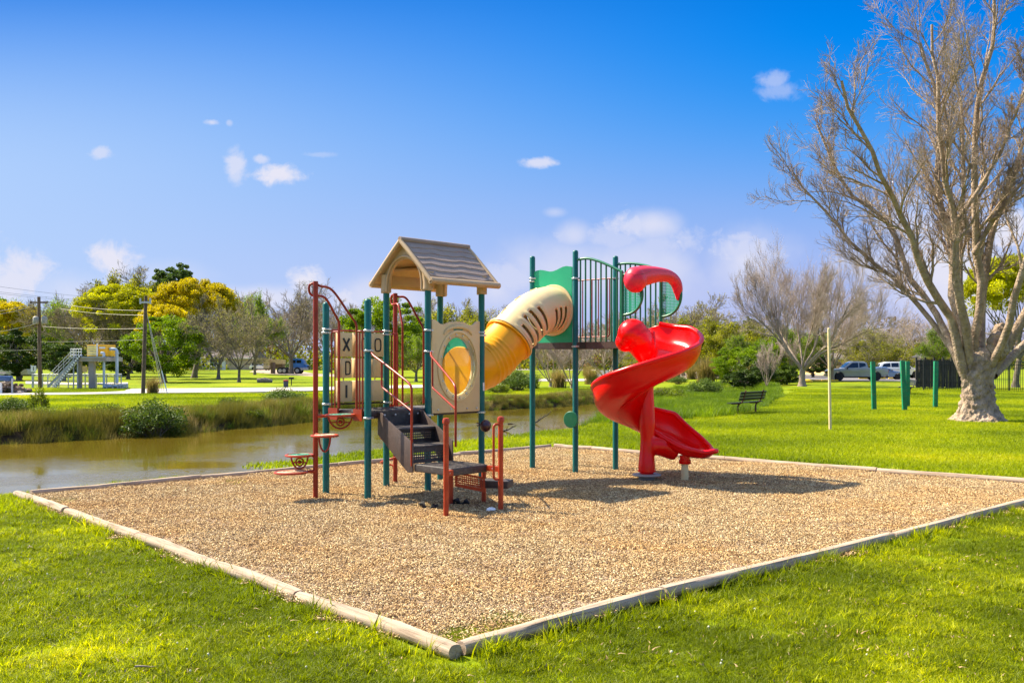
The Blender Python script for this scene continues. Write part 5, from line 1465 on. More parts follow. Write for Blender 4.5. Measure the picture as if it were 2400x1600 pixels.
M['bark_pale'] = pm('pale_bark', (0.30, 0.22, 0.155), .9, .3, 7, bump=1.0, bscale=22, col2=(0.36, 0.275, 0.20), dirt=(.15, .13, .07), dirt_amt=.55)
M['twig_pale'] = pm('pale_twigs', (0.36, 0.26, 0.195), .9, .3, 1.5, col2=(0.52, 0.41, 0.34))
M['bark'] = pm('grey_brown_bark', (0.13, 0.10, 0.07), .9, .35, 5, bump=.8, bscale=14, col2=(0.22, 0.18, 0.13))
M['twig'] = pm('grey_brown_twigs', (0.20, 0.155, 0.11), .9, .3, 1, col2=(0.32, 0.25, 0.19))
M['bark_dark'] = pm('dark_bark', (0.05, 0.04, 0.028), .9, .3, 4, bump=.8, bscale=12)
LF = {
 'bright': leafmat('bright_green_leaves', [(.12, .19, .002), (.25, .34, .003), (.38, .46, .006), (.52, .56, .02)], .55, .45, .8, .35),
 'olive': leafmat('olive_leaves', [(.15, .155, .006), (.29, .28, .010), (.44, .40, .016), (.56, .50, .04)], .6, .4, .8, .3),
 'yellow': leafmat('yellow_green_leaves', [(.26, .26, .003), (.42, .41, .004), (.56, .53, .006), (.66, .60, .02)], .6, .45, .7, .22),
 'orange': leafmat('golden_orange_leaves', [(.36, .29, .003), (.58, .46, .004), (.74, .57, .006), (.84, .66, .02)], .6, .45, .7, .22),
 'dark': leafmat('dark_green_leaves', [(.04, .07, .006), (.085, .13, .010), (.14, .19, .016), (.21, .25, .02)], .6, .2, .8, .4),
 'pine': leafmat('pine_needles', [(.06, .10, .016), (.12, .17, .025), (.19, .25, .05), (.27, .32, .08)], .6, .3, .8, .4),
 'bud': leafmat('pale_spring_buds', [(.26, .24, .06), (.38, .36, .09), (.46, .46, .13), (.55, .52, .22)], .6, .4, .8, .4),
 'brownleaf': leafmat('brown_dry_leaves', [(.08, .05, .02), (.18, .11, .05), (.28, .18, .09), (.36, .26, .13)], .7, .2, .8, .4),
}

def bare_tree(seed, H, tr, fork, nl=7, a0=.38, spread=.55, dens=(9, 8, 8, 5), minr=.011, bark='bark_pale', twig='twig_pale', up=.10, wig=.10, buds=0, budmat='bud', fan=1.0, limbs=None, flatten=None, crownlow=.25, bsize=.09, bjit=.08):
    "returns list of (part name, mesh, kind)"
    r = np.random.RandomState(seed)
    trunk = walk(np.array([[0, 0, -.1]]), np.array([[r.uniform(-.05, .05), 0, 1.0]]), np.array([fork+.1]), 7, .03, 0, r)
    rt = np.array([[tr*1.9, tr*1.35, tr*1.08, tr, tr*.97, tr*.95, tr*.93]])
    top = trunk[:, -1]
    if limbs is None:
        az = np.arange(nl)*2*PI/nl + r.uniform(-.4, .4, nl); an = a0 + r.uniform(-.5, .6, nl)*a0*.7
        d = np.stack([np.sin(an)*np.cos(az), np.sin(an)*np.sin(az), np.cos(an)], -1)
        L_ = (H-fork)*r.uniform(.72, .98, nl)/np.cos(an)**.5
        st = np.repeat(trunk[:, -2], nl, 0)
        P1 = walk(st, d, L_, 9, .09, up*.35, r); R1 = radii(np.full(nl, tr*.95/nl**.38), np.full(nl, minr*1.6), 9, .8)
    else: P1, R1, L_ = limbs
    cen = np.array([0, 0, 0.0])
    P2, R2, L2 = children(P1, R1, L_, dens[0], crownlow, .97, .52, .50, .62, .30, 7, .13, up, r, .45, minr, .12, cen)
    P3, R3, L3 = children(P2, R2, L2, dens[1], .10, .98, .60, .60, .60, .35, 5, .18, up*.9, r, .30, minr, .04, cen)
    P4, R4, L4 = children(P3, R3, L3, dens[2], .12, 1, .55, .66, .7, .5, 4, .20, up*1.1, r, .3, minr*.8, .03, cen)
    parts = [tubes(trunk, rt, 14)] if limbs is None else []
    limb = tubes(P1, R1, 8, .04, r)
    big = merge(parts + [limb, tubes(P2, R2, 5)])
    tw = [tubes(P3, R3, 4), tubes(P4, R4, 3)]
    lastP = P4
    if dens[3]:
        P5, R5, L5 = children(P4, R4, L4, dens[3], .2, 1, .5, .62, .9, .6, 3, .16, up*1.2, r, .2, minr*.8, .05, cen); tw.append(tubes(P5, R5, 3)); lastP = P5
    T = merge(tw)
    out = [('trunk', arrays_mesh('trunk', *big, smooth=True, mats=[M[bark]])), ('twigs', arrays_mesh('twigs', *T, smooth=False, mats=[M[twig]]))]
    if buds:
        q = lastP.reshape(-1, 3); q = q[r.randint(0, len(q), buds)] + r.normal(0, bjit, (buds, 3))
        out.append(('leaves', arrays_mesh('leaves', *leaves(q, bsize, r), mats=[LF[budmat]])))
    return out
def top_of(defn):
    m = 0
    for _, me in defn:
        a = np.zeros(len(me.vertices)*3, np.float32); me.vertices.foreach_get('co', a); m = max(m, float(np.percentile(a[2::3], 99.7)))
    return m
def branched_tree(seed, H, tr, fork, leaf, n, ls, a0=.9, up=.02, dens=(8, 8, 7), nl=8, bark='bark', low=.2, jit=.22):
    return bare_tree(seed, H, tr, fork, nl, a0, dens=dens + (0,), minr=.02, bark=bark, twig='twig', up=up, buds=n, budmat=leaf, crownlow=low, bsize=ls, bjit=jit)
def leafy_tree(seed, H, tr, fork, width, leaf, n=9000, ls=.20, bark='bark', flat=.0, clumps=60, shape='round', gap=.55, low=.3, twigs=True):
    r = np.random.RandomState(seed)
    trunk = walk(np.array([[0, 0, -.1]]), np.array([[r.uniform(-.1, .1), 0, 1.0]]), np.array([fork+.1]), 6, .05, 0, r)
    nl = 7; az = np.arange(nl)*2*PI/nl + r.uniform(-.4, .4, nl); an = r.uniform(.25, 1.0, nl)*(.9 if shape != 'tall' else .5)
    d = np.stack([np.sin(an)*np.cos(az), np.sin(an)*np.sin(az), np.cos(an)], -1)
    L_ = (H-fork)*.72*np.ones(nl)
    P1 = walk(np.repeat(trunk[:, -1], nl, 0), d, L_, 7, .12, .04, r); R1 = radii(np.full(nl, tr*.55), np.full(nl, .03), 7)
    P2, R2, L2 = children(P1, R1, L_, 7, .25, 1, .6, .5, .6, .4, 5, .15, .05, r, .4, .015)
    parts = [tubes(trunk, np.array([[tr*1.6, tr*1.15, tr, tr*.95, tr*.9, tr*.85]]), 10), tubes(P1, R1, 6), tubes(P2, R2, 4)]
    # clumps spread through an uneven crown
    th_ = r.uniform(0, 2*PI, clumps); cz = r.uniform(-1, 1, clumps); rad = r.uniform(.35, 1, clumps)**.5
    if shape == 'umbrella': cz = r.uniform(0, 1, clumps)**.6*2-1
    s = np.sqrt(1-cz**2)
    hh = (H - H*low)/2; cc = H*low + hh
    C = np.stack([s*np.cos(th_)*width/2*rad, s*np.sin(th_)*width/2*rad, cc + cz*hh*rad*.93], -1) + r.normal(0, width*.03, (clumps, 3))
    if shape == 'umbrella': C[:, 2] = H*.52 + H*.40*np.sqrt(np.clip(1-(np.hypot(C[:, 0], C[:, 1])/(width*.56))**2, 0, 1)) - r.uniform(0, H*.30, clumps)*r.uniform(0, 1, clumps)
    k = r.randint(0, clumps, n); cr = r.uniform(.6, 1.35, clumps)*width/clumps**.5*gap
    off = norm(r.normal(0, 1, (n, 3)))*(r.uniform(0, 1, n)**.42)[:, None]*cr[k][:, None]*np.array([1.15, 1.15, .62])
    q = C[k] + off
    out = [('trunk', arrays_mesh('trunk', *merge(parts), smooth=True, mats=[M[bark]])), ('crown', arrays_mesh('crown', *leaves(q, ls, r, flat), mats=[LF[leaf]]))]
    return out
def plant(defn, label, cat, loc, rz=0, s=1.0, group=None, name='tree', sz=None):
    z = th(loc[0], loc[1]) if len(loc) == 2 else loc[2]
    t = thing(name, label, cat, (loc[0], loc[1], z), rz, group)
    t.scale = (s, s, s if sz is None else sz)
    for nm, me in defn:
        o = bpy.data.objects.new(nm, me); COL.objects.link(o); o.parent = t
    return t

# ---- the big bare tree on the right
def big_tree():
    r = np.random.RandomState(77); Y0 = 31.7; X0 = xp(2292, Y0)
    def q(x, y, dy=0.0): return np.array([xp(x, Y0) - X0, dy, zp(y, Y0)])
    # main limbs traced as pixel positions with a depth offset (metres)
    limbs = [
      ([(2275,905,0),(2245,850,-.2),(2215,740,-.4),(2180,700,-.5),(2135,640,-.8),(2100,560,-1.2),(2052,490,-1.6),(2010,440,-2),(1975,375,-2.3),(1925,300,-2.6),(1905,250,-2.8)],.165,.04),
      ([(2262,880,.1),(2238,800,.4),(2215,720,.9),(2172,640,1.4),(2158,560,1.8),(2120,480,2.1),(2060,430,2.5),(2010,330,2.8),(1985,240,3)],.135,.035),
      ([(2270,870,-.1),(2248,780,-.5),(2212,690,-1.0),(2195,600,-1.3),(2190,540,-1.5),(2150,420,-1.9),(2135,330,-2.1),(2120,200,-2.3),(2110,120,-2.4)],.16,.035),
      ([(2282,860,0),(2262,760,.3),(2248,690,.5),(2258,600,.7),(2240,520,.8),(2225,400,1.0),(2240,300,1.2),(2235,180,1.4),(2205,60,1.6)],.175,.04),
      ([(2285,860,0),(2278,780,-.2),(2290,690,-.4),(2272,610,-.5),(2262,500,-.7),(2256,380,-.8),(2262,260,-.9),(2290,120,-1.0),(2300,-60,-1)],.16,.04),
      ([(2268,860,.4),(2225,770,.9),(2150,660,1.4),(2090,600,1.8),(2040,540,2.1),(1985,470,2.3),(1948,425,2.5),(1915,368,2.6)],.105,.028),
      ([(2300,860,.2),(2318,770,.6),(2330,690,.8),(2350,600,1),(2378,500,1.2),(2430,380,1.4),(2480,250,1.6)],.185,.045),
      ([(2320,870,0),(2362,790,-.3),(2400,700,-.6),(2440,600,-.8),(2500,480,-1.2),(2560,330,-1.6)],.19,.045),
      ([(2310,860,-.3),(2325,780,-1.0),(2322,700,-1.5),(2345,580,-2.0),(2372,430,-2.4),(2390,280,-2.6),(2400,100,-2.8)],.135,.035),
      ([(2300,860,.5),(2300,780,1.2),(2310,680,1.8),(2330,560,2.4),(2350,400,2.8),(2360,240,3.2),(2350,60,3.6)],.135,.035),
      ([(2335,880,.2),(2400,830,.6),(2480,760,1),(2560,660,1.4),(2640,540,1.8)],.16,.035),
      ([(2262,600,-.6),(2300,520,-.9),(2345,450,-1.2),(2400,390,-1.4),(2460,300,-1.6)],.09,.025),
      ([(2190,540,-1.5),(2235,470,-1.6),(2262,420,-1.7),(2300,330,-1.9),(2330,200,-2.1)],.075,.025),
    ]
    Mn = 15; Pl = []; Rl = []; Ll = []
    for pts, r0, r1 in limbs:
        a = np.array([q(*p) for p in pts]); cm = np.array([list(v) for v in catmull([Vector(p) for p in a], 6)])
        d = np.concatenate([[0], np.cumsum(np.linalg.norm(np.diff(cm, axis=0), axis=1))]); t = np.linspace(0, d[-1], Mn)
        pl = np.stack([np.interp(t, d, cm[:, i]) for i in range(3)], -1) + r.normal(0, .035, (Mn, 3))*np.linspace(0, 1, Mn)[:, None]
        Pl.append(pl); Rl.append(r0*(1-np.linspace(0, 1, Mn)**.9) + r1*np.linspace(0, 1, Mn)**.9); Ll.append(d[-1])
    P1 = np.array(Pl); R1 = np.array(Rl); L_ = np.array(Ll)
    cen = np.array([0, 0, 0.])
    P2, R2, L2 = children(P1, R1, L_*.8, 15, .26, .99, .58, .30, .46, .26, 8, .16, .075, r, .30, .012, .05, cen)
    P3, R3, L3 = children(P2, R2, L2, 8, .12, .98, .60, .50, .60, .35, 6, .18, .12, r, .35, .008, .03, cen)
    P4, R4, L4 = children(P3, R3, L3, 7, .10, 1, .60, .60, .7, .5, 4, .24, .09, r, .3, .0058, .02, cen)
    P5, R5, L5 = children(P4, R4, L4, 3, .15, 1, .55, .75, .8, .6, 3, .22, .09, r, .2, .0045, .02, cen)
    limb = tubes(P1, R1, 10, .03, r)
    M['twig_big'] = pm('brown_twigs', (.29, .205, .14), .9, .3, 1.5, col2=(.46, .345, .25))
    # trunk: flared, lumpy, with root ridges
    n = 40; hts = np.array([-.15, 0, .08, .18, .32, .5, .75, 1.0, 1.25, 1.5, 1.75, 2.0, 2.2, 2.4]); rad = np.array([.98, .88, .80, .70, .62, .555, .51, .485, .475, .485, .515, .53, .46, .32])
    off = np.array([0, 0, 0, 0, 0, -.01, -.02, -.03, -.03, -.02, 0, .02, .04, .05])
    a = np.arange(n)*2*PI/n; V = []
    for i, (h, rr_) in enumerate(zip(hts, rad)):
        rt = 1 + .13*np.cos(a*5+.7)*max(0, 1-h/.7) + .05*np.sin(a*9+h*3) + .055*np.sin(a*3+h*1.7+1) + .03*np.sin(a*14+h*9)
        rt = rt + r.normal(0, .012, n)
        V.append(np.stack([off[i] + rr_*rt*np.cos(a), rr_*rt*np.sin(a)*.9, np.full(n, h)], -1))
    V = np.concatenate(V); i = np.arange(len(hts)-1)[:, None]*n; j = np.arange(n)[None, :]; Fq = np.stack([i+j, i+(j+1) % n, i+n+(j+1) % n, i+n+j], -1).reshape(-1, 4)
    z0 = th(X0, Y0)
    root = thing('bare_tree', 'largest bare pale-barked tree with a flared lumpy trunk at the right edge', 'tree', (X0, Y0, z0))
    M['bark_big'] = pm('pale_lumpy_bark', (0.29, 0.195, 0.12), .9, .2, 3.2, bump=1.0, bscale=14, bdist=.06, col2=(0.47, 0.345, 0.24), dirt=(.10, .075, .04), dirt_amt=.8)
    tk = link('trunk', arrays_mesh('trunk', V, Fq, smooth=True, mats=[M['bark_big']]), root)
    sub = tk.modifiers.new('sub', 'SUBSURF'); sub.levels = 2; sub.render_levels = 2
    tx = bpy.data.textures.new('lumps', 'CLOUDS'); tx.noise_scale = .14; tx.noise_depth = 3
    dm = tk.modifiers.new('lumps', 'DISPLACE'); dm.texture = tx; dm.strength = .20; dm.mid_level = .5; dm.texture_coords = 'GLOBAL'
    link('limbs', arrays_mesh('limbs', *merge([limb, tubes(P2, R2, 6)]), smooth=True, mats=[M['bark_big']]), root)
    # swollen knot where the right limb leaves the trunk
    kb = MB(); kb.sphere((.48, -.30, 2.45), .34, 18, 14, (1, .8, 1.45)); kb.sphere((.62, -.2, 2.85), .26, 14, 10, (1, .9, 1.3))
    me = kb.mesh('burl', smooth=True, mat=M['bark_big']); bo = link('burl', me, root)
    s_ = bo.modifiers.new('sub', 'SUBSURF'); s_.levels = 1; s_.render_levels = 1
    dm = bo.modifiers.new('lumps', 'DISPLACE'); dm.texture = tx; dm.strength = .22; dm.mid_level = .5; dm.texture_coords = 'GLOBAL'
    link('twigs', arrays_mesh('twigs', *merge([tubes(P3, R3, 4), tubes(P4, R4, 3), tubes(P5, R5, 3)]), mats=[M['twig_big']]), root)
big_tree()

# ---- bare vase-shaped trees
vaseA = bare_tree(11, 11.6, .40, 1.7, 8, .80, dens=(9, 9, 8, 4), minr=.010, up=.10, wig=.08, fan=1)
vaseB = bare_tree(12, 9.0, .26, 1.3, 7, .66, dens=(8, 8, 7, 3), minr=.010, up=.08)
myrtle = bare_tree(13, 4.6, .12, .35, 8, .48, dens=(6, 7, 7, 0), minr=.012, up=.14, crownlow=.3)
wildA = bare_tree(14, 15, .34, 3.2, 6, .68, dens=(7, 8, 7, 3), minr=.024, up=.03, bark='bark', twig='twig', crownlow=.12, buds=2500)
wildB = bare_tree(15, 13, .28, 2.2, 6, .75, dens=(7, 8, 7, 3), minr=.024, up=.03, bark='bark', twig='twig', crownlow=.1, buds=9000)
def gxy(x, y): X, Y = gp(x, y); return (X, Y)
def tz(defn, label, x, yb, ytop, Hdef, rz=0, group=None, Y=None, cat='tree', name='bare_tree', w=1.0):
    if Y is None: X, Y = gp(x, yb)
    X = xp(x, Y); h = zp(ytop, Y); s = h/top_of(defn)
    t = plant(defn, label, cat, (X, Y, 0 if Y > 70 else th(X, Y)), rz, s*w, group, name, s); return t
tz(vaseA, 'wide bare vase-shaped tree with many fine upright twigs behind the left bench', 1880, 905, 556, 12.0, .5, w=.66)
tz(vaseB, 'bare tree leaning right behind the silver pickup, next to the wide vase-shaped one', 1950, 893, 648, 9.6, 1.9, w=.8)
tz(vaseB, 'small bare tree behind the white truck near the dark roofed building', 2135, 872, 722, 10.2, 3.1, w=1.2)
tz(myrtle, 'bare pale multi-stemmed small tree standing on the far bank left of the info sign', 1290, 905, 770, 4.5, .3, w=1.15)
tz(myrtle, 'bare multi-stemmed tree half hidden behind the middle teal post of the upper deck', 1340, 912, 775, 4.5, 2.2, w=1.1)
tz(myrtle, 'bare multi-stemmed tree behind the info sign and right teal post', 1420, 896, 755, 4.5, 4.1, w=1.25)
tz(myrtle, 'slender three-stemmed bare tree at the dark shrubs behind the bench', 1797, 912, 800, 4.5, 1.1, w=.6)
tz(myrtle, 'slender bare tree just left of the wide vase-shaped tree trunk', 1845, 900, 780, 4.5, 5.2, w=.6)
tz(wildA, 'tall dark-limbed bare tree behind the blue truck', 682, 862, 662, 14.6, 0, Y=150)
tz(wildA, 'twiggy bare tree rising at the left of the golden trees', 212, 880, 672, 14.6, 2.2, Y=130)
tz(wildB, 'leaning bare tree in front of the tan house with budding twigs', 512, 880, 690, 12.6, 1.0, Y=108, w=.78)
tz(wildB, 'twin bare tree with a thick trunk right of the leaning tree by the house', 560, 892, 700, 12.6, 2.6, Y=92, w=.72)
tz(wildA, 'bare tree with a bent crown behind the red climbing pole', 770, 870, 690, 14.6, 4.2, Y=170)
tz(wildA, 'grey bare tree topping the wood above the golden crowns', 330, 870, 632, 14.6, 5.0, Y=190)

# ---- leafy trees
L1 = leafy_tree(31, 15, .4, 3, 15, 'yellow', 52000, .15, shape='umbrella', clumps=230, gap=.85, low=.25)
L2 = leafy_tree(32, 14, .4, 3.5, 14, 'orange', 48000, .15, shape='umbrella', clumps=210, gap=.85, low=.3)
L3 = leafy_tree(33, 10, .35, 1.8, 12, 'bright', 36000, .15, clumps=150, gap=.85, low=.12)
L4 = leafy_tree(34, 9, .35, 1.5, 9, 'dark', 30000, .15, clumps=130, gap=.85, low=.06)
L5 = leafy_tree(35, 16, .3, 8, 7, 'pine', 22000, .15, clumps=110, gap=.8, low=.55)
L6 = branched_tree(36, 10, .3, 1.6, 'olive', 36000, .14, a0=.8, jit=.3)
L7 = branched_tree(37, 9, .25, 2.0, 'bright', 26000, .10, a0=.7, up=.04)
L8 = leafy_tree(38, 3, .1, .5, 4, 'dark', 12000, .10, clumps=60, gap=.9, low=.02)
L9 = branched_tree(39, 7, .25, 1.0, 'olive', 26000, .09, a0=.85, jit=.2)
def lt(defn, label, x, ytop, Hd, Y, rz=0, w=1.0, name='leafy_tree', cat='tree', group=None):
    h = zp(ytop, Y); s = h/top_of(defn); return plant(defn, label, cat, (xp(x, Y), Y, 0 if Y > 70 else th(xp(x, Y), Y)), rz, s*w, group, name, s)
lt(L1, 'big yellow-green spreading tree behind the yellow pump box', 285, 668, 14.6, 128, .4, w=.9)
lt(L2, 'broad golden orange tree crown behind the utility pole', 455, 655, 13.6, 114, 1.0, w=.82)
lt(L2, 'low lobe of golden foliage just right of the utility pole top', 385, 715, 13.6, 108, 3.0, w=.7)
lt(L3, 'bright green spreading tree behind the utility pole guy wires', 385, 742, 9.7, 92, .2, w=1.0)
lt(L5, 'tall dark pine poking above the golden tree', 408, 618, 15.6, 165, 0, w=.85, name='pine_tree')
lt(L6, 'brownish olive crown above the yellow-green tree', 305, 648, 9.7, 160, 2.0, w=.7)
lt(L4, 'dark dense evergreen tree at the left edge behind the rubble pile', 45, 772, 8.7, 100, 0, w=1.3)
lt(L4, 'dark rounded evergreen behind the pump station stairs', 150, 796, 8.7, 96, 2.4, w=1.2)
lt(L4, 'dark evergreen in the shade under the bright green tree', 300, 800, 8.7, 108, 4.4, w=1.25)
lt(L2, 'golden crown at the left edge of the picture', 25, 708, 13.6, 135, 4.4, w=.75)
lt(L7, 'bright green tree just left of the far utility pole', 95, 703, 8.8, 140, 1.4, w=.8)
lt(L3, 'green tree behind the golden crown at the left edge', -15, 700, 9.7, 150, 2.4, w=.8)
lt(L7, 'small light green crown above the bare twin tree', 597, 690, 8.8, 140, 0, w=.5)
lt(L3, 'green rounded tree behind the letter block panel', 900, 700, 9.7, 120, 3.7, w=.9)
lt(L7, 'small green tree seen through the climbing rails near the stairs', 975, 780, 8.8, 95, .7, w=1.0)
lt(L6, 'yellowish olive tree behind the bubble window tower', 1085, 722, 9.7, 150, 1.7, w=1.0)
lt(L6, 'olive tree right behind the red slide hood', 1640, 745, 9.7, 110, 1.2, w=1.1)
lt(L9, 'low olive tree above the yellow and purple play sign', 1590, 770, 6.8, 118, .2, w=1.1)
lt(L6, 'olive green tree left of the wide vase-shaped bare tree', 1735, 760, 9.7, 98, 3.2, w=1.0)
lt(L7, 'bright green tree peeking through the wide bare tree', 1850, 770, 8.8, 96, 2.2, w=1.0)
lt(L3, 'low green leafy tree in the thicket behind the bench', 1790, 800, 9.7, 84, 5.2, w=.9)
lt(L5, 'distant pine crown above the thicket behind the bench', 1760, 742, 15.6, 200, 1.2, w=.7, name='pine_tree')
lt(L9, 'brown-green trimmed tree behind the silver pickup', 2020, 768, 6.8, 125, 0, w=1.4)
lt(L9, 'yellow-green trimmed tree above the green posts', 2100, 780, 6.8, 122, 1.3, w=1.2)
lt(L1, 'airy yellow-green tree behind the big bare tree at the right edge', 2380, 600, 14.6, 75, 2.3, w=.75)
lt(L7, 'green tree between the big bare trunk and the fence', 2215, 770, 8.8, 110, 3.3, w=.9)
lt(L8, 'dark shrub mass at the creek end behind the bench', 1745, 868, 2.9, 73, 0, w=1.6, name='dark_shrub', cat='shrub')
lt(L8, 'dark shrub mass left of the wide bare tree', 1830, 855, 2.9, 82, 1.5, w=1.3, name='dark_shrub', cat='shrub')
lt(L8, 'tall dark bush between the two slender bare trees', 1770, 838, 2.9, 78, 2.5, w=1.0, name='dark_shrub', cat='shrub')
lt(L3, 'dense green tree at the left end of the thicket behind the bench', 1722, 815, 9.7, 88, 1.1, w=1.0)
lt(L6, 'olive tree rising over the thicket behind the bench', 1800, 770, 9.7, 100, 4.1, w=1.1)
lt(L4, 'dark evergreen filling the thicket behind the bench', 1790, 830, 8.7, 92, 1.1, w=1.5)
lt(L4, 'dark evergreen behind the wide bare tree trunk', 1905, 822, 8.7, 118, 3.0, w=1.4)

tz(wildB, 'airy budding tree rising behind the red slide', 1600, 870, 688, 1, .6, Y=128)
tz(wildB, 'airy budding tree right of the red slide top', 1672, 870, 712, 1, 2.6, Y=136)
tz(wildB, 'pale budding tree seen through the upper deck bars', 1500, 870, 725, 1, 3.6, Y=150)
tz(wildB, 'airy tree in the thicket behind the bench', 1740, 870, 738, 1, 4.6, Y=118)
tz(wildA, 'grey twiggy tree behind the tube and tower', 1190, 870, 715, 1, 1.6, Y=190)
tz(wildB, 'pale twiggy tree seen above the bubble panel', 1045, 870, 700, 1, 5.6, Y=170)
lt(L6, 'round olive tree at the left end of the right thicket', 1560, 775, 9, 140, 2.2, w=1.2)
lt(L6, 'olive tree over the plaza beside the play panel', 1700, 758, 9, 118, .2, w=1.2)
lt(L7, 'fresh green tree between the olive trees behind the bench', 1765, 785, 9, 92, 4.2, w=1.1)
# ---- distant wood
def woodland():
    r = np.random.RandomState(3); tw = []; lv = []
    small = bare_tree(55, 12, .2, 3, 5, .45, dens=(6, 6, 5, 0), minr=.035, up=.06, bark='bark', twig='twig', crownlow=.1)
    def geo(me):
        V = np.zeros(len(me.vertices)*3, np.float32); me.vertices.foreach_get('co', V); Fq = np.zeros(len(me.loops), np.int32); me.loops.foreach_get('vertex_index', Fq); return V.reshape(-1, 3), Fq.reshape(-1, 4)
    g = [geo(m_) for _, m_ in small]
    for k in range(64):
        x = -80 + k*41 + r.uniform(-16, 16); Y = r.uniform(215, 330)
        top = interp([0, 200, 400, 620, 760, 900, 1150, 1350, 1500, 1700, 1900, 2100, 2400], [740, 700, 690, 715, 700, 725, 745, 752, 735, 770, 775, 760, 765], x) + r.uniform(-14, 20)
        s = zp(top, Y)/12; a = r.uniform(0, 6.28); c_, s_ = math.cos(a), math.sin(a)
        for V, Fq in g:
            W = V*np.array([s*.9, s*.9, s]); W = np.stack([W[:, 0]*c_-W[:, 1]*s_ + xp(x, Y), W[:, 0]*s_+W[:, 1]*c_ + Y, W[:, 2]], -1); tw.append((W, Fq))
    props(link('distant_bare_wood', arrays_mesh('distant_bare_wood', *merge(tw), mats=[M['twig']])), kind='stuff')
    for nm, mt, n, lo, hi in (('distant_green_wood', 'olive', 52000, 0.0, .60), ('distant_undergrowth', 'dark', 26000, 0, .26), ('distant_pale_growth', 'brownleaf', 30000, .1, .80)):
        cl = 130; cx = r.uniform(-120, 2520, cl); cY = r.uniform(205, 320, cl); k = r.randint(0, cl, n)
        X = xp(cx[k], cY[k]) + r.normal(0, 3.6, n); Y = cY[k] + r.normal(0, 3, n); top = 11.5 + 3*np.sin(cx[k]*.013)
        Z = np.abs(r.uniform(lo, hi, n)*(top*(.6+.4*np.sin(cx[k]*7.1)**2)))
        q = np.stack([X, Y, Z], -1); props(link(nm, arrays_mesh(nm, *leaves(q, .42, r), mats=[LF[mt]])), kind='stuff')
woodland()

# ================================================================ bank plants
def bush(seed, w, h, n, ls, leaf, clumps=26):
    r = np.random.RandomState(seed); th_ = r.uniform(0, 2*PI, clumps); q = r.uniform(0, 1, clumps)**.5
    C = np.stack([np.cos(th_)*q*w*.38, np.sin(th_)*q*w*.38, h*(.25 + .6*r.uniform(0, 1, clumps)*(1-.5*q*q))], -1)
    k = r.randint(0, clumps, n); off = norm(r.normal(0, 1, (n, 3)))*(r.uniform(0, 1, n)**.45)[:, None]*(w*.17)
    off[:, 2] *= .8; P_ = C[k] + off; P_[:, 2] = np.abs(P_[:, 2])
    st = np.repeat(np.array([[0, 0, 0.]]), clumps, 0); d = C - st
    stems = walk(st + r.normal(0, w*.04, st.shape)*np.array([1, 1, 0]), d, np.linalg.norm(d, axis=1), 4, .08, 0, r)
    return [('stems', arrays_mesh('stems', *tubes(stems, radii(np.full(clumps, .025), np.full(clumps, .008), 4), 4), mats=[M['bark']])), ('foliage', arrays_mesh('foliage', *leaves(P_, ls, r, 0, .45), mats=[LF[leaf]]))]
LF['sage'] = leafmat('grey_green_leaves', [(.07, .11, .012), (.14, .20, .028), (.23, .29, .06), (.33, .37, .11)], .6, .25, .8, 2)
LF['weedy'] = leafmat('bank_weed_leaves', [(.09, .12, .006), (.19, .24, .012), (.32, .35, .03), (.48, .34, .04)], .6, .35, .9, 1.2)
b1 = bush(1, 2.6, 1.5, 6500, .05, 'sage', 36); b2 = bush(2, 2.0, 1.2, 3800, .05, 'weedy', 26); b3 = bush(3, 1.6, 1.6, 1800, .055, 'weedy', 14)
def bs(defn, label, x, ytop, ybase, hd, Y, w=1.0, rz=0, name='bank_shrub', z=None):
    X = xp(x, Y); z0 = th(X, Y) if z is None else z; s = (zp(ytop, Y) - z0)/hd
    return plant(defn, label, 'shrub', (X, Y, z0), rz, s*w, 'shrubs along the creek banks', name, s)
bs(b1, 'largest grey-green shrub overhanging the far creek bank left of the pod pole', 355, 935, 0, 1.45, 32.9, w=1.1)
bs(b1, 'grey-green shrub on the far bank immediately left of the pod pole', 665, 908, 0, 1.45, 44, w=1.5, rz=2)
bs(b2, 'small weedy shrub left of the pod pole on the mown field edge', 540, 926, 0, 1.15, 40, w=1.2, rz=1)
bs(b1, 'tall weedy shrub in the far left bank corner', 30, 930, 0, 1.45, 35, w=1.25, rz=3.4)
bs(b2, 'low leafy shrub between the largest bank shrub and the pod pole', 590, 955, 0, 1.15, 37.6, w=1.3, rz=3)
bs(b2, 'sprawling weedy shrub right of the largest bank shrub', 450, 962, 0, 1.15, 35.0, w=1.3, rz=1.3)
bs(b3, 'thin upright weed stalk shrub on the far bank near the left edge', 92, 902, 0, 1.55, 34, w=.7, rz=0)
bs(b2, 'low weedy shrub with orange tips on the left far bank', 105, 948, 0, 1.15, 32.2, w=1.2, rz=2.5)
bs(b2, 'brownish weedy shrub left of the largest bank shrub', 250, 940, 0, 1.15, 33.6, w=1.2, rz=4)
bs(b2, 'low shrub between the two left bank shrubs', 180, 950, 0, 1.15, 33.0, w=1.1, rz=5)
bs(b2, 'shrub on the far bank behind the letter blocks', 800, 915, 0, 1.15, 47, w=1.3, rz=.5)
bs(b2, 'shrub on the far bank behind the stairs', 930, 920, 0, 1.15, 49, w=1.5, rz=1.5)
bs(b1, 'green shrub with pale stems behind the yellow tube', 1215, 866, 0, 1.45, 64, w=1.2, rz=2.5)
bs(b2, 'grey shrub left of the pale-stemmed shrub under the yellow tube', 1165, 895, 0, 1.15, 60, w=1.6, rz=3.5)
bs(b2, 'shrub at the creek edge right of the slide column', 1560, 905, 0, 1.15, 58, w=1.7, rz=4.5)
bs(b1, 'second shrub at the creek edge right of the slide column', 1650, 885, 0, 1.45, 66, w=1.2, rz=5.5)
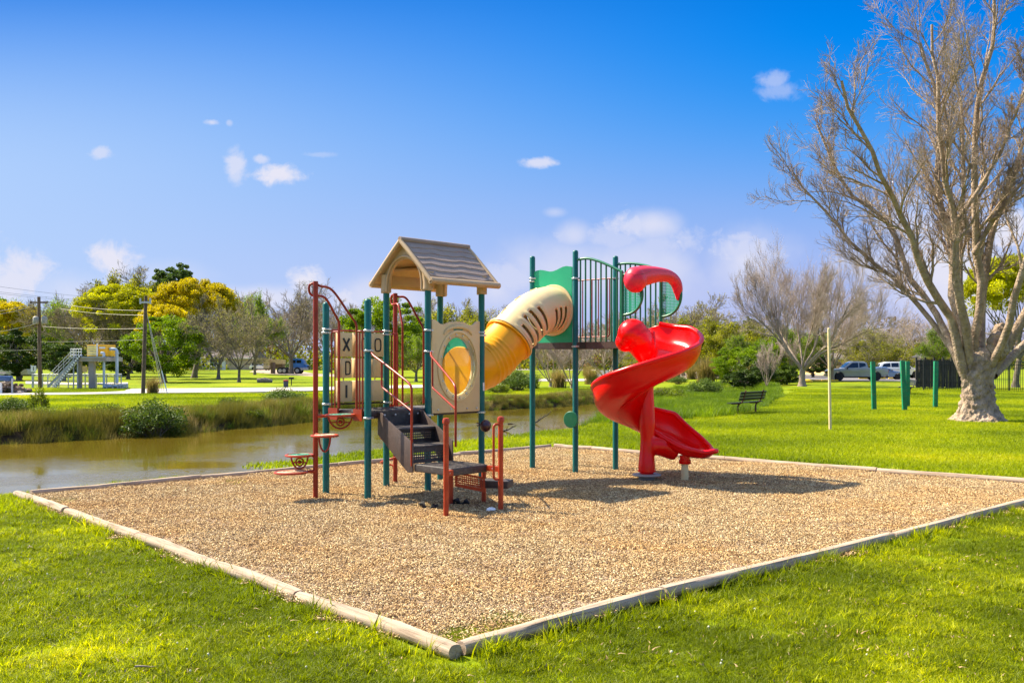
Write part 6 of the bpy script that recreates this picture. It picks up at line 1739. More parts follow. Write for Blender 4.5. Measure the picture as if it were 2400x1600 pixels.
bs(b1, 'third shrub at the creek edge right of the slide column', 1590, 880, 0, 1.45, 84, w=1.6, rz=.9)
def fountain(seed, h, n, mat, w=.012):
    return [('blades', blade_patch('blades', n, .25, h*.6, h, w, .9, mat, seed, 4, h*.12))]
M['fgrass'] = leafmat('fountain_grass', [(.20, .16, .05), (.36, .26, .11), (.50, .34, .20), (.30, .28, .08)], .7, .35, .9, 3)
M['fgreen'] = leafmat('green_fountain_grass', [(.07, .10, .01), (.14, .17, .02), (.24, .22, .06), (.36, .27, .12)], .7, .35, .9, 2)
fg = fountain(1, 1.5, 700, M['fgrass'], .03); fg2 = fountain(2, 1.4, 700, M['fgreen'], .03)
plant(fg, 'tan clump of ornamental grass at the foot of the utility pole', 'ornamental grass', gp(357, 922), 0, .85, None, 'ornamental_grass')
for i, (x, y, s, d, lb) in enumerate([(1075,893,.9,0,'tan grass clump behind the bubble panel'),(1250,912,1.0,1,'green grass clump left of the pale multi-stemmed tree'),(1310,910,1.2,0,'tan grass clump at the foot of the pale multi-stemmed tree'),
        (1385,900,1.2,0,'tan grass clump left of the red slide under the info sign'),(1400,912,.8,1,'green grass clump just behind the middle of the slide'),(1480,894,1.3,1,'green grass clump behind the slide column'),(1655,895,1.9,0,'largest tan grass clump on the right bank'),(1700,890,1.6,1,'green grass clump right of the largest tan clump'),
        (1375,880,1.1,0,'small tan grass clump on the path left of the info sign'),(1570,894,1.5,1,'green grass clump right of the slide'),(1195,912,1.1,0,'tan grass clump under the yellow tube'),(1620,888,1.3,0,'tan grass clump near the plaza posts'),(1760,902,1.4,0,'tan grass clump in front of the dark thicket')]):
    plant(fg if d == 0 else fg2, lb, 'ornamental grass', gp(x, y), i*1.1, s, 'ornamental grasses on the far bank', 'ornamental_grass')

def reeds():
    r = np.random.RandomState(17)
    M['reed'] = leafmat('dry_reeds', [(.14, .13, .02), (.32, .25, .08), (.50, .37, .18), (.64, .49, .30)], .7, .3, .8, .5)
    M['reedg'] = leafmat('green_reeds', [(.09, .15, .004), (.17, .25, .006), (.26, .33, .015), (.38, .36, .05)], .6, .4, .6, .5)
    vt = [blade_patch('reed_patch', 140, .38, .40, .85, .013, .55, M['reed'], 300+i, 3) for i in range(4)] + [blade_patch('reed_patch', 130, .38, .3, .7, .013, .8, M['reedg'], 310+i, 3) for i in range(1)]
    far = np.array(CREEK[24:]); pts = []
    for i in range(len(far)-1):
        a, b = far[i], far[i+1]; L_ = np.linalg.norm(b-a); 
        if L_ > 40 and a[0] < -20: L_ = 60
        n = int(L_*52); t = r.uniform(0, 1, n); d = (b-a)/np.linalg.norm(b-a); nn = np.array([d[1], -d[0]])
        mid_ = (a+b)/2 + nn*.5
        if sdist(CREEK, np.array([mid_[0]]), np.array([mid_[1]]))[0] > 0: nn = -nn
        pts.append(a + (b-a)*t[:, None] + nn*r.uniform(-.9, 2.0 if a[0] < 0 else .8, n)[:, None])
    pts = np.concatenate(pts); pts = pts[(pts[:, 1] < 92)]
    n = len(pts); d = -sdist(CREEK, pts[:, 0], pts[:, 1]); s = np.where(pts[:, 0] < -3, .66, .40)*np.clip(1.1 - .24*np.maximum(d, 0), .30, 1.2)*r.uniform(.7, 1.2, n)
    points_instancer('bank_reeds', np.stack([pts[:, 0], pts[:, 1], terrain_h(pts[:, 0], pts[:, 1])], -1), np.stack([r.uniform(-.15, .15, n), r.uniform(-.15, .15, n), r.uniform(0, 6.28, n)], -1), np.stack([s, s, s], -1), vt)
    # marsh
    vg = [blade_patch('marsh_patch', 150, .45, .35, .75, .018, .5, M['reedg'], 320+i, 3) for i in range(4)]
    n = 2600; a = np.array(MARSH); X = r.uniform(a[:, 0].min(), a[:, 0].max(), n*3); Y = r.uniform(a[:, 1].min(), a[:, 1].max(), n*3); ok = sdist(MARSH, X, Y) > -.15; X, Y = X[ok][:n], Y[ok][:n]; n = len(X); s = r.uniform(.75, 1.15, n)
    points_instancer('marsh_grass', np.stack([X, Y, terrain_h(X, Y)], -1), np.stack([np.zeros(n), np.zeros(n), r.uniform(0, 6.28, n)], -1), np.stack([s, s, s*(.58+.25*snoise(X, Y, .4, 2))], -1), vg)
reeds()
# driftwood in the creek
def branch(x, y, L_, rz, seed, label):
    r = np.random.RandomState(seed); X, Y = gp(x, y, -.5)
    p = walk(np.array([[0, 0, 0.]]), np.array([[1, .1, .08]]), np.array([L_]), 8, .12, -.0, r); R_ = radii(np.array([.035]), np.array([.01]), 8)
    c, rr_, l_ = children(p, R_, np.array([L_]), 5, .2, .9, .6, .3, .6, .4, 4, .2, .05, r)
    o = link('driftwood_branch', arrays_mesh('driftwood_branch', *merge([tubes(p, R_, 6), tubes(c, rr_, 4)]), mats=[M['bark_dark']]), loc=(X, Y, -.48), rot=(0, 0, rz)); props(o, label, 'branch')
branch(1190, 993, 1.0, -.2, 4, 'thin dark branch floating in the creek left of the green disc'); branch(1250, 992, .9, .3, 5, 'dark twiggy branch floating right next to the teal post'); branch(1178, 1010, .55, .05, 6, 'short straight stick floating nearest the maroon ball')

# ================================================================ lawn furniture
def cyl_thing(name, label, cat, x, yb, yt, r0, mat, Y=None, r1=None, lean=0):
    X, Y_ = gp(x, yb); Y_ = Y or Y_; mb = MB(); z1 = zp(yt, Y_); z0 = th(X, Y_)
    mb.tube([(X, Y_, z0-.1), (X+lean*.5, Y_, (z0+z1)/2), (X+lean, Y_, z1)], [r0, ((r1 or r0)+r0)/2, r1 or r0], 14)
    t = thing(name, label, cat, (X, Y_, z0)); return t, mb, X, Y_, z0, z1
t, mb, X, Y_, z0, z1 = cyl_thing('thin_pole', 'tall thin cream pole standing in the lawn between the bench and green posts', 'pole', 1946, 1012, 770, .042, 'cream_post', r1=.036, lean=-.045)
mb.build('pole', M['cream_post'], t, smooth=True); c = MB(); c.lathe((X-.045, Y_, z1), [(.038, 0), (.03, .02), (.005, .03)], 12); c.build('pole_cap', M['cream_post'], t, smooth=True)
M['green_post'] = pm('green_painted_wood', (0.0, .20, .085), .55, .2, 5, bump=.3, bscale=60, dirt=(.30, .10, .03), dirt_amt=.55)
for i, (x, yb, yt, lb, ln) in enumerate([(2049,963,847,'leftmost square green post on the lawn', -.06), (2121,965,845,'front square green post of the middle pair', -.10), (2127,955,846,'rear square green post half hidden behind the middle one', .0), (2192,958,846,'rightmost square green post nearest the big bare trunk', .03)]):
    X, Y_ = gp(x, yb); z1 = zp(yt, Y_); t = thing('green_post', lb, 'post', (X, Y_, 0), 0, 'square green posts on the lawn')
    mb = MB(); mb.beam((X, Y_, -.1), (X+ln, Y_+.0, z1), .17, .13, up=(0, 1, 0)); mb.build('post', M['green_post'], t, bevel=.012)
    c = MB(); c.beam((X+ln, Y_, z1), (X+ln, Y_, z1+.012), .14, .10, up=(0, 1, 0)); c.build('post_top', M['green_post'], t)

def bench(x, yb, rz, label, s=1.0, Y=None):
    X, Y_ = gp(x, yb); z0 = th(X, Y_); t = thing('park_bench', label, 'bench', (X, Y_, z0), 0, 'park benches on the lawn')
    sl_ = pm('dark_slats', (.018, .022, .018), .5, .3, 10) if 'bench_slat' not in M else M['bench_slat']; M['bench_slat'] = sl_
    fr_ = pm('bench_frame_paint', (.09, .02, .02), .4, .3, 10) if 'bench_frame' not in M else M['bench_frame']; M['bench_frame'] = fr_
    # local: x along the seat, y to the rear
    for i in range(4):
        mb = MB(); mb.box((0, -.36+.115*i, .455+.010*i), (2.15, .095, .035)); t_ = mb.mesh('seat_slat', bevel=.006, mat=sl_); link('seat_slat', t_, t, world=False)
    for i in range(3):
        z = .62+.115*i; y = .10+.035*i; mb = MB(); mb.box((0, y, z), (2.15, .03, .10), rx=-.3); link('back_slat', mb.mesh('back_slat', bevel=.006, mat=sl_), t, world=False)
    for sx in (-.75, .75):
        mb = MB(); pts = fillet([(sx, -.38, .43), (sx, .02, .45), (sx, .12, .60), (sx, .22, .95)], .12); mb.tube(pts, .028, 8); link('bench_frame', mb.mesh('bench_frame', smooth=True, mat=fr_), t, world=False)
        mb = MB(); mb.tube(fillet([(sx, -.12, -.1), (sx, -.12, .34), (sx, -.05, .45)], .1), .034, 8); link('leg', mb.mesh('leg', smooth=True, mat=fr_), t, world=False)
    t.rotation_euler = (0, 0, rz); t.scale = (s, s, s); return t
bench(1757, 971, R(230), 'nearer dark park bench seen from behind facing the creek', .96)
bench(2130, 925, R(262), 'farther dark park bench in side view behind the green posts', .98)

# ================================================================ right background: lot, cars, fences, buildings
def prof_body(mb, side, w0, wf, n=1):
    "side: list of (x, z, halfwidth) around the outline, mirrored to both sides"
    k = len(side); vs = [(x, -h, z) for x, z, h in side] + [(x, h, z) for x, z, h in side]
    fs = [tuple(range(k)), tuple(range(k, 2*k))[::-1]] + [(i, k+i, k+(i+1) % k, (i+1) % k) for i in range(k)]
    mb.add(vs, fs)
def wheel(t, x, y, r, rim, spokes=5):
    sgn = -1 if y < 0 else 1
    mb = MB(); mb.lathe((0, 0, 0), [(r*.6, -.12), (r*.93, -.12), (r, -.08), (r, .08), (r*.93, .12), (r*.6, .12)], 26, axis=(0, 1, 0)); ty = link('wheel', mb.mesh('tyre', smooth=False, bevel=.01, mat=M['rubber']), t, world=False); ty.location = (x, y, r)
    mb = MB(); mb.lathe((0, 0, 0), [(r*.55, .02), (r*.62, .105*1), (r*.60, .11), (r*.56, .07), (r*.1, .06)], 24, axis=(0, sgn, 0))
    for i in range(spokes):
        a = 2*PI*i/spokes; d = Vector((math.cos(a), 0, math.sin(a))); mb.beam(d*r*.08 + Vector((0, sgn*.10, 0)), d*r*.6 + Vector((0, sgn*.10, 0)), .02, r*.14, up=d.cross(Vector((0, 1, 0))))
    rm = link('rim', mb.mesh('rim', mat=rim), ty, world=False)
M['rim'] = pm('alloy_rim', (.45, .45, .46), .35, .1, 5, metal=.7)
def glassmat():
    return pm('dark_vehicle_glass', (.012, .016, .02), .06, .1, 2, spec=.8)
M['vglass'] = glassmat()
def arches(side_top, xs, r, x0, x1, zb, hw):
    "bottom outline from x1 to x0 with wheel arches at xs (descending)"
    out = []
    for xc in sorted(xs, reverse=True):
        for a in np.linspace(0, PI, 9): out.append((xc + r*math.cos(a), zb + max(0, r*math.sin(a)), hw))
    return out
def car(name, label, cat, x, y, px_c, yb, rz, kind, paint, s=1.0, group='vehicles parked in the lot', Y=None):
    X, Y_ = gp(px_c, yb); Y_ = Y or Y_; X = xp(px_c, Y_)
    t = thing(name, label, cat, (X, Y_, .05), rz, group)
    # +x is forward
    if kind == 'pickup':
        L2_, hw, r = 2.9, .98, .41; xs = (1.85, -1.75)
        top = [(-L2_, .55, .93), (-L2_, 1.22, .95), (-.95, 1.26, .97), (1.25, 1.22, .97), (2.55, 1.14, .92), (2.86, .98, .86), (2.92, .60, .84), (2.86, .42, .86)]
        cab = [(-.98, 1.2, .93), (-.85, 1.78, .74), (-.55, 1.90, .70), (.45, 1.92, .70), (.75, 1.84, .72), (1.45, 1.2, .90)]
        wins = [[(-.78, 1.28), (-.70, 1.72), (-.10, 1.78), (-.10, 1.28)], [(.0, 1.28), (.0, 1.78), (.55, 1.76), (1.18, 1.28)]]
    elif kind == 'suv':
        L2_, hw, r = 2.35, .93, .37; xs = (1.45, -1.42)
        top = [(-L2_, .5, .85), (-L2_, 1.0, .88), (-1.9, 1.05, .90), (1.1, 1.05, .90), (2.05, .92, .82), (2.33, .75, .76), (2.35, .45, .78)]
        cab = [(-2.2, 1.02, .86), (-1.95, 1.50, .72), (-1.4, 1.66, .66), (.1, 1.66, .66), (.4, 1.58, .68), (1.15, 1.02, .84)]
        wins = [[(-1.9, 1.12), (-1.7, 1.45), (-1.05, 1.54), (-1.05, 1.12)], [(-.97, 1.12), (-.97, 1.54), (-.25, 1.55), (-.25, 1.12)], [(-.17, 1.12), (-.17, 1.55), (.2, 1.52), (.85, 1.12)]]
    else:
        L2_, hw, r = 2.3, .90, .33; xs = (1.4, -1.35)
        top = [(-L2_, .45, .80), (-2.28, .92, .82), (-1.7, 1.0, .86), (1.0, .95, .86), (1.95, .82, .80), (2.28, .62, .74), (2.3, .40, .74)]
        cab = [(-1.75, .95, .82), (-1.1, 1.38, .64), (-.5, 1.45, .60), (.1, 1.44, .60), (1.05, .93, .80)]
        wins = [[(-1.2, 1.02), (-.98, 1.30), (-.42, 1.36), (-.42, 1.02)], [(-.34, 1.02), (-.34, 1.36), (.12, 1.34), (.75, 1.02)]]
    zb = .38 if kind == 'pickup' else .30
    ar = []
    for xc in sorted(xs, reverse=True):
        for a in np.linspace(0, PI, 9): ar.append((xc + (r+.07)*math.cos(a), max(zb, r*.95 + (r+.09)*math.sin(a)), hw*.96))
    body = [(x_, z_, h_) for x_, z_, h_ in top] + ar
    mb = MB(); prof_body(mb, body[::-1], 0, 0); bd = link('body', mb.mesh('body', bevel=.04, mat=paint), t, world=False)
    mb = MB(); prof_body(mb, cab[::-1], 0, 0); link('cabin', mb.mesh('cabin', bevel=.05, mat=paint), t, world=False)
    def hw_at(z): return interp([c_[1] for c_ in sorted(cab, key=lambda q: q[1])], [c_[2] for c_ in sorted(cab, key=lambda q: q[1])], z)
    for w in wins:
        for sg in (-1, 1):
            mb = MB(); vs = [(x_, sg*(hw_at(z_)+.015), z_) for x_, z_ in w] ; mb.add(vs, [tuple(range(len(vs)))]); link('window', mb.mesh('window', mat=M['vglass'], fix=False), t, world=False)
    fx = cab[-1]; fx2 = cab[-2]; rx = cab[0]; rx2 = cab[1]
    for (lo, hi, nm) in ((fx, fx2, 'windscreen'), (rx, rx2, 'rear_window')):
        s1 = 1 if nm == 'windscreen' else -1
        mb = MB(); a_, b_ = .12, .90
        def pp(q_, sg): return (lo[0]+(hi[0]-lo[0])*q_ + s1*.02, sg*((lo[2]+(hi[2]-lo[2])*q_)-.07), lo[1]+(hi[1]-lo[1])*q_+.012)
        mb.add([pp(a_, -1), pp(a_, 1), pp(b_, 1), pp(b_, -1)], [(0, 1, 2, 3)]); link(nm, mb.mesh(nm, mat=M['vglass'], fix=False), t, world=False)
    for sg in (-1, 1):
        for xc in xs: wheel(t, xc, sg*(hw-.10), r, M['rim'], 6)
        mb = MB(); mb.box((L2_-.10, sg*.66, .86 if kind != 'car' else .68), (.22, .28, .17)); link('headlight', mb.mesh('headlight', bevel=.03, mat=M['lamp_glass']), t, world=False)
        mb = MB(); mb.box((-L2_+.05, sg*(.84 if kind == 'pickup' else .72), 1.0 if kind != 'car' else .80), (.12, .20, .34 if kind == 'pickup' else .2)); link('tail_light', mb.mesh('tail_light', bevel=.02, mat=M['tail']), t, world=False)
        mb = MB(); mb.box((cab[-1][0]-.35, sg*(hw+.10), 1.22 if kind == 'pickup' else 1.05), (.12, .22, .17)); link('mirror', mb.mesh('mirror', bevel=.03, mat=M['black']), t, world=False)
        for xd in ((-.05, 1.0) if kind == 'pickup' else (-.2,)):
            mb = MB(); mb.box((xd-.25, sg*(hw+.0), 1.06 if kind == 'pickup' else .92), (.2, .03, .03)); link('door_handle', mb.mesh('door_handle', mat=paint), t, world=False)
    mb = MB(); mb.box((L2_+.02, 0, .52), (.14, 1.6, .24)); link('front_bumper', mb.mesh('front_bumper', bevel=.04, mat=M['rim'] if kind == 'pickup' else paint), t, world=False)
    mb = MB(); mb.box((-L2_-.02, 0, .52), (.14, 1.6, .24)); link('rear_bumper', mb.mesh('rear_bumper', bevel=.04, mat=M['rim'] if kind == 'pickup' else paint), t, world=False)
    mb = MB(); mb.box((L2_-.0, 0, .82), (.10, .95, .24)); link('grille', mb.mesh('grille', bevel=.02, mat=M['black']), t, world=False)
    mb = MB(); mb.box((0, 0, .36), (L2_*1.7, hw*1.5, .16)); link('chassis', mb.mesh('chassis', mat=M['black']), t, world=False)
    t.scale = (s, s, s); return t
M['lamp_glass'] = pm('lamp_glass', (.6, .6, .6), .1, .05, 3, spec=.8); M['tail'] = pm('tail_lens', (.5, .01, .01), .2, .05, 3, coat=.5)
M['silver'] = pm('silver_car_paint', (.34, .355, .38), .28, .05, 1, metal=.15, coat=.6); M['carwhite'] = pm('white_car_paint', (.75, .75, .74), .3, .03, 1, coat=.6)
M['carblue'] = pm('blue_car_paint', (.16, .26, .42), .28, .05, 1, metal=.3, coat=.6)
car('pickup_truck', 'silver crew cab pickup parked sideways at the lot edge', 'pickup', 0, 0, 2006, 889, R(180)-R(4), 'pickup', M['silver'], 1.0, Y=98)
car('parked_suv', 'white truck-like SUV parked right of the silver pickup', 'car', 0, 0, 2108, 883, R(-8), 'suv', M['carwhite'], 1.12, Y=112)
car('parked_car', 'blue sedan half hidden behind the silver pickup tail', 'car', 0, 0, 2072, 886, R(-12), 'car', M['carblue'], .92, Y=104)
car('parked_suv', 'white SUV parked by the tan house across the field', 'car', 0, 0, 612, 869, R(-6), 'suv', M['carwhite'], .95, group='vehicles by the house', Y=205)
for i, x in enumerate((1905, 1945, 2030, 2058, 2100)):
    X, Y_ = gp(x, 893.5 if i < 2 else 888); mb = MB(); mb.box((X, Y_, .12), (1.6, .18, .14)); o = mb.build('wheel_stop', M.setdefault('ylw', pm('yellow_kerb_paint', (.75, .48, .02), .7, .1, 3)), bevel=.03)
    props(o, ['yellow wheel stop left of the silver pickup', 'yellow wheel stop under the pickup front', 'yellow wheel stop under the pickup tail', 'yellow wheel stop by the blue sedan', 'yellow wheel stop by the white SUV'][i], 'wheel stop', 'yellow wheel stops in the lot')
X, Y_ = gp(1893, 896); mb = MB(); mb.sphere((X, Y_, .1), .35, 14, 8, (1.4, .8, .7)); o = mb.build('kerb_bollard', M['ylw'], smooth=True); props(o, 'low rounded yellow kerb end beside the wide bare tree trunk', 'kerb')

def fences():
    # solid board fence, seen from x 2145 to 2245
    Y_ = 74; x0, x1 = xp(2147, Y_), xp(2250, Y_); t = thing('board_fence', 'weathered dark board fence enclosure between the lot and the big tree', 'fence', (x0, Y_, 0))
    bmz = [pm('dark_fence_board', (.035, .030, .026), .85, .3, 3, bump=.4, bscale=30, dirt=(.10, .08, .06), dirt_amt=.5)]
    n = 30; w = (x1-x0)/n; bm0 = MB(); bm0.box((0, 0, 1.05), (w*.90, .025, 2.1)); me = bm0.mesh('board', mat=bmz[0]); rr_ = random.Random(4)
    for i in range(n): o = link('board', me, t, (x0 + w*(i+.5), Y_ + rr_.uniform(-.012, .012), rr_.uniform(-.05, .03) + (0.02 if i % 2 else 0)))
    for k in range(6):
        mb = MB(); X_ = x0 + (x1-x0)*k/5; mb.box((X_, Y_-.06, 1.12), (.12, .10, 2.3)); mb.build('fence_post', bmz[0], t)
    for z in (.4, 1.7): mb = MB(); mb.box(((x0+x1)/2, Y_-.035, z), (x1-x0, .04, .10)); mb.build('fence_rail', bmz[0], t)
    # iron picket fence running right
    Y2 = 66; xa, xb = xp(2165, Y2), xp(2520, Y2); t2 = thing('iron_fence', 'black iron picket fence running behind the big tree', 'fence', (xa, Y2, 0))
    mb = MB(); k = int((xb-xa)/.11)
    for i in range(k): X_ = xa + (xb-xa)*i/k; mb.box((X_, Y2 + (X_-xa)*-.25, 1.0), (.022, .022, 2.0))
    props(mb.build('picket', M['black'], t2), kind='stuff')
    for i in range(5):
        X_ = xa + (xb-xa)*i/4; mb = MB(); mb.box((X_, Y2 - (X_-xa)*.25, 1.05), (.08, .08, 2.1)); mb.build('fence_post', M['black'], t2)
    for z in (.18, 1.75, 1.95): mb = MB(); mb.beam((xa, Y2, z), (xb, Y2 - (xb-xa)*.25, z), .03, .035); mb.build('fence_rail', M['black'], t2)
fences()

def house(name, label, px0, px1, yb, yeave, yridge, Y, wallm, roofm, depth=9, wins=(), doors=(), overh=.3, hip=1.0, cat='house'):
    x0, x1 = xp(px0, Y), xp(px1, Y); ze, zr = zp(yeave, Y), zp(yridge, Y); t = thing(name, label, cat, ((x0+x1)/2, Y, 0))
    mb = MB(); mb.box(((x0+x1)/2, Y+depth/2, ze/2), (x1-x0, depth, ze)); mb.build('wall', wallm, t)
    mb = MB(); o = overh; a = [(x0-o, Y-o, ze), (x1+o, Y-o, ze), (x1+o, Y+depth+o, ze), (x0-o, Y+depth+o, ze)]; r1 = (x0+hip, Y+depth/2, zr); r2 = (x1-hip, Y+depth/2, zr)
    mb.add(a + [r1, r2] + [(p[0], p[1], p[2]-.18) for p in a], [(0, 1, 5, 4), (1, 2, 5), (2, 3, 4, 5), (3, 0, 4), (0, 6, 7, 1), (1, 7, 8, 2), (2, 8, 9, 3), (3, 9, 6, 0), (6, 9, 8, 7)]); rf = mb.build('roof', roofm, t)
    mb = MB(); mb.box(((x0+x1)/2, Y-o-.02, ze-.09), (x1-x0+2*o, .04, .2)); mb.build('fascia', M['white'], rf)
    for (wx0, wx1, wy0, wy1) in wins:
        X0_, X1_, Z1, Z0 = xp(wx0, Y), xp(wx1, Y), zp(wy0, Y), zp(wy1, Y); fr = MB(); c = ((X0_+X1_)/2, Y-.03, (Z0+Z1)/2)
        for (cx_, cz_, sx_, sz_) in (((X0_+X1_)/2, Z0, X1_-X0_+.12, .12), ((X0_+X1_)/2, Z1, X1_-X0_+.12, .12), (X0_, c[2], .12, Z1-Z0), (X1_, c[2], .12, Z1-Z0), (c[0], c[2], .07, Z1-Z0), (c[0], c[2], X1_-X0_, .07)): fr.box((cx_, Y-.05, cz_), (sx_, .1, sz_))
        f_ = fr.build('window', M['white'], t); g = MB(); g.box((c[0], Y-.015, c[2]), (X1_-X0_, .03, Z1-Z0)); g.build('pane', M['vglass'], f_)
    for (wx0, wx1, wy0, wy1) in doors:
        X0_, X1_, Z1, Z0 = xp(wx0, Y), xp(wx1, Y), zp(wy0, Y), 0; g = MB(); g.box(((X0_+X1_)/2, Y-.03, Z1/2), (X1_-X0_, .06, Z1)); g.build('door', M['white'], t)
    return t
tanw = pm('tan_brick_wall', (.50, .38, .26), .85, .15, 1.5, bump=.4, bscale=12); brr = pm('brown_shingle_roof', (.13, .10, .085), .9, .2, 2, bump=.5, bscale=10)
house('tan_house', 'low tan brick house behind the twin bare trees', 440, 592, 867, 838, 812, 215, tanw, brr, 12, [(473, 486, 842, 858), (492, 511, 840, 858), (455, 462, 844, 857)], [(520, 529, 840, 866)])
yw = pm('yellow_stucco_wall', (.72, .50, .22), .8, .08, 1, bump=.2, bscale=8)
house('yellow_building', 'low yellow stucco building behind the silver pickup', 1935, 2012, 872, 838, 826, 135, yw, brr, 12, [(1985, 1993, 845, 858)], [(1948, 1954, 846, 870)])
house('dark_roofed_building', 'building with a dark hipped roof behind the board fence', 2160, 2204, 880, 834, 814, 110, pm('cream_wall', (.58, .47, .33), .8, .08, 1), pm('charcoal_roof', (.05, .045, .05), .9, .2, 2), 1.5, [(2160, 2170, 842, 858)], [], hip=1.2)
house('grey_store', 'long low grey building far behind the lawn in the middle', 1360, 1530, 862, 839, 830, 260, pm('grey_wall', (.30, .26, .25), .8, .08, .5), brr, 14, [(1400, 1412, 845, 855), (1440, 1452, 845, 855)], [(1425, 1431, 845, 861)])
house('white_store', 'white low building glimpsed behind the play sign and olive trees', 1600, 1760, 862, 836, 826, 240, M['white'], brr, 14, [(1640, 1650, 843, 855), (1700, 1712, 843, 855)], [(1670, 1676, 842, 861)])

# info sign
X, Y_ = gp(1412, 889); t = thing('info_sign', 'low wide information board on two posts behind the slide', 'sign', (X, Y_, 0))
w = 30*Y_/F; mb = MB(); mb.box((X, Y_, zp(875, Y_)), (w, .05, 17*Y_/F)); mb.build('sign_board', pm('pale_sign_print', (.42, .48, .46), .4, .25, 3, col2=(.62, .64, .58)), t)
mb = MB(); z1, z0 = zp(866, Y_), zp(884, Y_)
for (a, b) in (((X-w/2, Y_-.03, z0), (X+w/2, Y_-.03, z0)), ((X-w/2, Y_-.03, z1), (X+w/2, Y_-.03, z1)), ((X-w/2, Y_-.03, z0), (X-w/2, Y_-.03, z1)), ((X+w/2, Y_-.03, z0), (X+w/2, Y_-.03, z1))): mb.beam(a, b, .06, .06)
mb.build('sign_frame', M['bark_dark'], t)
for sx in (-1, 1): mb = MB(); mb.box((X+sx*w/2, Y_+.05, z1/2), (.1, .1, z1)); mb.build('post', M['bark_dark'], t)
# yellow and purple play sign
X, Y_ = xp(1690, 122), 122; t = thing('play_sculpture', 'yellow and purple striped panel standing beyond the plaza', 'play panel', (X, Y_, 0))
for i, (cx_, c, h) in enumerate(((1678, 'y', 842), (1684, 'p', 845), (1692, 'y', 838), (1699, 'p', 846))):
    mb = MB(); a = xp(cx_-4, Y_); b = xp(cx_+5, Y_); mb.prism([(a, Y_, .1), (b, Y_, .1), (b-.05, Y_, zp(h+6, Y_)), ((a+b)/2, Y_, zp(h, Y_)), (a+.1, Y_, zp(h+6, Y_))], (0, .12, 0))
    mb.build('panel', M.setdefault('c'+c, pm({'y': 'bright_yellow_panel', 'p': 'purple_panel'}[c], {'y': (.80, .70, .02), 'p': (.14, .08, .42)}[c], .4)), t)
mb = MB(); mb.box((xp(1690, Y_), Y_-.4, .35), (2.2, .8, .7)); mb.build('planter', M['black'], t)
# brown posts on the plaza
for i, (x, yt) in enumerate(((1638, 850), (1652, 852), (1661, 850))):
    X, Y_ = gp(x, 882); mb = MB(); mb.box((X, Y_, zp(yt, Y_)/2), (.25, .25, zp(yt, Y_))); mb.box((X, Y_, zp(yt, Y_)*.35), (.34, .34, .12)); o = mb.build('brown_post', M.setdefault('bpost', pm('red_brown_wood', (.22, .09, .05), .8, .2, 5)), bevel=.02)
    props(o, ['left brown post on the plaza by the play panel', 'middle brown post on the plaza', 'right brown post on the plaza nearest the play panel'][i], 'post', 'brown posts on the plaza')

# ================================================================ left background
# utility poles and lines
M['pole_wood'] = pm('utility_pole_wood', (.13, .085, .055), .9, .3, 4, bump=.5, bscale=20)
def upole(x0, y0, x1, y1, label, r_, arm=True):
    X, Y_ = gp(x0, y0); top = Vector((xp(x1, Y_), Y_, zp(y1, Y_))); t = thing('utility_pole', label, 'utility pole', (X, Y_, 0), 0, 'utility poles across the creek')
    mb = MB(); mb.tube([(X, Y_, -.2), top], [r_*1.25, r_], 12); mb.build('pole', M['pole_wood'], t, smooth=True); return t, top, Y_
t2, top2, Yp2 = upole(335, 923, 342, 693, 'nearer wooden utility pole with guy wires beside the road', .10)
def wire(a, b, sag, r_, parent, name='wire', mat='black'):
    a = Vector(a); b = Vector(b); pts = [a.lerp(b, i/14) - Vector((0, 0, sag*4*(i/14)*(1-i/14))) for i in range(15)]; mb = MB(); mb.tube(pts, r_, 4); return mb.build(name, M[mat] if isinstance(mat, str) else mat, parent)
M['wire_pale'] = pm('pale_cable', (.45, .40, .32), .6)
mb = MB(); mb.box((top2.x, Yp2-.1, zp(708, Yp2)), (.45, .12, .1)); mb.box((top2.x-.3, Yp2-.1, zp(705, Yp2)), (.08, .08, .35)); mb.box((top2.x+.3, Yp2-.1, zp(705, Yp2)), (.08, .08, .35)); mb.build('insulator_bracket', M['galv'], t2)
for (xa, ya, xb, yb, g) in ((345, 738, 397, 920, 0), (344, 735, 390, 918, 0), (346, 745, 385, 905, 0)):
    wire(P(xa, ya, Yp2), (xp(xb, Yp2), Yp2-.3, 0.0), -.0, .016, t2, 'guy_wire', 'wire_pale')
mb = MB(); mb.tube([(xp(397, Yp2), Yp2-.3, 0), (xp(383, Yp2), Yp2-.3, zp(868, Yp2))], .035, 8); mb.build('guy_guard', M['white'], t2)
t1, top1, Yp1 = upole(94, 910, 91, 695, 'farther wooden utility pole with two grey transformers behind the rubble', .11)
for sx, nm in ((-7, 0), (13, 1)):
    c = P(91+sx, 750, Yp1 - .2); mb = MB(); mb.lathe(c - Vector((0, 0, .26)), [(.18, 0), (.20, .04), (.20, .46), (.15, .52), (.05, .56)], 16); mb.build('transformer', M['grey_plastic'], t1, smooth=True)
mb = MB(); mb.box((P(91, 708, Yp1)), (1.3, .1, .12)); mb.build('cross_arm', M['pole_wood'], t1)
w_t = thing('overhead_lines', 'overhead cables running from the left edge to the utility poles', 'cables', (xp(150, 60), 60, 6))
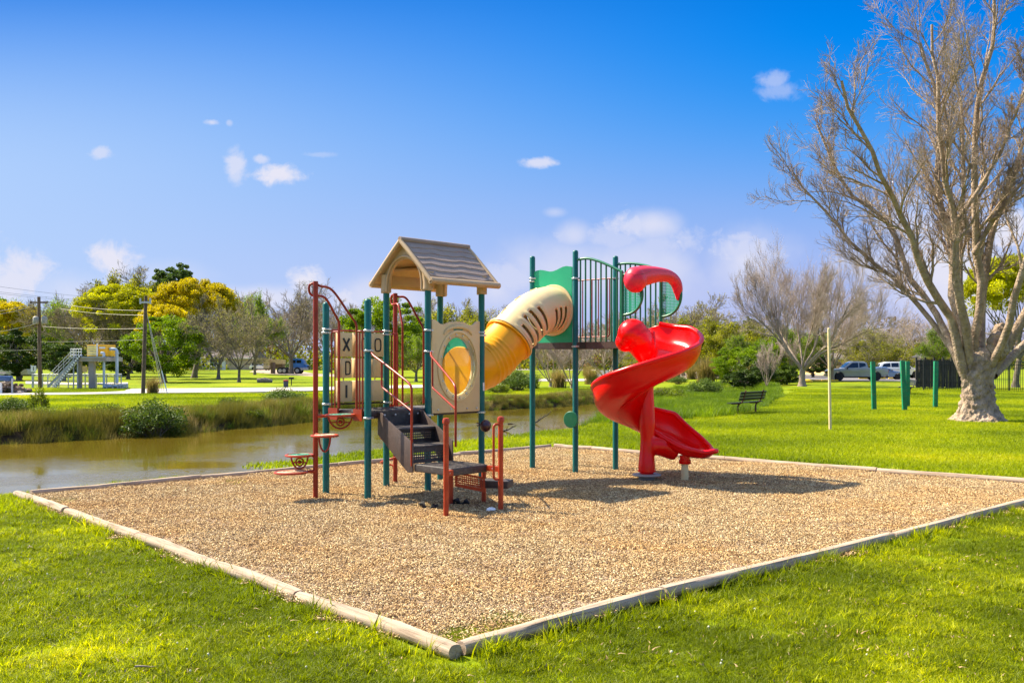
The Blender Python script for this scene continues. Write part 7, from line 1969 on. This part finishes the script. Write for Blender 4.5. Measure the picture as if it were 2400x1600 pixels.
for (a, b, sg, mt) in ((P(342, 727, Yp2), P(150, 712, 95), .3, 'wire_pale'), (P(342, 738, Yp2), P(140, 722, 95), .3, 'wire_pale'), (P(341, 769, Yp2), P(100, 764, 85), .2, 'wire_pale'),
                   (P(91, 705, Yp1), P(-60, 735, 60), .3, 'wire_pale'), (P(91, 712, Yp1), P(-60, 742, 60), .3, 'wire_pale'), (P(91, 755, Yp1), P(-60, 782, 60), .3, 'wire_pale'),
                   (P(-60, 662, 80), P(300, 700, 130), .5, 'black'), (P(-60, 676, 80), P(320, 708, 130), .5, 'black'), (P(-60, 680, 81), P(320, 712, 131), .5, 'black'),
                   (P(91, 800, Yp1), P(340, 795, Yp2), .1, 'black'), (P(91, 818, Yp1), P(-60, 820, 60), .1, 'wire_pale')):
    wire(a, b, sg*.5, .011, w_t, 'cable', mt)

# pump station
YS = 69.5
ps = thing('pump_station', 'raised pump platform with a yellow box, grey stairs and pale pipes', 'pump station', (xp(215, YS), YS, 0))
def S(x, y, dy=0.0): return Vector((xp(x, YS), YS+dy, zp(y, YS)))
def Sz(y): return zp(y, YS)
cm = pm('concrete_column', (.36, .31, .27), .85, .15, 2); gm2 = pm('grey_metal', (.38, .40, .42), .45, .15, 4, metal=.4); pm_pipe = pm('pale_blue_pipe', (.42, .50, .56), .45, .1, 2)
for x, dy, rr_ in ((188, 0, .22), (216, 0, .36)):
    mb = MB(); mb.box((xp(x, YS), YS+dy, Sz(838)/2), (rr_*1.0, rr_*1.0, Sz(838))); mb.build('column', cm, ps)
mb = MB(); mb.box(((xp(178, YS)+xp(256, YS))/2, YS+1, Sz(841)), (xp(256, YS)-xp(178, YS), 2.8, .30)); mb.build('platform_beam', cm, ps)
mb = MB(); mb.box(((xp(172, YS)+xp(250, YS))/2, YS+1, Sz(836.5)), (xp(250, YS)-xp(172, YS), 3.0, .09)); mb.build('platform_grating', gm2, ps)
bx = MB(); cx0, cx1 = xp(201, YS), xp(247, YS); bx.box(((cx0+cx1)/2, YS+1.0, (Sz(834)+Sz(807))/2), (cx1-cx0, 1.6, Sz(807)-Sz(834))); yb_ = bx.build('yellow_box', pm('orange_yellow_enclosure', (.95, .46, .01), .5, .1, 3, dirt=(.8, .34, .02), dirt_amt=.3), ps, bevel=.02)
mb = MB(); mb.box(((cx0+xp(226, YS))/2, YS+.19, (Sz(833)+Sz(808))/2), (xp(226, YS)-cx0-.06, .03, (Sz(808)-Sz(833))*.94)); mb.build('box_door', pm('pale_yellow_panel', (.95, .74, .22), .5), yb_)
mb = MB(); mb.box((xp(237, YS), YS+.185, Sz(814)), (.42, .02, .12)); mb.build('sign_plate', M['white'], yb_)
for x in (211, 215): mb = MB(); mb.cyl((xp(x, YS), YS+.17, Sz(822)), .03, .02, 8, 'Y'); mb.build('vent', M['black'], yb_)
mb = MB(); mb.box((xp(226, YS), YS+.12, (Sz(804)+Sz(834))/2), (.10, .06, Sz(804)-Sz(834))); mb.build('box_post', M['white'], yb_)
for k in range(4):
    mb = MB(); y = 811+6*k; mb.box(((cx0+xp(226, YS))/2, YS+.16, Sz(y)), (xp(226, YS)-cx0, .02, .03)); mb.build('box_batten', M['wire_pale'], yb_)
# one wide stair: stringers at both sides, treads across, handrails
for dy, mt in ((-.2, gm2), (.5, gm2)):
    mb = MB(); mb.beam(S(178, 842, dy), S(116, 905, dy), .06, .18); mb.build('stair_stringer', mt, ps)
for k in range(15):
    t_ = k/14; a_ = S(178, 842, .3).lerp(S(116, 905, .3), t_); b_ = S(196, 832, -.5).lerp(S(138, 906, -.5), t_); mb = MB(); mb.beam(a_, b_, .24, .045); mb.build('stair_tread', M['galv'], ps)
for off in (10, 18, 26):
    mb = MB(); mb.tube([S(178, 842-off, -.25), S(116, 905-off, -.25)], .022, 6); mb.build('stair_handrail', M['galv'], ps)
for k in range(6):
    t_ = k/5; c = S(178, 842, -.25).lerp(S(116, 905, -.25), t_); mb = MB(); mb.tube([c, c+Vector((0, 0, .80))], .02, 6); mb.build('baluster', M['galv'], ps)
mb = MB(); mb.beam(S(196, 832, -.56), S(138, 906, -.56), .05, .16); mb.build('stair_stringer', M['black'], ps)
for k in range(15):
    c = S(196, 832, -.58).lerp(S(138, 906, -.58), (k+.5)/15); mb = MB(); mb.box(c, (.13, .06, .13), ry=.6); mb.build('tread_bracket', M['white'], ps)
for x in (172, 178, 184, 190, 196):
    mb = MB(); mb.tube([S(x, 838, -.4), S(x, 817, -.4)], .025, 6); mb.build('guard_post', M['white'], ps)
for y in (817, 824, 831): mb = MB(); mb.tube([S(171, y, -.4), S(198, y, -.4)], .022, 6); mb.build('guard_rail', M['white'], ps)
for x in (179, 188.5): mb = MB(); mb.tube([S(x, 838, -.45), S(x, 911, -.45)], .05, 8); mb.build('stair_post', gm2, ps)
# pipes
mb = MB(); mb.tube(fillet([S(238, 826, -.1), S(245, 826, -.1), S(245, 911, -.1)], .20), .085, 14); mb.build('pipe', pm_pipe, ps, smooth=True)
mb = MB(); mb.tube(fillet([S(249, 817, .6), S(266, 817, .6), S(266, 898, .6)], .28), .11, 14); mb.build('pipe', pm_pipe, ps, smooth=True)
for (x, y, dy) in ((245, 838, -.1), (266, 828, .6), (266, 880, .6)): mb = MB(); c = S(x, y, dy); mb.cyl(c, .17, .06, 16); mb.build('pipe_flange', pm_pipe, ps)
for dy in (-.3, .3): mb = MB(); mb.tube([S(250, 905, dy), S(295, 902, dy)], .10, 10); mb.build('manifold_pipe', pm_pipe, ps, smooth=True)
mb = MB(); mb.tube([S(223, 899, .4), S(250, 901, .4)], .06, 8); mb.build('manifold_pipe', pm_pipe, ps, smooth=True)
for x in (256, 270, 282, 288, 293): mb = MB(); mb.box((xp(x, YS), YS, .15), (.12, .9, .35)); mb.build('pipe_support', gm2, ps)
# chain link fence
cf = thing('chain_link_fence', 'low chain-link fence around the pump station', 'fence', (xp(180, 71), 71, 0))
YF = 72
for i, x in enumerate((77, 100, 112, 138, 160, 182, 200, 226, 250, 268, 284)):
    mb = MB(); mb.cyl((xp(x, YF), YF, -.1), .045 if i else .09, zp(876, YF)+.1, 8); mb.build('fence_post', gm2, cf)
for y in (876, 880): mb = MB(); mb.tube([(xp(77, YF), YF, zp(y, YF)), (xp(285, YF), YF, zp(y, YF))], .028, 6); mb.build('fence_rail', M['galv'], cf)
mb = MB(); L0, L1_, hh = xp(77, YF), xp(285, YF), zp(878, YF); k = int((L1_-L0)/.16)
for i in range(k):
    a = L0 + (L1_-L0)*i/k
    for s_ in (-1, 1):
        b = min(max(a + s_*hh, L0), L1_); mb.beam((a, YF, .02), (b, YF, .02 + abs(b-a)), .008, .008)
props(mb.build('chain_mesh', M['galv'], cf), kind='stuff')
# signs by the fence
for (x, y0, y1, yb, lb, mt) in ((79, 856, 870, 905, 'white notice sign on a post at the left end of the chain-link fence', M['white']), (199, 857, 871, 905, 'tan notice sign on a post between the platform columns', M['tan'])):
    Yg = 71.3; t = thing('notice_sign', lb, 'sign', (xp(x, Yg), Yg, 0)); mb = MB(); mb.box((xp(x, Yg), Yg-.03, (zp(y0, Yg)+zp(y1, Yg))/2), (.38, .02, zp(y0, Yg)-zp(y1, Yg))); mb.build('sign_face', mt, t)
    mb = MB(); mb.cyl((xp(x, Yg), Yg, 0), .03, zp(y0, Yg), 8); mb.build('post', gm2, t)
    if mt is M['white']: mb = MB(); mb.box((xp(x, Yg), Yg-.045, (zp(y0, Yg)+zp(y1, Yg))/2), (.05, .01, .28)); mb.build('print', M['black'], t)
# rubble pile with posts and blue tarp
def rubble():
    r = random.Random(3); Yr = 60; t = thing('rubble_pile', 'brown rubble pile with a blue tarp at the left edge', 'rubble pile', (xp(25, Yr), Yr, 0))
    mt = pm('brown_rubble', (.20, .13, .08), .95, .35, 4, bump=.8, bscale=12, island=.4)
    pm2 = pm('pale_rubble', (.42, .34, .28), .95, .3, 4, bump=.8, bscale=12, island=.3)
    for i in range(60):
        x = r.uniform(-25, 56); h = max(.15, (1 - abs(x-18)/48))*1.0; s = r.uniform(.12, .30); mb = MB(); mb.sphere((0, 0, 0), s, 7, 5, (r.uniform(.8, 1.5), 1, r.uniform(.5, .9)), r.uniform(0, 3))
        me = mb.mesh('rubble_chunk', mat=mt if r.random() < .65 else pm2)
        for v in me.vertices: v.co *= r.uniform(.8, 1.2)
        link('rubble_chunk', me, t, (xp(x, Yr), Yr + r.uniform(-.6, .8), r.uniform(0, 1)*h))
    mb = MB(); mb.box((xp(25, Yr), Yr-.75, .95), (.85, .5, .30), ry=.05); mb.build('blue_tarp', pm('blue_tarp', (.03, .09, .22), .6, .2, 8, bump=.5), t, bevel=.06)
    for x in (4, 19, 46): mb = MB(); mb.cyl((xp(x, Yr), Yr-.9, -.1), .055 if x != 19 else .10, 1.05 if x != 19 else .8, 10); mb.build('stake', M['white'] if x == 19 else gm2, t)
    mb = MB(); mb.beam((xp(-20, Yr), Yr-.85, 1.28), (xp(30, Yr), Yr-.85, 1.28), .08, .10); mb.build('top_board', M['wire_pale'], t)
rubble()
# covered vehicle behind
Yc = 105; t = thing('covered_trailer', 'grey-white covered trailer behind the rubble pile', 'trailer', (xp(40, Yc), Yc, 0))
mb = MB(); prof_body(mb, [(x_, z_, .9) for x_, z_ in ((-1.5, .5), (-1.45, 1.3), (-1.0, 1.7), (0, 1.85), (1.0, 1.7), (1.5, 1.1), (1.6, .5))][::-1], 0, 0); cvr = mb.mesh('cover', bevel=.1, mat=pm('grey_cover', (.45, .43, .42), .7, .2, 2)); link('cover', cvr, t, world=False)
for sx in (-.7, .7): mb = MB(); mb.lathe((sx, -.85, .3), [(.1, -.1), (.3, -.1), (.3, .1), (.1, .1)], 16, axis=(0, 1, 0)); link('wheel', mb.mesh('wheel', mat=M['rubber']), t, world=False)
mb = MB(); mb.box((0, 0, .45), (3.2, 1.7, .12)); link('frame', mb.mesh('frame', mat=M['black']), t, world=False)

# flatbed truck with a blue cab and lumber stacks
YT = 150
def W(x, y, dy=0): return (xp(x, YT), YT+dy, zp(y, YT))
tr = thing('blue_truck', 'semi truck with a bright blue cab and bare rear axles', 'truck', (xp(695, YT), YT, 0), 0, 'vehicles by the house')
blue = pm('blue_truck_paint', (.02, .16, .50), .3, .1, 1, coat=.4); grey = pm('silver_truck_paint', (.45, .45, .46), .35, .1, 1, metal=.4)
def slab(name, xa, xb, ya, yb2, d, mat, dy=0, bev=.06, poly=None, parent=tr):
    mb = MB()
    if poly: mb.prism([(xp(x, YT), YT+dy, zp(y, YT)) for x, y in poly], (0, d, 0))
    else: mb.box(((xp(xa, YT)+xp(xb, YT))/2, YT+dy+d/2, (zp(ya, YT)+zp(yb2, YT))/2), (xp(xb, YT)-xp(xa, YT), d, zp(ya, YT)-zp(yb2, YT)))
    return mb.build(name, mat, parent, bevel=bev)
slab('cab', 0, 0, 0, 0, 2.2, blue, poly=[(684, 862), (684, 842), (687, 840), (706, 840), (712, 850), (712, 862)])
slab('hood', 0, 0, 0, 0, 1.9, blue, .15, poly=[(710, 862), (710, 852), (719, 855), (720, 864)])
slab('front_fender', 678, 722, 860, 867, 2.2, grey); slab('grille', 720, 722.5, 856, 866, 1.5, M['black'], .3, .02)
slab('chassis_rail', 652, 715, 863, 866, 1.0, M['black'], .6, .02)
slab('cab_window', 695, 706, 843, 850, .04, M['vglass'], -.03, .0); slab('sleeper_window', 687, 693, 843, 850, .04, M['vglass'], -.03, .0)
for x in (657, 666.5, 697):
    for dy in (0, 1.9): mb = MB(); rw = .52; mb.lathe((xp(x, YT), YT+dy, rw), [(.15, -.16), (rw, -.16), (rw, .16), (.15, .16)], 18, axis=(0, 1, 0)); w_ = mb.build('wheel', M['rubber'], tr); mb = MB(); mb.lathe((xp(x, YT), YT+dy-.17, rw), [(.28, 0), (.26, -.02), (.05, -.03)], 12, axis=(0, 1, 0)); mb.build('rim', M['rim'], w_)
ls = thing('lumber_stack', 'stacked pale lumber pallets between the white SUV and the truck', 'lumber stack', (xp(625, 160), 160, 0))
lw = pm('fresh_lumber', (.56, .42, .22), .8, .2, 3)
for i, (xa, xb, ya, yb2) in enumerate(((600, 620, 838, 852), (620, 634, 840, 864), (634, 664, 842, 852), (634, 662, 852, 864))):
    for k in range(4):
        a, b = xp(xa, 160), xp(xb, 160); z0_, z1_ = zp(yb2, 160), zp(ya, 160); h = (z1_-z0_)/4
        mb = MB(); mb.box(((a+b)/2, 160+i*.3, z0_+h*(k+.5)), (b-a, 2.0, h*.86)); mb.build('plank_layer', lw if i != 3 else M['pole_wood'], ls)
mb = MB(); a, b = xp(640, 152), xp(655, 152); mb.box((a, 152, .9), (.3, 1.8, 1.8)); mb.build('end_board', M['pole_wood'], ls)
# bin, grill, log
X, Y_ = gp(670, 908.5); t = thing('trash_bin', 'small dark trash bin with a reddish lid by the road', 'bin', (X, Y_, 0)); mb = MB(); mb.lathe((X, Y_, 0), [(.17, 0), (.19, .5), (.20, .52)], 16); mb.build('bin_body', pm('dark_blue_bin', (.02, .03, .06), .5), t); mb = MB(); mb.lathe((X, Y_, .52), [(.21, 0), (.21, .05), (.1, .10)], 16); mb.build('lid', M['redbrown'], t)
X, Y_ = gp(683, 902); t = thing('park_grill', 'black pedestal park grill right of the trash bin', 'grill', (X, Y_, 0)); mb = MB(); mb.cyl((X, Y_, 0), .04, .5, 8); mb.build('pedestal', M['black'], t); mb = MB(); mb.box((X, Y_, .58), (.38, .3, .16)); mb.build('firebox', M['black'], t, bevel=.01)
X, Y_ = gp(618, 896); mb = MB(); mb.tube([(X-.6, Y_, .16), (X+.1, Y_+.1, .22), (X+.75, Y_+.2, .12)], [.22, .26, .16], 10); o = mb.build('fallen_log', M['bark_pale'], smooth=True); props(o, 'short fallen log on the grass left of the trash bin', 'log')

# ================================================================ small things on the mulch and the lawn
def gpm(x, y): X, Y_ = gp(x, y, .04); return X, Y_
X, Y_ = gpm(1151, 1197); mb = MB(); mb.sphere((X, Y_, .06), .05, 12, 8, (1.3, 1, .6)); o = mb.build('crumpled_paper', M['white'], smooth=True); props(o, 'small white crumpled litter in the platform shadow', 'litter')
for v in o.data.vertices: v.co.z += .012*math.sin(v.co.x*90)*math.cos(v.co.y*70)
def mat_scrap(x, y, w, label, seed):
    r = random.Random(seed); X, Y_ = gpm(x, y); mb = MB(); n = 9; vs = []; 
    for i in range(n+1):
        for j in range(3): vs.append((X + (i/n-.5)*w + r.uniform(-.02, .02), Y_ + (j-1)*.07 + r.uniform(-.02, .02), .045 + .05*math.sin(i*1.3+seed)*(j != 1) + (.04 if i < 3 else 0)))
    mb.add(vs, [(i*3+j, (i+1)*3+j, (i+1)*3+j+1, i*3+j+1) for i in range(n) for j in range(2)]); o = mb.build('rubber_scrap', M['rubber'], smooth=True); md = o.modifiers.new('t', 'SOLIDIFY'); md.thickness = .02; props(o, label, 'rubber scrap')
mat_scrap(1012, 1190, .30, 'curled black rubber scrap left of the front platform post', 1); mat_scrap(1078, 1180, .22, 'black rubber scrap behind the front platform post', 4)
X, Y_ = gp(345, 1582); p = walk(np.array([[0, 0, 0.]]), np.array([[1, .75, 0]]), np.array([.13]), 5, .06, 0, np.random.RandomState(2)); o = link('twig_stick', arrays_mesh('twig_stick', *tubes(p, radii(np.array([.007]), np.array([.004]), 5), 6), mats=[M['bark_pale']]), loc=(X-.06, Y_-.05, .075)); props(o, 'short dry stick lying on the grass at the lower left', 'stick')
